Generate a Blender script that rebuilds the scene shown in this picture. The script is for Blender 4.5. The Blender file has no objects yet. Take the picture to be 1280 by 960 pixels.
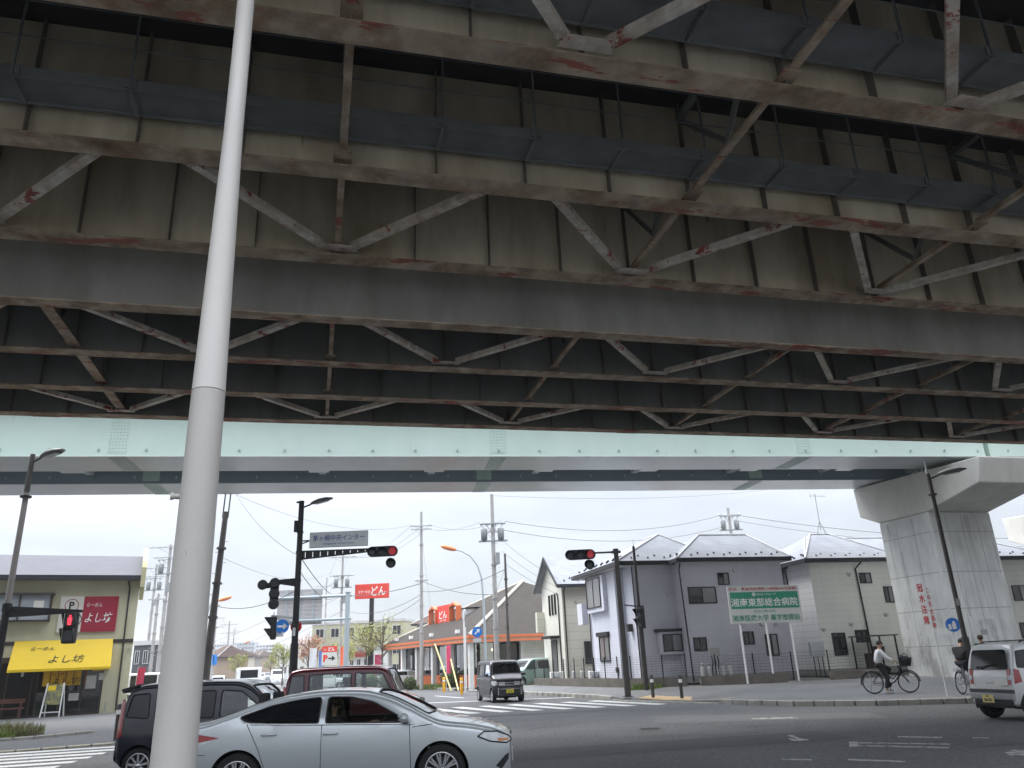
import bpy, bmesh, math, random
from mathutils import Vector, Matrix
R = math.radians
sc = bpy.context.scene
col = sc.collection
rnd = random.Random(7)
CAM_H = 1.72

# ------------------------------------------------------------------ camera
cam_d = bpy.data.cameras.new('camera'); cam = bpy.data.objects.new('camera', cam_d); col.objects.link(cam)
_p, _r = R(19.6), R(2.5)
_F = Vector((0, math.cos(_p), math.sin(_p))); _U0 = Vector((0, -math.sin(_p), math.cos(_p))); _R0 = Vector((1, 0, 0))
_Rt = math.cos(_r)*_R0 - math.sin(_r)*_U0
_Up = math.sin(_r)*_R0 + math.cos(_r)*_U0
cam.matrix_world = Matrix(((_Rt.x, _Up.x, -_F.x, 0), (_Rt.y, _Up.y, -_F.y, 0), (_Rt.z, _Up.z, -_F.z, CAM_H), (0, 0, 0, 1)))
cam_d.sensor_width = 36; cam_d.lens = 970/1280*36; cam_d.clip_end = 5000; cam_d.clip_start = .05
sc.camera = cam
C0 = Vector((0, 0, CAM_H))
def ray(u, v):
    return (_F + (u-640)/970*_Rt - (v-480)/970*_Up).normalized()
def gz(u, v, z=0.):
    d = ray(u, v); t = (z-CAM_H)/d.z
    return C0+d*t
def gd(u, v, y):
    d = ray(u, v); return C0+d*(y/d.y)
class Pl:
    """a vertical wall plane: measures a wall from the photograph in the wall's own metres"""
    def __init__(s, x, y, a):
        a = R(a); s.o = Vector((x, y, 0)); s.t = Vector((math.cos(a), math.sin(a), 0)); s.n = Vector((-math.sin(a), math.cos(a), 0))
    def __call__(s, u, v):
        d = ray(u, v); t = (s.o-C0).dot(s.n)/d.dot(s.n); P = C0+d*t
        return (P-s.o).dot(s.t), P.z

# ------------------------------------------------------------------ materials
def nd(nt, t, **k):
    n = nt.nodes.new(t)
    for a, b in k.items():
        if a in n.inputs.keys() if isinstance(a, str) else False: n.inputs[a].default_value = b
        else: setattr(n, a, b)
    return n
def lk(nt, a, b): nt.links.new(a, b)
_m = {}
def mat(name, c, rough=.7, metal=0., var=.12, scale=2.5, bump=0., c2=None, c2amt=.5, c2scale=1.2, stretch=(1, 1, 1), spec=.4, coat=0., emit=None, emits=0., hue=0., c3=None, c3thr=.62, c3scale=5., c3stretch=(1, 1, 1), detail=6, bscale=None):
    if name in _m: return _m[name]
    m = bpy.data.materials.new(name); m.use_nodes = True; nt = m.node_tree
    b = nt.nodes['Principled BSDF']
    b.inputs['Roughness'].default_value = rough; b.inputs['Metallic'].default_value = metal
    b.inputs['Specular IOR Level'].default_value = spec; b.inputs['Coat Weight'].default_value = coat
    b.inputs['Coat Roughness'].default_value = .04
    tc = nt.nodes.new('ShaderNodeTexCoord')
    mp = nt.nodes.new('ShaderNodeMapping'); mp.inputs['Scale'].default_value = stretch
    lk(nt, tc.outputs['Object'], mp.inputs['Vector'])
    no = nt.nodes.new('ShaderNodeTexNoise'); no.inputs['Scale'].default_value = scale; no.inputs['Detail'].default_value = detail; no.inputs['Roughness'].default_value = .6
    lk(nt, mp.outputs['Vector'], no.inputs['Vector'])
    mr = nt.nodes.new('ShaderNodeMapRange'); mr.inputs['From Min'].default_value = .25; mr.inputs['From Max'].default_value = .75
    mr.inputs['To Min'].default_value = 1-var; mr.inputs['To Max'].default_value = 1+var
    lk(nt, no.outputs['Fac'], mr.inputs['Value'])
    base = nt.nodes.new('ShaderNodeRGB'); base.outputs[0].default_value = (*c, 1)
    src = base.outputs[0]
    if c2:
        n2 = nt.nodes.new('ShaderNodeTexNoise'); n2.inputs['Scale'].default_value = c2scale; n2.inputs['Detail'].default_value = 7; n2.inputs['Roughness'].default_value = .65
        lk(nt, mp.outputs['Vector'], n2.inputs['Vector'])
        r2 = nt.nodes.new('ShaderNodeMapRange'); r2.inputs['From Min'].default_value = .42; r2.inputs['From Max'].default_value = .66; r2.inputs['To Max'].default_value = c2amt
        lk(nt, n2.outputs['Fac'], r2.inputs['Value'])
        mx = nt.nodes.new('ShaderNodeMix'); mx.data_type = 'RGBA'; lk(nt, r2.outputs[0], mx.inputs[0]); lk(nt, src, mx.inputs[6]); mx.inputs[7].default_value = (*c2, 1)
        src = mx.outputs[2]
    if c3:
        mp3 = nt.nodes.new('ShaderNodeMapping'); mp3.inputs['Scale'].default_value = c3stretch; mp3.inputs['Location'].default_value = (3.1, 1.7, .4)
        lk(nt, tc.outputs['Object'], mp3.inputs['Vector'])
        n3 = nt.nodes.new('ShaderNodeTexNoise'); n3.inputs['Scale'].default_value = c3scale; n3.inputs['Detail'].default_value = 8; n3.inputs['Roughness'].default_value = .7
        lk(nt, mp3.outputs['Vector'], n3.inputs['Vector'])
        r3 = nt.nodes.new('ShaderNodeMapRange'); r3.inputs['From Min'].default_value = c3thr; r3.inputs['From Max'].default_value = c3thr+.03
        lk(nt, n3.outputs['Fac'], r3.inputs['Value'])
        mx = nt.nodes.new('ShaderNodeMix'); mx.data_type = 'RGBA'; lk(nt, r3.outputs[0], mx.inputs[0]); lk(nt, src, mx.inputs[6]); mx.inputs[7].default_value = (*c3, 1)
        src = mx.outputs[2]
    hs = nt.nodes.new('ShaderNodeHueSaturation'); lk(nt, src, hs.inputs['Color']); lk(nt, mr.outputs[0], hs.inputs['Value'])
    lk(nt, hs.outputs[0], b.inputs['Base Color'])
    if bump:
        bn = nt.nodes.new('ShaderNodeTexNoise'); bn.inputs['Scale'].default_value = bscale or scale*6; bn.inputs['Detail'].default_value = 4
        lk(nt, tc.outputs['Object'], bn.inputs['Vector'])
        bp = nt.nodes.new('ShaderNodeBump'); bp.inputs['Strength'].default_value = bump; bp.inputs['Distance'].default_value = .02
        lk(nt, bn.outputs['Fac'], bp.inputs['Height']); lk(nt, bp.outputs[0], b.inputs['Normal'])
    if emit:
        b.inputs['Emission Color'].default_value = (*emit, 1); b.inputs['Emission Strength'].default_value = emits
    _m[name] = m
    return m
def siding(name, c, pitch=.16, vert=False, depth=.6, var=.06, line=-.16, spec=.4):
    """clapboard / tile / roof course pattern: rows along object Z (or X when vert)"""
    m = mat(name, c, rough=.75, var=var, scale=1.5, c2=tuple(x*.82 for x in c), c2amt=.35, stretch=(1, 1, .35))
    nt = m.node_tree; b = nt.nodes['Principled BSDF']
    tc = nt.nodes.new('ShaderNodeTexCoord'); sx = nt.nodes.new('ShaderNodeSeparateXYZ'); lk(nt, tc.outputs['Object'], sx.inputs[0])
    mo = nt.nodes.new('ShaderNodeMath'); mo.operation = 'DIVIDE'; mo.inputs[1].default_value = pitch; lk(nt, sx.outputs['X' if vert else 'Z'], mo.inputs[0])
    fr = nt.nodes.new('ShaderNodeMath'); fr.operation = 'FRACT'; lk(nt, mo.outputs[0], fr.inputs[0])
    bp = nt.nodes.new('ShaderNodeBump'); bp.inputs['Strength'].default_value = depth; bp.inputs['Distance'].default_value = .02; bp.invert = True
    lk(nt, fr.outputs[0], bp.inputs['Height']); lk(nt, bp.outputs[0], b.inputs['Normal'])
    gt = nt.nodes.new('ShaderNodeMath'); gt.operation = 'GREATER_THAN'; gt.inputs[1].default_value = .9; lk(nt, fr.outputs[0], gt.inputs[0])
    sv = nt.nodes.new('ShaderNodeMath'); sv.operation = 'MULTIPLY_ADD'; sv.inputs[1].default_value = line; b.inputs['Specular IOR Level'].default_value = spec; sv.inputs[2].default_value = 1.; lk(nt, gt.outputs[0], sv.inputs[0])
    hs = nt.nodes.new('ShaderNodeHueSaturation'); old = b.inputs['Base Color'].links[0].from_socket
    lk(nt, old, hs.inputs['Color']); lk(nt, sv.outputs[0], hs.inputs['Value']); lk(nt, hs.outputs[0], b.inputs['Base Color'])
    return m
def glassy(name, tint, alpha=.5, rough=.03):
    """window pane: part clear, part mirror"""
    if name in _m: return _m[name]
    m = bpy.data.materials.new(name); m.use_nodes = True; nt = m.node_tree
    out = nt.nodes['Material Output']; nt.nodes.remove(nt.nodes['Principled BSDF'])
    tr = nt.nodes.new('ShaderNodeBsdfTransparent'); tr.inputs[0].default_value = (*tint, 1)
    gl = nt.nodes.new('ShaderNodeBsdfGlossy'); gl.inputs['Roughness'].default_value = rough; gl.inputs['Color'].default_value = (.95, .97, 1, 1)
    fr = nt.nodes.new('ShaderNodeFresnel'); fr.inputs['IOR'].default_value = 1.5
    ad = nt.nodes.new('ShaderNodeMath'); ad.operation = 'ADD'; ad.inputs[1].default_value = alpha; ad.use_clamp = True; lk(nt, fr.outputs[0], ad.inputs[0])
    mx = nt.nodes.new('ShaderNodeMixShader'); lk(nt, ad.outputs[0], mx.inputs[0]); lk(nt, tr.outputs[0], mx.inputs[1]); lk(nt, gl.outputs[0], mx.inputs[2])
    lk(nt, mx.outputs[0], out.inputs['Surface']); _m[name] = m
    return m
def plain(name, c, rough=.6, **k): return mat(name, c, rough, **k)

# ------------------------------------------------------------------ mesh builder
Z = Vector((0, 0, 1))
class MB:
    def __init__(s, M=None): s.v = []; s.f = []; s.mi = []; s.sm = []; s.M = M
    def add(s, vs, fs, mi=0, smooth=False):
        o = len(s.v)
        for p in vs:
            p = Vector(p); s.v.append(s.M @ p if s.M else p)
        for f in fs: s.f.append([i+o for i in f]); s.mi.append(mi); s.sm.append(smooth)
        return s
    def bx(s, x0, x1, y0, y1, z0, z1, mi=0, rot=None):
        vs = [Vector((x, y, z)) for z in (z0, z1) for y in (y0, y1) for x in (x0, x1)]
        if rot:
            c = Vector(((x0+x1)/2, (y0+y1)/2, (z0+z1)/2)); vs = [c+rot @ (p-c) for p in vs]
        return s.add(vs, [(0, 2, 3, 1), (4, 5, 7, 6), (0, 1, 5, 4), (2, 6, 7, 3), (0, 4, 6, 2), (1, 3, 7, 5)], mi)
    def beam(s, p, q, w, h, up=Z, mi=0):
        p, q = Vector(p), Vector(q); d = (q-p).normalized(); a = d.cross(up)
        if a.length < 1e-4: a = d.cross(Vector((1, 0, 0)))
        a.normalize(); b = a.cross(d).normalized()
        vs = [e+a*(w/2*i)+b*(h/2*j) for e in (p, q) for i, j in ((-1, -1), (1, -1), (1, 1), (-1, 1))]
        return s.add(vs, [(3, 2, 1, 0), (4, 5, 6, 7), (0, 1, 5, 4), (1, 2, 6, 5), (2, 3, 7, 6), (3, 0, 4, 7)], mi)
    def cyl(s, p, q, r0, r1=None, n=12, mi=0, caps=True, smooth=True):
        return s.tube([p, q], [r0, r0 if r1 is None else r1], n, mi, caps, smooth)
    def tube(s, pts, r, n=8, mi=0, caps=True, smooth=True):
        pts = [Vector(p) for p in pts]; m = len(pts)
        if not isinstance(r, (list, tuple)): r = [r]*m
        d0 = (pts[1]-pts[0]).normalized(); a = d0.cross(Z)
        if a.length < 1e-3: a = Vector((1, 0, 0))
        a.normalize(); vs = []; fs = []
        for i, p in enumerate(pts):
            d = (pts[min(i+1, m-1)]-pts[max(i-1, 0)]).normalized()
            a = (a-d*a.dot(d)).normalized(); b = d.cross(a)
            vs += [p+(a*math.cos(2*math.pi*k/n)+b*math.sin(2*math.pi*k/n))*r[i] for k in range(n)]
        for i in range(m-1):
            fs += [(i*n+k, i*n+(k+1) % n, (i+1)*n+(k+1) % n, (i+1)*n+k) for k in range(n)]
        s.add(vs, fs, mi, smooth)
        if caps: s.add(vs, [tuple(range(n-1, -1, -1)), tuple(range((m-1)*n, m*n))], mi)
        return s
    def prism(s, poly, z0, z1, mi=0, f=None):
        """extrude a 2D polygon; f maps (a,b,c)->xyz"""
        n = len(poly); f = f or (lambda a, b, c: (a, b, c))
        vs = [f(a, b, z0) for a, b in poly]+[f(a, b, z1) for a, b in poly]
        fs = [tuple(range(n-1, -1, -1)), tuple(range(n, 2*n))]+[(i, (i+1) % n, n+(i+1) % n, n+i) for i in range(n)]
        return s.add(vs, fs, mi)
    def lathe(s, prof, n=20, mi=0, M=None, smooth=True):
        vs = []; fs = []
        for r, z in prof:
            for k in range(n):
                p = Vector((r*math.cos(2*math.pi*k/n), r*math.sin(2*math.pi*k/n), z)); vs.append(M @ p if M else p)
        for i in range(len(prof)-1):
            fs += [(i*n+k, i*n+(k+1) % n, (i+1)*n+(k+1) % n, (i+1)*n+k) for k in range(n)]
        return s.add(vs, fs, mi, smooth)
    def ball(s, c, r, n=10, mi=0, M=None):
        r = r if isinstance(r, (tuple, list)) else (r, r, r); m = n//2+1
        vs = []; fs = []
        for i in range(m+1):
            t = math.pi*i/m
            for k in range(n):
                q = Vector((r[0]*math.sin(t)*math.cos(2*math.pi*k/n), r[1]*math.sin(t)*math.sin(2*math.pi*k/n), r[2]*math.cos(t)))
                vs.append(Vector(c)+(M @ q if M else q))
        for i in range(m): fs += [(i*n+k, (i+1)*n+k, (i+1)*n+(k+1) % n, i*n+(k+1) % n) for k in range(n)]
        return s.add(vs, fs, mi, True)
    def quad(s, a, b, c, d, mi=0): return s.add([a, b, c, d], [(0, 1, 2, 3)], mi)
    def grid(s, f, nu, nv, mi=0, smooth=True):
        vs = [f(i/nu, j/nv) for j in range(nv+1) for i in range(nu+1)]
        fs = [(j*(nu+1)+i, j*(nu+1)+i+1, (j+1)*(nu+1)+i+1, (j+1)*(nu+1)+i) for j in range(nv) for i in range(nu)]
        return s.add(vs, fs, mi, smooth)
    def build(s, name, mats, parent=None, bevel=0., seg=2):
        me = bpy.data.meshes.new(name); me.from_pydata([tuple(p) for p in s.v], [], s.f)
        for m in (mats if isinstance(mats, (list, tuple)) else [mats]): me.materials.append(m)
        me.polygons.foreach_set('material_index', s.mi); me.polygons.foreach_set('use_smooth', s.sm)
        me.update()
        o = bpy.data.objects.new(name, me); col.objects.link(o)
        if parent: o.parent = parent
        if bevel:
            b = o.modifiers.new('bevel', 'BEVEL'); b.width = bevel; b.segments = seg; b.limit_method = 'ANGLE'; b.angle_limit = R(40)
        return o
def thing(name, label, cat, loc=(0, 0, 0), rz=0., group=None):
    o = bpy.data.objects.new(name, None); col.objects.link(o); o.location = loc; o.rotation_euler = (0, 0, R(rz))
    o.empty_display_size = .2
    return tag(o, label, cat, group)
def tag(o, label, cat, group=None):
    o['label'] = label; o['category'] = cat
    if group: o['group'] = group
    return o
def struct(o, kind='structure'): o['kind'] = kind; return o
def copy_tree(o, parent=None):
    c = o.copy(); col.objects.link(c); c.parent = parent
    for ch in [x for x in o.children]: copy_tree(ch, c)
    return c
def text(body, parent, x, z, h, m, y=-.012, w=None, name='lettering', bold=0., shear=0., M=None, ext=.003, vertical=False, align='C'):
    """writing laid on the plane y of its parent, centred on x,z, h high (and w wide if given)"""
    cu = bpy.data.curves.new('t', 'FONT'); cu.body = '\n'.join(body) if vertical else body
    cu.extrude = ext; cu.resolution_u = 2; cu.offset = bold; cu.shear = shear
    if vertical: cu.align_x = 'CENTER'; cu.space_line = 1.2
    t = bpy.data.objects.new('t', cu); col.objects.link(t); bpy.context.view_layer.update()
    me = bpy.data.meshes.new_from_object(t.evaluated_get(bpy.context.evaluated_depsgraph_get()))
    bpy.data.objects.remove(t); bpy.data.curves.remove(cu)
    xs = [p.co.x for p in me.vertices]; ys = [p.co.y for p in me.vertices]
    if not xs: return None
    x0, x1, y0, y1 = min(xs), max(xs), min(ys), max(ys)
    sy = h/(y1-y0); sx = w/(x1-x0) if w else sy
    for p in me.vertices:
        a = (p.co.x-(x0+x1)/2)*sx; b = (p.co.y-(y0+y1)/2)*sy; d = p.co.z
        q = Vector((x+a, y-d, z+b)); p.co = M @ q if M else q
    me.materials.clear(); me.materials.append(m)
    o = bpy.data.objects.new(name, me); col.objects.link(o); o.parent = parent
    return o
def sag(p, q, s, n=12):
    p, q = Vector(p), Vector(q)
    return [p.lerp(q, i/n)-Z*(4*s*(i/n)*(1-i/n)) for i in range(n+1)]

# common colours
BLACK = mat('black paint', (.012, .012, .014), .45, var=.2)
DARK = mat('dark brown pole paint', (.045, .04, .038), .5, var=.15)
GREYM = mat('grey galvanised steel', (.42, .43, .44), .5, metal=.3, var=.12, scale=4)
WHITEP = mat('white paint', (.78, .78, .77), .5, var=.05)
RUBBER = mat('black rubber', (.015, .015, .016), .85, var=.1)
CHROME = mat('chrome', (.75, .76, .78), .12, metal=1., var=.02)
DGLASS = mat('dark window glass', (.014, .017, .02), .04, spec=.6, var=.0)
# ------------------------------------------------------------------ overcast daylight
w = bpy.data.worlds.new('World'); sc.world = w; w.use_nodes = True
nt = w.node_tree; bg = nt.nodes['Background']; wo = nt.nodes['World Output']
sky = nt.nodes.new('ShaderNodeTexSky'); sky.sky_type = 'NISHITA'; sky.sun_disc = False
SUN_EL, SUN_AZ = 58, -62           # azimuth from +Y, negative to the left
sky.sun_elevation = R(SUN_EL); sky.sun_rotation = R(SUN_AZ)
lk(nt, sky.outputs[0], bg.inputs[0]); bg.inputs[1].default_value = .09
bg2 = nt.nodes.new('ShaderNodeBackground')
tc = nt.nodes.new('ShaderNodeTexCoord'); sx = nt.nodes.new('ShaderNodeSeparateXYZ'); lk(nt, tc.outputs['Generated'], sx.inputs[0])
# overcast gradient: zenith raised far above the horizon to light fronts and undersides
ma = nt.nodes.new('ShaderNodeMath'); ma.operation = 'MULTIPLY_ADD'; ma.inputs[1].default_value = 2.1; ma.inputs[2].default_value = .25
mxz = nt.nodes.new('ShaderNodeMath'); mxz.operation = 'MAXIMUM'; mxz.inputs[1].default_value = 0.; lk(nt, sx.outputs[2], mxz.inputs[0])
pw = nt.nodes.new('ShaderNodeMath'); pw.operation = 'POWER'; pw.inputs[1].default_value = 1.65; lk(nt, mxz.outputs[0], pw.inputs[0]); lk(nt, pw.outputs[0], ma.inputs[0])
mp = nt.nodes.new('ShaderNodeMapping'); mp.inputs['Scale'].default_value = (2.2, 2.2, 9.); lk(nt, tc.outputs['Generated'], mp.inputs[0])
no = nt.nodes.new('ShaderNodeTexNoise'); no.inputs['Scale'].default_value = 1.3; no.inputs['Detail'].default_value = 6; no.inputs['Roughness'].default_value = .5; lk(nt, mp.outputs[0], no.inputs[0])
mr = nt.nodes.new('ShaderNodeMapRange'); mr.inputs['From Min'].default_value = .3; mr.inputs['From Max'].default_value = .7; mr.inputs['To Min'].default_value = .82; mr.inputs['To Max'].default_value = 1.12
lk(nt, no.outputs['Fac'], mr.inputs['Value'])
mu = nt.nodes.new('ShaderNodeMath'); mu.operation = 'MULTIPLY'; lk(nt, ma.outputs[0], mu.inputs[0]); lk(nt, mr.outputs[0], mu.inputs[1])
cr = nt.nodes.new('ShaderNodeMix'); cr.data_type = 'RGBA'; lk(nt, no.outputs['Fac'], cr.inputs[0]); cr.inputs[6].default_value = (.86, .93, 1.05, 1); cr.inputs[7].default_value = (.97, .99, 1.02, 1)
lk(nt, cr.outputs[2], bg2.inputs[0]); lk(nt, mu.outputs[0], bg2.inputs[1])
ms = nt.nodes.new('ShaderNodeMixShader'); ms.inputs[0].default_value = .9; lk(nt, bg.outputs[0], ms.inputs[1]); lk(nt, bg2.outputs[0], ms.inputs[2]); lk(nt, ms.outputs[0], wo.inputs[0])
sd = bpy.data.lights.new('sun', 'SUN'); sd.energy = 1.1; sd.angle = R(25); sd.color = (1, .97, .93)
so = bpy.data.objects.new('sun', sd); col.objects.link(so)
_sv = Vector((math.sin(R(SUN_AZ))*math.cos(R(SUN_EL)), math.cos(R(SUN_AZ))*math.cos(R(SUN_EL)), math.sin(R(SUN_EL))))
so.rotation_euler = _sv.to_track_quat('Z', 'Y').to_euler(); so.location = _sv*50
sc.view_settings.view_transform = 'Standard'; sc.view_settings.look = 'None'; sc.view_settings.exposure = 1.5; sc.view_settings.gamma = 1; sc.view_settings.use_curve_mapping = False
sc.cycles.max_bounces = 8; sc.cycles.diffuse_bounces = 4; sc.cycles.transparent_max_bounces = 12
sc.cycles.use_denoising = True; sc.cycles.caustics_reflective = False; sc.cycles.caustics_refractive = False
sc.cycles.sample_clamp_indirect = 6

# ================================================================== old steel viaduct overhead
K = 6.4/7.6
ZB = CAM_H+6.4                                   # bottom of the girders
M_WEB = mat('soiled cream girder paint', (.62, .565, .43), .7, var=.24, scale=1.3, c2=(.34, .27, .17), c2amt=.75, c2scale=.8, stretch=(1, 1, .25), c3=(.3, .17, .09), c3thr=.67, c3scale=2.2, c3stretch=(2.2, 2.2, .22))
M_FL = mat('rust stained flange paint', (.41, .335, .25), .8, var=.4, scale=2.6, c2=(.17, .095, .05), c2amt=.9, c2scale=1.7, c3=(.28, .095, .07), c3thr=.575, c3scale=1.3, c3stretch=(.45, 1.6, 1.6), bump=.3, bscale=9)
M_FL2 = mat('flaking pale paint', (.62, .59, .52), .8, var=.3, scale=5, c2=(.36, .24, .16), c2amt=.7, c2scale=2, c3=(.29, .085, .07), c3thr=.58, c3scale=2.4, bump=.3)
M_WEB2 = mat('dark grey girder paint', (.2, .2, .19), .7, var=.22, scale=.9, c2=(.12, .115, .1), c2amt=.7, c2scale=.7, stretch=(1, 1, .3))
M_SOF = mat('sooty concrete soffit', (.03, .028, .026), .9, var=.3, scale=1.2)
M_WALK = mat('blue grey walkway paint', (.19, .2, .205), .65, var=.2, scale=2, c2=(.12, .128, .132), c2amt=.5)
M_PAR = mat('parapet concrete', (.35, .35, .34), .85, var=.12)
M_STF = mat('dark stiffener paint', (.17, .155, .13), .75, var=.2, scale=2)
FR = 6.15*K; F0 = .15*K; ST = 1.5375*K
S0, S1 = F0-7*FR, F0+11*FR
def girder(bridge, D, web, stiff=True, x0=S0, x1=S1, depth=1.85):
    """one I-girder; the near face of the web carries the stiffeners"""
    g = MB(); g.bx(x0, x1, D-.008, D+.008, ZB+.022, ZB+depth)
    o = g.build('girder', web, bridge)
    f = MB(); f.bx(x0, x1, D-.17, D+.17, ZB, ZB+.02)
    # splice plates with bolt heads under the flange
    for sx_ in (F0-1.35*FR, F0+1.72*FR, F0+4.8*FR):
        f.bx(sx_-.32, sx_+.32, D-.16, D+.16, ZB-.012, ZB-.0005)
        for i in range(7):
            for j in (-.12, -.05, .05, .12): f.cyl((sx_-.27+i*.09, D+j, ZB-.011), (sx_-.27+i*.09, D+j, ZB-.028), .013, n=6)
        for i in range(4):
            for j in range(14): g.cyl((sx_-.17+i*.11, D-.007, ZB+.15+j*.11), (sx_-.17+i*.11, D-.026, ZB+.15+j*.11), .013, n=6)
    f.build('bottom_flange', M_FL, o)
    if stiff:
        s = MB(); s.bx(-.006, .006, D-.135, D-.0085, ZB+.021, ZB+depth); k0 = s.build('stiffener', M_STF, o); x = F0-26*ST; first = True
        while x < x1:
            if -17 < x < 36:
                k = k0 if first else k0.copy()
                if not first: col.objects.link(k); k.parent = o
                k.location = (x, 0, 0); first = False
            x += ST
    return o
def strut(bridge, s, Da, Db, wide=.1, m=None):
    """bottom strut of a cross frame with its web plate and a knee diagonal"""
    g = MB(); g.bx(s-wide/2, s+wide/2, Da+.18, Db-.18, ZB+.13, ZB+.142); g.bx(s-.006, s+.006, Da+.18, Db-.18, ZB+.143, ZB+.24)
    g.bx(s-.12, s+.12, Da+.02, Da+.3, ZB+.115, ZB+.127); g.bx(s-.12, s+.12, Db-.3, Db-.02, ZB+.115, ZB+.127)
    return g.build('cross_strut', m or M_FL, bridge)
def sway(bridge, s, Da, Db):
    g = MB(); mid = (Da+Db)/2
    for d in (Da+.1, Db-.1):
        g.beam((s, d, ZB+1.55), (s, mid, ZB+.26), .09, .012, up=Vector((1, 0, 0))); g.beam((s, d, ZB+1.55), (s, mid, ZB+.26), .012, .09, up=Vector((1, 0, 0)))
    g.bx(s-.05, s+.05, Da+.05, Db-.05, ZB+1.55, ZB+1.65)
    return g.build('sway_brace', M_WEB2, bridge)
def diag(bridge, sa, Da, sb, Db, m=M_FL2, w=.13):
    a = Vector((sa, Da, ZB+.105)); b = Vector((sb, Db, ZB+.105)); d = (b-a).normalized(); n = Vector((-d.y, d.x, 0))
    g = MB(); g.beam(a, b, w, .012); g.beam(a+n*(w/2-.006)+Z*.05, b+n*(w/2-.006)+Z*.05, .012, .1)
    g.beam(a-n*(w/2-.006)+Z*.05, b-n*(w/2-.006)+Z*.05, .012, .1)
    for e, t in ((a, 1), (b, -1)):
        for k in range(3):
            for q in (-.035, .035): p = e+d*t*(.06+.07*k)+n*q; g.cyl(p-Z*.006, p-Z*.022, .014, n=6)
    return g.build('lateral_brace', m, bridge)
def gusset(bridge, s, D, side):
    g = MB(); g.prism([(s-.34, D+.16*side), (s+.34, D+.16*side), (s+.26, D+.36*side), (s-.26, D+.36*side)], ZB+.07, ZB+.082)
    return g.build('gusset_plate', M_FL2, bridge)
def walkway(bridge, D, xs):
    g = MB(); x0, x1 = xs; y1 = D-.2; y0 = D-.68; zf = ZB+.44
    g.bx(x0, x1, y0, y1, zf, zf+.006); g.bx(x0, x1, y0-.008, y0-.001, zf-.05, zf+.12); g.bx(x0, x1, y1+.001, y1+.008, zf-.05, zf+.06)
    x = F0-26*ST
    while x < x1:
        if x > x0:
            g.bx(x-.025, x+.025, y0, y1, zf-.06, zf-.001)
        x += ST
    o = g.build('walkway', M_WALK, bridge)
    r = MB(); x = F0-26*ST
    while x < x1:
        if x > x0:
            r.bx(x-.012, x+.012, y0-.04, y0-.009, zf-.05, zf+1.15); r.bx(x-.07, x+.07, y0-.03, y0-.009, zf-.02, zf+.12)
        x += ST
    for h in (.55, 1.1): r.cyl((x0, y0-.03, zf+h), (x1, y0-.03, zf+h), .009, n=6)
    r.build('railing', M_WALK, o)
    return o
near = thing('steel_viaduct', 'dark rusty steel girder viaduct deck right overhead with walkways between its girders', 'viaduct', (0, 0, 0), 14.5)
far_ = thing('steel_viaduct', 'second dark steel girder deck overhead, the one beside the pale green bridge', 'viaduct', (0, 0, 0), 14.5)
Dn = [d*K for d in (5.0, 7.98, 11.03, 13.97)]; Dn.insert(0, None)
Df = [d*K for d in (16.9, 19.77, 22.52, 25.1)]
for d in Dn[1:]: girder(near, d, M_WEB)
for i, d in enumerate(Df): girder(far_, d, M_WEB2, stiff=i > 0)
def deck(b, a, c):
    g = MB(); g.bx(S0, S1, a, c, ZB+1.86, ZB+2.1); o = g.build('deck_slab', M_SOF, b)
    h = MB()
    for y in (a, c-.22): h.bx(S0, S1, y, y+.22, ZB+2.1, ZB+3.0)
    h.build('parapet', M_PAR, b)
deck(near, Dn[1]-1.9, Dn[-1]+.75); deck(far_, Df[0]-.75, Df[-1]+.95)
frames = [F0+FR*k for k in range(-4, 9)]
for s in frames:
    for i in range(1, len(Dn)-1): strut(near, s, Dn[i], Dn[i+1], .1 if i != 1 else .12, M_FL); sway(near, s, Dn[i], Dn[i+1])
    for i in range(len(Df)-1): strut(far_, s, Df[i], Df[i+1], .22 if abs(s-F0+FR) < .1 else .09); sway(far_, s, Df[i], Df[i+1])
for s in frames:
    # bay L2-L3: V at the frames on the far girder
    diag(near, s-2.5*K, Dn[3]+.2, s-.25, Dn[4]-.22); diag(near, s+.25, Dn[4]-.22, s+2.5*K, Dn[3]+.2); gusset(near, s, Dn[4], -1)
    m = s+FR/2
    # bay L0-L1: V between the frames
    diag(near, m-2.5*K, Dn[1]+.2, m-.25, Dn[2]-.22); diag(near, m+.25, Dn[2]-.22, m+2.5*K, Dn[1]+.2); gusset(near, m, Dn[2], -1)
    diag(far_, m-2.45*K, Df[0]+.2, m-.25, Df[1]-.22); diag(far_, m+.25, Df[1]-.22, m+2.45*K, Df[0]+.2); gusset(far_, m, Df[1], -1)
    diag(far_, s-2.3*K, Df[2]+.2, s-.25, Df[3]-.22); diag(far_, s+.25, Df[3]-.22, s+2.3*K, Df[2]+.2); gusset(far_, s, Df[3], -1)
_we = F0+2*FR+3.5
walkway(near, Dn[3], (S0, F0+2*FR+3.1)); walkway(near, Dn[2], (S0, F0+3*FR))
for s in (F0+2*FR+3.3,):                          # deep end frame on the right
    g = MB(); g.bx(s-.02, s+.02, Dn[3]-1.6, Dn[3]-.2, ZB+.3, ZB+1.8); g.bx(s-.16, s+.16, Dn[3]-1.6, Dn[3]-.2, ZB+.24, ZB+.3)
    g.build('end_frame', M_FL2, near)
# longitudinal pipes under the slab
g = MB()
for D in (Dn[1]+1.0, Dn[3]+1.2): g.cyl((S0, D, ZB+1.5), (S1, D, ZB+1.5), .06, n=8)
g.build('drain_pipe', M_WEB2, near)

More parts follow.
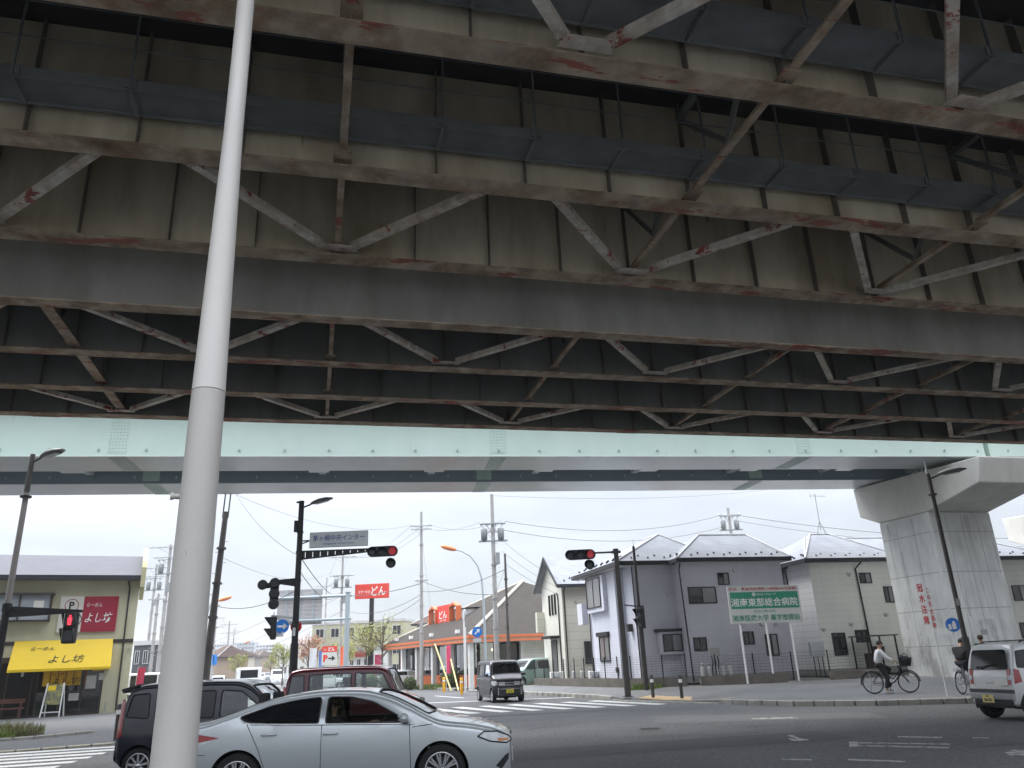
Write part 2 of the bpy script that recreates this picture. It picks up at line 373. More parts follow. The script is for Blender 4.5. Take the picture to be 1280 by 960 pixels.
# ================================================================== pale green box girder bridge
B10 = 10.
M_GRN = mat('pale mint bridge paint', (.57, .72, .645), .4, var=.06, scale=.6, c2=(.64, .75, .69), c2amt=.6, c2scale=.35, spec=.5, stretch=(1, 1, .5), c3=(.5, .62, .565), c3thr=.64, c3scale=1.4, c3stretch=(1.5, 1.5, .2))
M_UND = mat('pale grey bridge underside', (.6, .63, .63), .3, var=.06, scale=1.2, c2=(.5, .53, .54), c2amt=.6, c2scale=.5, spec=.5)
M_BLT = mat('bolt head paint', (.5, .63, .565), .5, var=.05)
green = thing('girder_bridge', 'pale mint green twin box girder bridge spanning behind the dark viaduct', 'bridge', (0, 0, 0), B10)
ZG = CAM_H+7.5
def box_girder(D0, D1, x0, x1, splices):
    g = MB(); g.bx(x0, x1, D0, D1, ZG+.02, ZG+2.4, 0); g.bx(x0, x1, D0-.03, D1+.03, ZG, ZG+.02, 1)
    o = g.build('box_girder', [M_GRN if D0 < 31 else mat('shade toned bridge paint', (.28, .34, .39), .5, var=.05), M_UND], green)  # second box: shade between the boxes put into a dark blue grey paint
    b = MB(); l = MB()
    for s in splices:
        b.bx(s-.33, s+.33, D0-.012, D0-.0005, ZG+.12, ZG+2.35, 0); b.bx(s-.33, s+.33, D0+.05, D1-.05, ZG-.012, ZG-.0005, 1)
        for i in range(6):
            for j in range(18): p = (s-.27+i*.108, ZG+.2+j*.12); b.cyl((p[0], D0-.012, p[1]), (p[0], D0-.034, p[1]), .026, n=6, mi=2)
            for j in range(16): q = D0+.15+j*.125; b.cyl((s-.27+i*.108, q, ZG-.012), (s-.27+i*.108, q, ZG-.034), .026, n=6, mi=2)
    b.build('splice_plate', [M_GRN, M_UND, M_BLT], o)
    x = x0+.9
    while x < x1:
        for z in (.22, 2.0): l.bx(x-.03, x+.03, D0-.09, D0-.002, ZG+z, ZG+z+.09)
        x += 1.62
    l.build('lifting_lug', M_BLT, o)
    return o
GE = 25.9
for d0, d1 in ((29.1, 31.3), (33.6, 35.65)):
    box_girder(d0, d1, -45, GE, (-9.45, 4.48, 17.4)); box_girder(d0, d1, GE+.25, 75, (40.,))
g = MB()
for a, b in ((-45, GE), (GE+.25, 75)):
    g.bx(a, b, 27.9, 37, ZG+2.42, ZG+2.68)
    for y in (27.9, 36.75): g.bx(a, b, y, y+.25, ZG+2.68, ZG+3.6)
g.build('deck_slab', M_PAR, green)
for s in [x*4.64-9.45+2.3 for x in range(-3, 8)]: g = MB(); g.bx(s-.15, s+.15, 31.34, 33.56, ZG+.35, ZG+2.3); g.bx(s-.4, s+.4, 31.34, 31.75, ZG+.02, ZG+.032); g.build('cross_beam', M_UND, green)

# ================================================================== concrete pier
M_CON = mat('weathered concrete', (.66, .67, .65), .85, var=.16, scale=1.6, c2=(.48, .485, .47), c2amt=.7, c2scale=.9, stretch=(1, 1, .4), bump=.2, bscale=20, c3=(.24, .24, .23), c3thr=.68, c3scale=1.3, c3stretch=(1.2, 1.2, .5))
M_CONT = mat('newer cap concrete', (.6, .585, .545), .85, var=.12, scale=1.3, c2=(.45, .445, .42), c2amt=.5, c2scale=.7, stretch=(1, 1, .4), bump=.15, bscale=20)
M_FORM = mat('form joint', (.29, .29, .275), .9, var=.2)
M_RED = mat('faded red paint', (.5, .06, .07), .8, var=.15)
pc = gz(1206, 851, .15)
PA = 106.
def pier(lbl, loc, writing=True):
    # local x: away from the camera along the cap; local -y... rotate so that +x runs along the cap
    t = thing('bridge_pier', lbl, 'bridge pier', loc, PA)
    W = 3.45                                        # across the viaduct's length (local -y)
    g = MB(); g.bx(0, 3.15, -W, 0, 0, 7.24); o = g.build('column', M_CON, t, bevel=.06)
    f = MB()
    for z in (1.55, 3.05, 4.6, 6.35): f.bx(.07, 3.08, .0005, .004, z-.012, z+.012); f.bx(-.004, -.0005, -W+.07, -.07, z-.012, z+.012)
    for x in (1.05, 2.1): f.bx(x-.008, x+.008, .0005, .004, .05, 7.1)
    for y in (-.9, -1.75, -2.6): f.bx(-.004, -.0005, y-.008, y+.008, .05, 7.1)
    f.build('form_joint', M_FORM, o)
    c = MB(); prof = [(-3.05, 7.88), (0, 7.245), (3.15, 7.245), (4.38, 7.75), (4.5, 9.2), (-3.4, 8.93)]
    c.prism(prof, -W-.004, .004, f=lambda a, b, k: (a, k, b)); c.build('pier_cap', M_CONT, t, bevel=.05)
    b = MB()
    for x in (-1.6, .1, 2.2, 3.9):
        for y in (-1.2, -2.3): b.bx(x-.3, x+.3, y-.25, y+.25, 8.95, 9.21)
    b.build('bearing', BLACK, t)
    return t
def stainmat(n, c, thr, sc_, st):
    m = mat(n, c, .9, var=.15); t_ = m.node_tree; b_ = t_.nodes['Principled BSDF']; tc_ = t_.nodes.new('ShaderNodeTexCoord'); mp_ = t_.nodes.new('ShaderNodeMapping'); mp_.inputs['Scale'].default_value = st; lk(t_, tc_.outputs['Object'], mp_.inputs[0])
    no_ = t_.nodes.new('ShaderNodeTexNoise'); no_.inputs['Scale'].default_value = sc_; no_.inputs['Detail'].default_value = 8; no_.inputs['Roughness'].default_value = .65; lk(t_, mp_.outputs[0], no_.inputs[0])
    mr_ = t_.nodes.new('ShaderNodeMapRange'); mr_.inputs['From Min'].default_value = thr; mr_.inputs['From Max'].default_value = thr+.12; mr_.inputs['To Max'].default_value = .32; lk(t_, no_.outputs['Fac'], mr_.inputs['Value']); lk(t_, mr_.outputs[0], b_.inputs['Alpha']); return m
M_STN = stainmat('damp concrete stain', (.2, .2, .19), .5, 1.1, (1, 1, .45)); M_RUN = stainmat('dark rain run stain', (.36, .36, .345), .56, 2.0, (1.6, 1.6, .12))
p1 = pier('grey concrete hammerhead pier with red warning characters on its side', (pc.x, pc.y, 0))
cl = p1.children[0]
g = MB(); g.add([(-.006, -.5, .9), (-.006, -2.4, .9), (-.006, -2.3, 2.6), (-.006, -.7, 2.5)], [(0, 1, 2, 3)]); g.add([(.1, .006, .05), (3.05, .006, .05), (3.05, .006, 2.2), (.1, .006, 2.0)], [(0, 1, 2, 3)]); g.build('damp_stain', M_STN, cl)
g = MB(); g.add([(-.0065, -.1, 2.7), (-.0065, -3.35, 2.7), (-.0065, -3.35, 7.1), (-.0065, -.1, 7.1)], [(0, 1, 2, 3)]); g.add([(.1, .0065, 2.3), (3.05, .0065, 2.3), (3.05, .0065, 7.1), (.1, .0065, 7.1)], [(0, 1, 2, 3)]); g.build('rain_stain', M_RUN, cl)
g = MB(); g.bx(-.02, -.007, -1.75, -1.4, 1.95, 2.15); g.build('notice_plate', M_PAR, cl)
# writing on the left face (local plane y=0, facing +y): reader sees local -x to the right
Mw = Matrix.Rotation(R(180), 4, 'Z')
PLf = Pl(pc.x, pc.y, PA)
a0, b0 = PLf(1155, 740); a1, b1 = PLf(1165, 772); ax, az = PLf(1154, 755)
text('冠水注意', p1, -ax, az, 1.75, M_RED, y=-.006, w=.36, M=Mw, vertical=True, bold=.02)
ax2, az2 = PLf(1164, 760)
text('この先大雨時', p1, -ax2, az2, 1.7, M_RED, y=-.006, w=.22, M=Mw, vertical=True, bold=.01)
p2 = pier('second concrete pier beyond the first, only its cap tip showing beside the frame edge', (33.2, 47.5, 0))
# ================================================================== ground, roads, pavements
M_ASP = mat('worn asphalt', (.105, .107, .11), .82, var=.5, scale=11, detail=4, c2=(.07, .071, .074), c2amt=.8, c2scale=.2, bump=.55, bscale=70, spec=.35, c3=(.15, .15, .15), c3thr=.63, c3scale=19)
M_PAVE = mat('pavement asphalt', (.17, .172, .175), .85, var=.22, scale=10, c2=(.11, .11, .11), c2amt=.6, c2scale=.4, bump=.4, bscale=60)
M_KERB = mat('kerb concrete', (.33, .32, .29), .85, var=.18, scale=3, c2=(.2, .19, .17), c2amt=.6, c2scale=2, bump=.2)
M_LINE = mat('worn white road paint', (.55, .55, .53), .75, var=.15, scale=6, c3=(.13, .13, .13), c3thr=.6, c3scale=9, bump=.3)
M_LINE2 = mat('badly worn road paint', (.35, .35, .34), .8, var=.2, scale=6, c3=(.1, .1, .1), c3thr=.52, c3scale=7)
M_TAC = mat('ochre tactile paving', (.5, .36, .2), .85, var=.2, scale=4, bump=.3)
M_SOIL = mat('grey soil ground', (.2, .19, .17), .95, var=.2, scale=.3, c2=(.13, .14, .1), c2amt=.6, c2scale=.05)
def sheet(name, poly, z, m, kind='structure'):
    g = MB(); g.add([(x, y, z) for x, y in poly], [tuple(range(len(poly)))]); return struct(g.build(name, m), kind)
def gridded(name, a, b, za, zb, m):
    n = len(a); g = MB()
    for k, (p, q) in enumerate(zip(a, b)):
        z0_ = za[k] if isinstance(za, list) else za; g.v += [Vector((p[0]+(q[0]-p[0])*j/6, p[1]+(q[1]-p[1])*j/6, z0_+(zb-z0_)*j/6)) for j in range(7)]
    for k in range(n-1):
        for j in range(6): g.f.append([k*7+j, (k+1)*7+j, (k+1)*7+j+1, k*7+j+1]); g.mi.append(0); g.sm.append(False)
    for e in (a,):
        for k in range(n-1): z0_, z1_ = (za[k], za[k+1]) if isinstance(za, list) else (za, za); g.add([(*e[k], z0_), (*e[k+1], z1_), (*e[k+1], -.03), (*e[k], -.03)], [(0, 3, 2, 1)])
    return struct(g.build(name, m))
sheet('ground', [(-420, -60), (420, -60), (420, 900), (-420, 900)], -.02, M_SOIL)
AR = [(3.6, 35.6), (.2, 43.5), (-5.5, 57), (-13.5, 75), (-25.5, 105), (-42.5, 150), (-67, 225), (-120, 400), (-245, 820)]
AL = [(-7.9, 30.2), (-12.9, 42), (-18.8, 55), (-27.5, 77), (-38.5, 105), (-55, 150), (-79, 222), (-132, 396), (-257, 816)]
# the road: everything under the viaduct, and the avenue leaving to the far left
cr = [(-80, -30), (90, -30), (90, 44.5), (40, 31.3), (12.8, 24.6), (6, 30), (3.4, 35.3)]
cl = [(-7.9, 30.2), (-8.9, 26.2), (-11.3, 23.2), (-14, 21.8), (-20, 20.2), (-80, 5)]
sheet('road', cr+AR[1:]+AL[::-1][:-1]+cl, 0., M_ASP)
# right pavement
KR = [(-1.2, 46.8), (.2, 43.5), (2.2, 38.9), (3.2, 36.5), (3.6, 34.6), (4.2, 33.1), (4.9, 31.9), (5.9, 30.6), (6.75, 29.2), (8.5, 26.6), (10.5, 25.25), (12.8, 24.6), (20, 26.3), (40, 31.3), (90, 44.3)]
WR = [(-1.0, 50), (.6, 47.8), (2.6, 43), (3.9, 40), (4.9, 38.1), (5.4, 37.5), (6.2, 37.1), (7.2, 36.9), (8.5, 36.7), (10, 36.5), (12, 36.4), (14.3, 37.2), (22, 40), (42, 46), (90, 60)]
gridded('pavement', KR, WR, [.15]*4+[.13, .07, .045, .07, .13]+[.15]*6, .33, M_PAVE)
gridded('yard_ground', WR, [(x+18, y+26) for x, y in WR], .325, .4, M_SOIL)
def kerb(pts, h, m=M_KERB, w=.2, name='kerb'):
    g = MB()
    for i in range(len(pts)-1):
        p, q = Vector((*pts[i], 0)), Vector((*pts[i+1], 0)); L = (q-p).length; n = max(1, round(L/.62)) if L < 26 else 1
        for k in range(n):
            a = p.lerp(q, k/n+.006); b = p.lerp(q, (k+1)/n-.006)
            g.beam(a+Z*(h/2-.02), b+Z*(h/2-.02), w, h+.04)
    return struct(g.build(name, m, bevel=.02, seg=1))
kerb(KR[:4]+[KR[4]], .162); kerb(KR[8:], .162)
kerb(KR[4:9], .05)                                   # dropped kerb at the crossing
g = MB(); g.add([(4.4, 33.25, .115), (5.05, 32.0, .085), (6.0, 30.75, .085), (6.9, 29.4, .15), (7.6, 30.1, .175), (6.75, 31.5, .14), (5.75, 32.9, .14), (5.05, 34.0, .165)], [(0, 1, 6, 7), (1, 2, 5, 6), (2, 3, 4, 5)])
struct(g.build('tactile_paving', M_TAC))
# left pavement and the shop forecourt
LP = [(-8.05, 30.2), (-9.05, 26.2), (-11.4, 23.4), (-14, 22.0), (-20, 20.4), (-60, 10)]
LB = [(-15.5, 43.5), (-17.5, 41), (-19.5, 39), (-22, 37), (-27, 36), (-62, 27)]
M_PAVD = mat('dark pavement asphalt', (.115, .117, .12), .85, var=.25, scale=10, c2=(.085, .086, .088), c2amt=.6, c2scale=.3, bump=.4, bscale=60); gridded('pavement', LP, LB, .03, .1, M_PAVD); kerb(LP, .045, mat('ochre grey flush kerb', (.36, .33, .26), .85, var=.25, scale=3)); kerb([(-22, 23.9), (-17.2, 24.9), (-15.2, 26.0), (-14.2, 27.6)], .14, w=.1)
AL2 = [(-8.05, 30.2), (-13.05, 42), (-18.95, 55), (-27.7, 77), (-38.7, 105), (-55.2, 150), (-79.2, 222)]
gridded('pavement', [(x-3, y-.9) for x, y in AL2], AL2, .104, .13, M_PAVE); kerb(AL2, .14)
gridded('forecourt', LB, [(x-14, y+40) for x, y in LB], .098, .16, M_PAVD)
AR2 = [(-4.6, 55), (-13.3, 75), (-25.3, 105), (-42.3, 150), (-66.8, 225)]
kerb(AR2, .14); gridded('pavement', AR2, [(x+4, y+1.4) for x, y in AR2], .13, .13, M_PAVE)
M_LOT = mat('car park asphalt', (.2, .2, .2), .9, var=.15, scale=1, c2=(.14, .14, .14), c2amt=.5, c2scale=.3)
sheet('car_park', [(-5.6, 58.2), (-1.3, 47.5), (-.9, 50.2), (4, 54), (-1.5, 60), (-10, 71), (-12.6, 74)], .02, M_LOT)
# painted markings
def stripe(name, q, z=.006, m=M_LINE): return sheet(name, q, z, m)
def P2(u, v): p = gz(u, v, 0); return Vector((p.x, p.y, 0))
_d = Vector((2.25, -4.75, 0)).normalized(); _s = Vector((-_d.y, _d.x, 0))
for i in range(9):
    a = Vector((-5.1+i*1.12, 34.35+i*.1, 0)); b = a+_d*5.1; h = _s*.26
    stripe('crosswalk_stripe', [(p.x, p.y) for p in (a-h, b-h, b+h, a+h)])
a = Vector((-5.6, 37.6, 0)); b = Vector((2.3, 38.2, 0))
stripe('stop_line', [(-6.3, 39.3), (2.4, 38.4), (2.4, 38.8), (-6.3, 39.75)])
_u = Vector((math.cos(R(14.5)), math.sin(R(14.5)), 0)); _n = Vector((-_u.y, _u.x, 0))
for i in range(9):
    o = _n*(17.2+i*.9)+_u*(-10.6+i*.1); b = o+_u*5.2; h = _n*.23
    if (o+h*3).y > 22.2 and False: continue
    stripe('crosswalk_stripe', [(p.x, p.y) for p in (o-h, b-h, b+h, o+h)])
# lane lines down the avenue
for f, dash in ((.36, 5), (.52, 0), (.74, 5)):
    for i in range(1, 6):
        a = Vector((*AL[i], 0)).lerp(Vector((*AR[i], 0)), f); b = Vector((*AL[i+1], 0)).lerp(Vector((*AR[i+1], 0)), f); L = (b-a).length; d = (b-a)/L; h = Vector((-d.y, d.x, 0))*.09
        x = 0
        while x < L-.1:
            e = min(L, x+(dash or L)); p, q = a+d*x, a+d*e
            stripe('lane_line', [(t.x, t.y) for t in (p-h, q-h, q+h, p+h)]); x = e+(5 if dash else 1)
# worn arrow and dashes in the near road
def poly_px(name, pts, m=M_LINE2): stripe(name, [(P2(u, v).x, P2(u, v).y) for u, v in pts], .006, m)
poly_px('road_arrow', [(983, 919.5), (991, 919.2), (1001, 923.5), (1010, 924.2), (1011, 926), (998, 927), (990, 926.5), (985, 923), (996, 924)])
poly_px('lane_line', [(1061, 928), (1072, 927), (1073, 933.5), (1062, 934)])
poly_px('lane_line', [(1073, 928.2), (1187, 930), (1188, 931.2), (1073, 929.6)])
poly_px('lane_line', [(1073, 931.6), (1187, 934.2), (1186, 936), (1073, 933)])
poly_px('lane_line', [(1122, 920.5), (1178, 921.5), (1178, 923), (1122, 922)])
poly_px('lane_line', [(1216, 922), (1236, 922.3), (1236, 923.3), (1216, 923)])
poly_px('lane_line', [(977, 948.5), (1015, 949.5), (1015, 951.5), (977, 950.2)])
poly_px('lane_line', [(1060, 949), (1132, 951.5), (1131, 953.5), (1060, 951)])
poly_px('road_arrow', [(1256, 941), (1270, 937), (1290, 940), (1290, 946), (1272, 944), (1264, 945.5)])
poly_px('lane_line', [(935, 898), (990, 896.5), (1000, 898), (945, 899.6)])
# grass
M_GRS = [mat('spring grass', (.13, .2, .04), .9, var=.4, scale=3), mat('dry grass', (.2, .17, .09), .9, var=.3, scale=3)]
def grass(name, cx, cy, rx, ry, z, n, h=.3, dry=.3, rz=0):
    g = MB(); M = Matrix.Rotation(R(rz), 3, 'Z')
    for i in range(n):
        r = math.sqrt(rnd.random()); t = rnd.random()*6.283; p = M @ Vector((r*math.cos(t)*rx, r*math.sin(t)*ry, 0))+Vector((cx, cy, z))
        a = rnd.random()*6.283; d = Vector((math.cos(a), math.sin(a), 0)); hh = h*(.4+rnd.random()*.8)*(1.15-r*.5); l = Vector((rnd.uniform(-.5, .5), rnd.uniform(-.5, .5), 1))*hh
        g.add([p-d*.02, p+d*.02, p+l*.6+d*.012, p+l], [(0, 1, 2), (0, 2, 3)], 1 if rnd.random() < dry else 0)
    return struct(g.build(name, M_GRS), 'stuff')
grass('grass', -18.9, 26.6, 2.6, 2.1, .08, 5600, .42, .2, 14); grass('grass', -16.9, 27.5, 1.0, .7, .08, 900, .45, .75, 20); grass('grass', -18.2, 25.2, 2.2, .7, .08, 1500, .2, .1, 14)
grass('grass', -6.4, 60.5, 3.4, 1.2, .03, 3000, .35, .15, -58)
grass('grass', 5.3, 37.0, .9, .45, .28, 420, .3, .05)

# repairs, cracks and covers in the carriageway
M_PATCH = mat('newer asphalt patch', (.062, .063, .066), .8, var=.18, scale=2, bump=.5, bscale=80); M_PATCH2 = mat('older pale asphalt patch', (.125, .125, .125), .85, var=.15, scale=2, bump=.5, bscale=70)
def pp(name, pts, m, z): sheet(name, pts, z, m)
pp('asphalt_patch', [(-1.5, 15.2), (6.5, 16.8), (6.3, 18.6), (-1.6, 17.1)], M_PATCH, .0035); pp('asphalt_patch', [(3.4, 22.5), (9, 21), (9.2, 23.0), (3.8, 24.8)], M_PATCH2, .0035); pp('asphalt_patch', [(-3, 27.5), (3.2, 28.2), (3.1, 29.0), (-3.1, 28.4)], M_PATCH, .0035)
M_CRK = mat('tar filled crack', (.03, .03, .031), .6)
rr = random.Random(3)
for (x, y, a, n) in ((2, 19, 12, 14), (-2, 25.5, 5, 12), (6.5, 17.5, 30, 9), (4.5, 20.6, -20, 12), (0, 22, 60, 8), (7.5, 14.6, 8, 10)):
    p = Vector((x, y, 0)); g = MB(); q = []; ang = R(a)
    for i in range(n): q.append(p.copy()); ang += rr.uniform(-.35, .35); p = p+Vector((math.cos(ang), math.sin(ang), 0))*rr.uniform(.25, .5)
    for i in range(n-1): d = (q[i+1]-q[i]).normalized(); h = Vector((-d.y, d.x, 0))*rr.uniform(.012, .028); g.add([q[i]-h+Z*.0078, q[i+1]-h+Z*.0078, q[i+1]+h+Z*.0078, q[i]+h+Z*.0078], [(0, 1, 2, 3)])
    struct(g.build('road_crack', M_CRK))
M_IRON = mat('worn cast iron', (.09, .085, .08), .55, metal=.5, var=.25, scale=8, bump=.5)
for x, y, l in ((3.0, 20.8, 'round iron manhole cover in the open road before the bollards'), (-1.8, 24.3, 'round iron manhole cover in the road behind the silver sedan')):
    t = thing('manhole_cover', l, 'manhole cover', (x, y, .004), 20); g = MB(); g.lathe([(.0, .006), (.3, .006), (.32, .003)], 28, smooth=False)
    for i in range(-3, 4):
        for j in range(-3, 4):
            if i*i+j*j < 11: g.bx(i*.075-.02, i*.075+.02, j*.075-.02, j*.075+.02, .0062, .012)
    g.build('cover', M_IRON, t)
for u, v in ((910, 883), (1150, 882)):
    pass
# ================================================================== signals, lamp posts, utility poles
M_LAMPG = mat('lamp lens', (.55, .57, .58), .25, var=.05)
M_RLIT = mat('lit red lens', (.5, .05, .05), .3, emit=(1, .04, .07), emits=.75)
M_RDIM = mat('red lens seen glowing', (.35, .04, .05), .3, emit=(1, .1, .13), emits=.07)
M_LENS = mat('unlit dark lens', (.06, .068, .075), .2, var=.1)
M_SIG = mat('black signal housing', (.018, .02, .022), .5, var=.15)
M_SLV = mat('silver signal back', (.2, .21, .22), .5, var=.1)
M_SIGNW = mat('pale grey sign face', (.47, .49, .5), .5, var=.03)
M_NAVY = mat('navy lettering', (.08, .12, .28), .5, var=.03)
M_BLUE = mat('blue sign paint', (.02, .17, .55), .4, var=.04)
M_RSIGN = mat('red sign paint', (.6, .03, .03), .4, var=.05)
M_WH = mat('white lettering', (.8, .8, .78), .5, var=.02)
M_BK = mat('black lettering', (.02, .02, .02), .6, var=.02)
M_PALEP = mat('pale grey shaded pole paint', (.4, .38, .355), .45, var=.09, scale=2.5, spec=.35, c2=(.35, .335, .315), c2amt=.6, c2scale=1.6, stretch=(1, 1, .3), c3=(.24, .225, .2), c3thr=.67, c3scale=7, c3stretch=(1, 1, .5), bump=.06, bscale=90); M_PALEU = mat('skylit upper pole paint', (.52, .5, .47), .4, var=.07, scale=2.5, spec=.4, c2=(.48, .47, .45), c2amt=.6, c2scale=1.4, stretch=(1, 1, .25), c3=(.4, .38, .34), c3thr=.69, c3scale=6, c3stretch=(1, 1, .4), bump=.06, bscale=90)  # lower tone darkened for viaduct shade, upper tone lightened for open sky
M_CPOLE = mat('concrete utility pole', (.37, .36, .35), .85, var=.12, scale=2, c2=(.28, .27, .26), c2amt=.5)
M_BROWN = mat('dark steel utility pole', (.1, .09, .085), .7, var=.15)

def disc_head(parent, c, r, d, ax, lensm, name='signal_lamp', visor=True, back=None):
    """one round lamp: housing dish, visor and lens; ax points where it shines"""
    ax = Vector(ax).normalized(); c = Vector(c); s = Z.cross(ax).normalized()
    M = Matrix((s, ax.cross(s), ax)).transposed()
    g = MB(); g.lathe([(0, -d), (r*.8, -d), (r*.95, -d*.8), (r*1.04, -.03), (r*1.04, 0)], 20, M=Matrix.Translation(c) @ M.to_4x4(), smooth=False)
    if visor:
        n = 14; vs = []
        for i in range(n+1):
            t = R(-25)+R(230)*i/n; L = r*1.15*(.55+.45*math.sin(max(0, min(math.pi, t))))
            p = c+s*(r*math.cos(t))+ax.cross(s)*(r*math.sin(t)); vs += [p, p+ax*L, p*1+(c-p)*.06, p+ax*L+(c-p)*.06]
        f = []
        for i in range(n): a = i*4; b = a+4; f += [(a, b, b+1, a+1), (a+2, a+3, b+3, b+2), (a+1, b+1, b+3, a+3)]
        g.add(vs, f, 0, True)
    o = g.build(name, [back or M_SIG], parent)
    l = MB(); l.lathe([(0, .03), (r*.5, .024), (r*.9, .004), (r*.93, -.01)], 20, M=Matrix.Translation(c) @ M.to_4x4()); l.build('lens', lensm, o)
    return o
def veh_head(parent, c, x, ax, lit, r=.165, extra=None):
    """three round lamps in a row along x; lit = index of the lit one"""
    x = Vector(x).normalized(); c = Vector(c); ax = Vector(ax).normalized(); hd = None
    g = MB(); pts = []
    for i in (-1, 0, 1): pts.append(c+x*(i*r*2.3))
    up = ax.cross(x)
    n = 24; ring = []
    for k in range(n):
        t = 2*math.pi*k/n; e = pts[2] if math.cos(t) > 0 else pts[0]; ring.append(e+x*(r*1.18*math.cos(t))+up*(r*1.18*math.sin(t)))
    g.add([p for p in ring]+[p-ax*.16 for p in ring], [tuple(range(n)), tuple(range(2*n-1, n-1, -1))]+[(k, (k+1) % n, n+(k+1) % n, n+k) for k in range(n)])
    hd = g.build('signal_head', M_SIG, parent)
    def lamp(p, m):
        ll = MB(); s = Z.cross(ax).normalized(); M = Matrix((s, ax.cross(s), ax)).transposed().to_4x4()
        ll.lathe([(0, .04), (r*.5, .034), (r*.88, .012), (r*.9, -.01)], 20, M=Matrix.Translation(p) @ M); ll.build('lens', m, hd)
        v = MB(); nn = 14; vs = []
        for i in range(nn+1):
            t = R(-20)+R(220)*i/nn; L = r*1.25*(.5+.5*math.sin(max(0, min(math.pi, t))))
            q = p+s*(r*math.cos(t))+ax.cross(s)*(r*math.sin(t)); vs += [q, q+ax*L, q+(p-q)*.07, q+ax*L+(p-q)*.07]
        f = []
        for i in range(nn): a = i*4; b = a+4; f += [(a, b, b+1, a+1), (a+2, a+3, b+3, b+2), (a+1, b+1, b+3, a+3)]
        v.add(vs, f, 0, True); v.build('visor', M_SIG, hd)
    for i, p in enumerate(pts): lamp(p, M_RDIM if i == lit else M_LENS)
    return hd
def ped_head(parent, c, rz, red=False, w=.34, h=.86):
    M = Matrix.Translation(Vector(c)) @ Matrix.Rotation(R(rz), 4, 'Z')
    g = MB(M); g.bx(-w/2, w/2, -.1, .12, -h/2, h/2); o = g.build('pedestrian_signal', M_SIG, parent, bevel=.05)
    for k, z in enumerate((.22, -.2)):
        v = MB(M); d = .24
        v.bx(-w/2+.01, w/2-.01, -.1-d, -.101, z+.17, z+.185); v.add([(-w/2+.01, -.101, z+.17), (-w/2+.01, -.1-d, z+.17), (-w/2+.01, -.101, z-.15), (w/2-.01, -.101, z+.17), (w/2-.01, -.1-d, z+.17), (w/2-.01, -.101, z-.15)], [(0, 1, 2), (3, 5, 4)])
        v.build('visor', M_SIG, o)
        l = MB(M); l.bx(-.13, .13, -.112, -.102, z-.15, z+.14); l.build('lens', M_LENS, o)
        if red and k == 0:
            p = MB(M); Y = (-.13, -.116)
            p.ball((0, -.122, z+.1), (.03, .01, .034), 8); p.bx(-.055, .055, *Y, z-.03, z+.06); p.bx(-.045, -.005, *Y, z-.14, z-.03); p.bx(.005, .045, *Y, z-.14, z-.03)
            p.build('red_figure', M_RLIT, o)
    return o
def led_lamp(parent, base, dirx, L=.75, arm=.3, tilt=.18):
    """road lantern on a short arm"""
    d = Vector(dirx).normalized(); b = Vector(base); up = Z; s = d.cross(up)
    a = MB(); a.cyl(b, b+d*arm+up*.1, .035, n=8); q = b+d*arm+up*.1
    o = a.build('lamp_arm', DARK, parent)
    h = MB(); sec = [(-.02, .05, .05), (.1, .12, .09), (.3*L/.75, .2, .13), (.55*L/.75, .19, .11), (L, .1, .04)]; vs = []; n = 12
    for x, w, t in sec:
        for k in range(n):
            u = 2*math.pi*k/n; vs.append(q+d*x+s*(w*math.cos(u))+up*(t*math.sin(u)*(1 if math.sin(u) > 0 else .45)+x*tilt+.02))
    f = [(i*n+k, i*n+(k+1) % n, (i+1)*n+(k+1) % n, (i+1)*n+k) for i in range(len(sec)-1) for k in range(n)]
    h.add(vs, f, 0, True); h.add(vs, [tuple(range(n-1, -1, -1)), tuple(range((len(sec)-1)*n, len(sec)*n))]); hd = h.build('lamp_head', mat('lamp housing', (.13, .13, .13), .5), parent)
    l = MB(); l.add([q+d*x+s*w+up*(x*tilt-.045) for x, w in ((.2, -.11), (.6*L/.75, -.1), (.6*L/.75, .1), (.2, .11))], [(0, 1, 2, 3)]); l.build('lamp_lens', M_LAMPG, hd)

# ---- pale pole close to the camera
pp = Pl(0, 4.55, 0)
b = gd(216.5, 955, 4.4)
t = thing('steel_pole', 'tall pale grey tapering steel pole close to the camera', 'pole', (b.x, b.y, 0))
zj = gd(255, 490, 4.4).z
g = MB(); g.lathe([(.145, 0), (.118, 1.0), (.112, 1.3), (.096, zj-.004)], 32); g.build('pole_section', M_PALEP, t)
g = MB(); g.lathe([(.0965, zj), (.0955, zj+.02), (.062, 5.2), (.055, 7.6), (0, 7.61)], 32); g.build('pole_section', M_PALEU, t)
zb = gd(232, 622, 4.4).z
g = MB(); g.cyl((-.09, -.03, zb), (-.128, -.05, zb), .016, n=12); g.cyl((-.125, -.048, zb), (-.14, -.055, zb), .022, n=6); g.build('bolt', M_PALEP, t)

# ---- signal mast with the place name
X, Y = -8.75, 31.2
sg = thing('traffic_signal', 'tall black signal mast carrying a place name sign and a red light on its arm', 'traffic signal', (X, Y, .08))
PL = Pl(X, Y, 0)
def S(u, v): a, z = PL(u, v); return a, z-.08
ztop = S(377, 627)[1]
g = MB(); g.cyl((0, 0, 0), (0, 0, 2.6), .155, .15, n=18); g.cyl((0, 0, 2.6), (0, 0, ztop), .125, .105, n=18); g.cyl((0, 0, ztop), (0, 0, ztop+.02), .11, n=18); g.cyl((0, 0, 0), (0, 0, .03), .24, n=18)
for z in (3.3, 4.9, 6.0, 6.8): g.cyl((0, 0, z), (0, 0, z+.07), .135, n=18)
g.build('pole', BLACK, sg)
led_lamp(sg, (.08, 0, S(384, 634)[1]), (1, -.15, 0), .9, .32)
x0, z1 = S(389, 667); x1, z0 = S(460, 682)
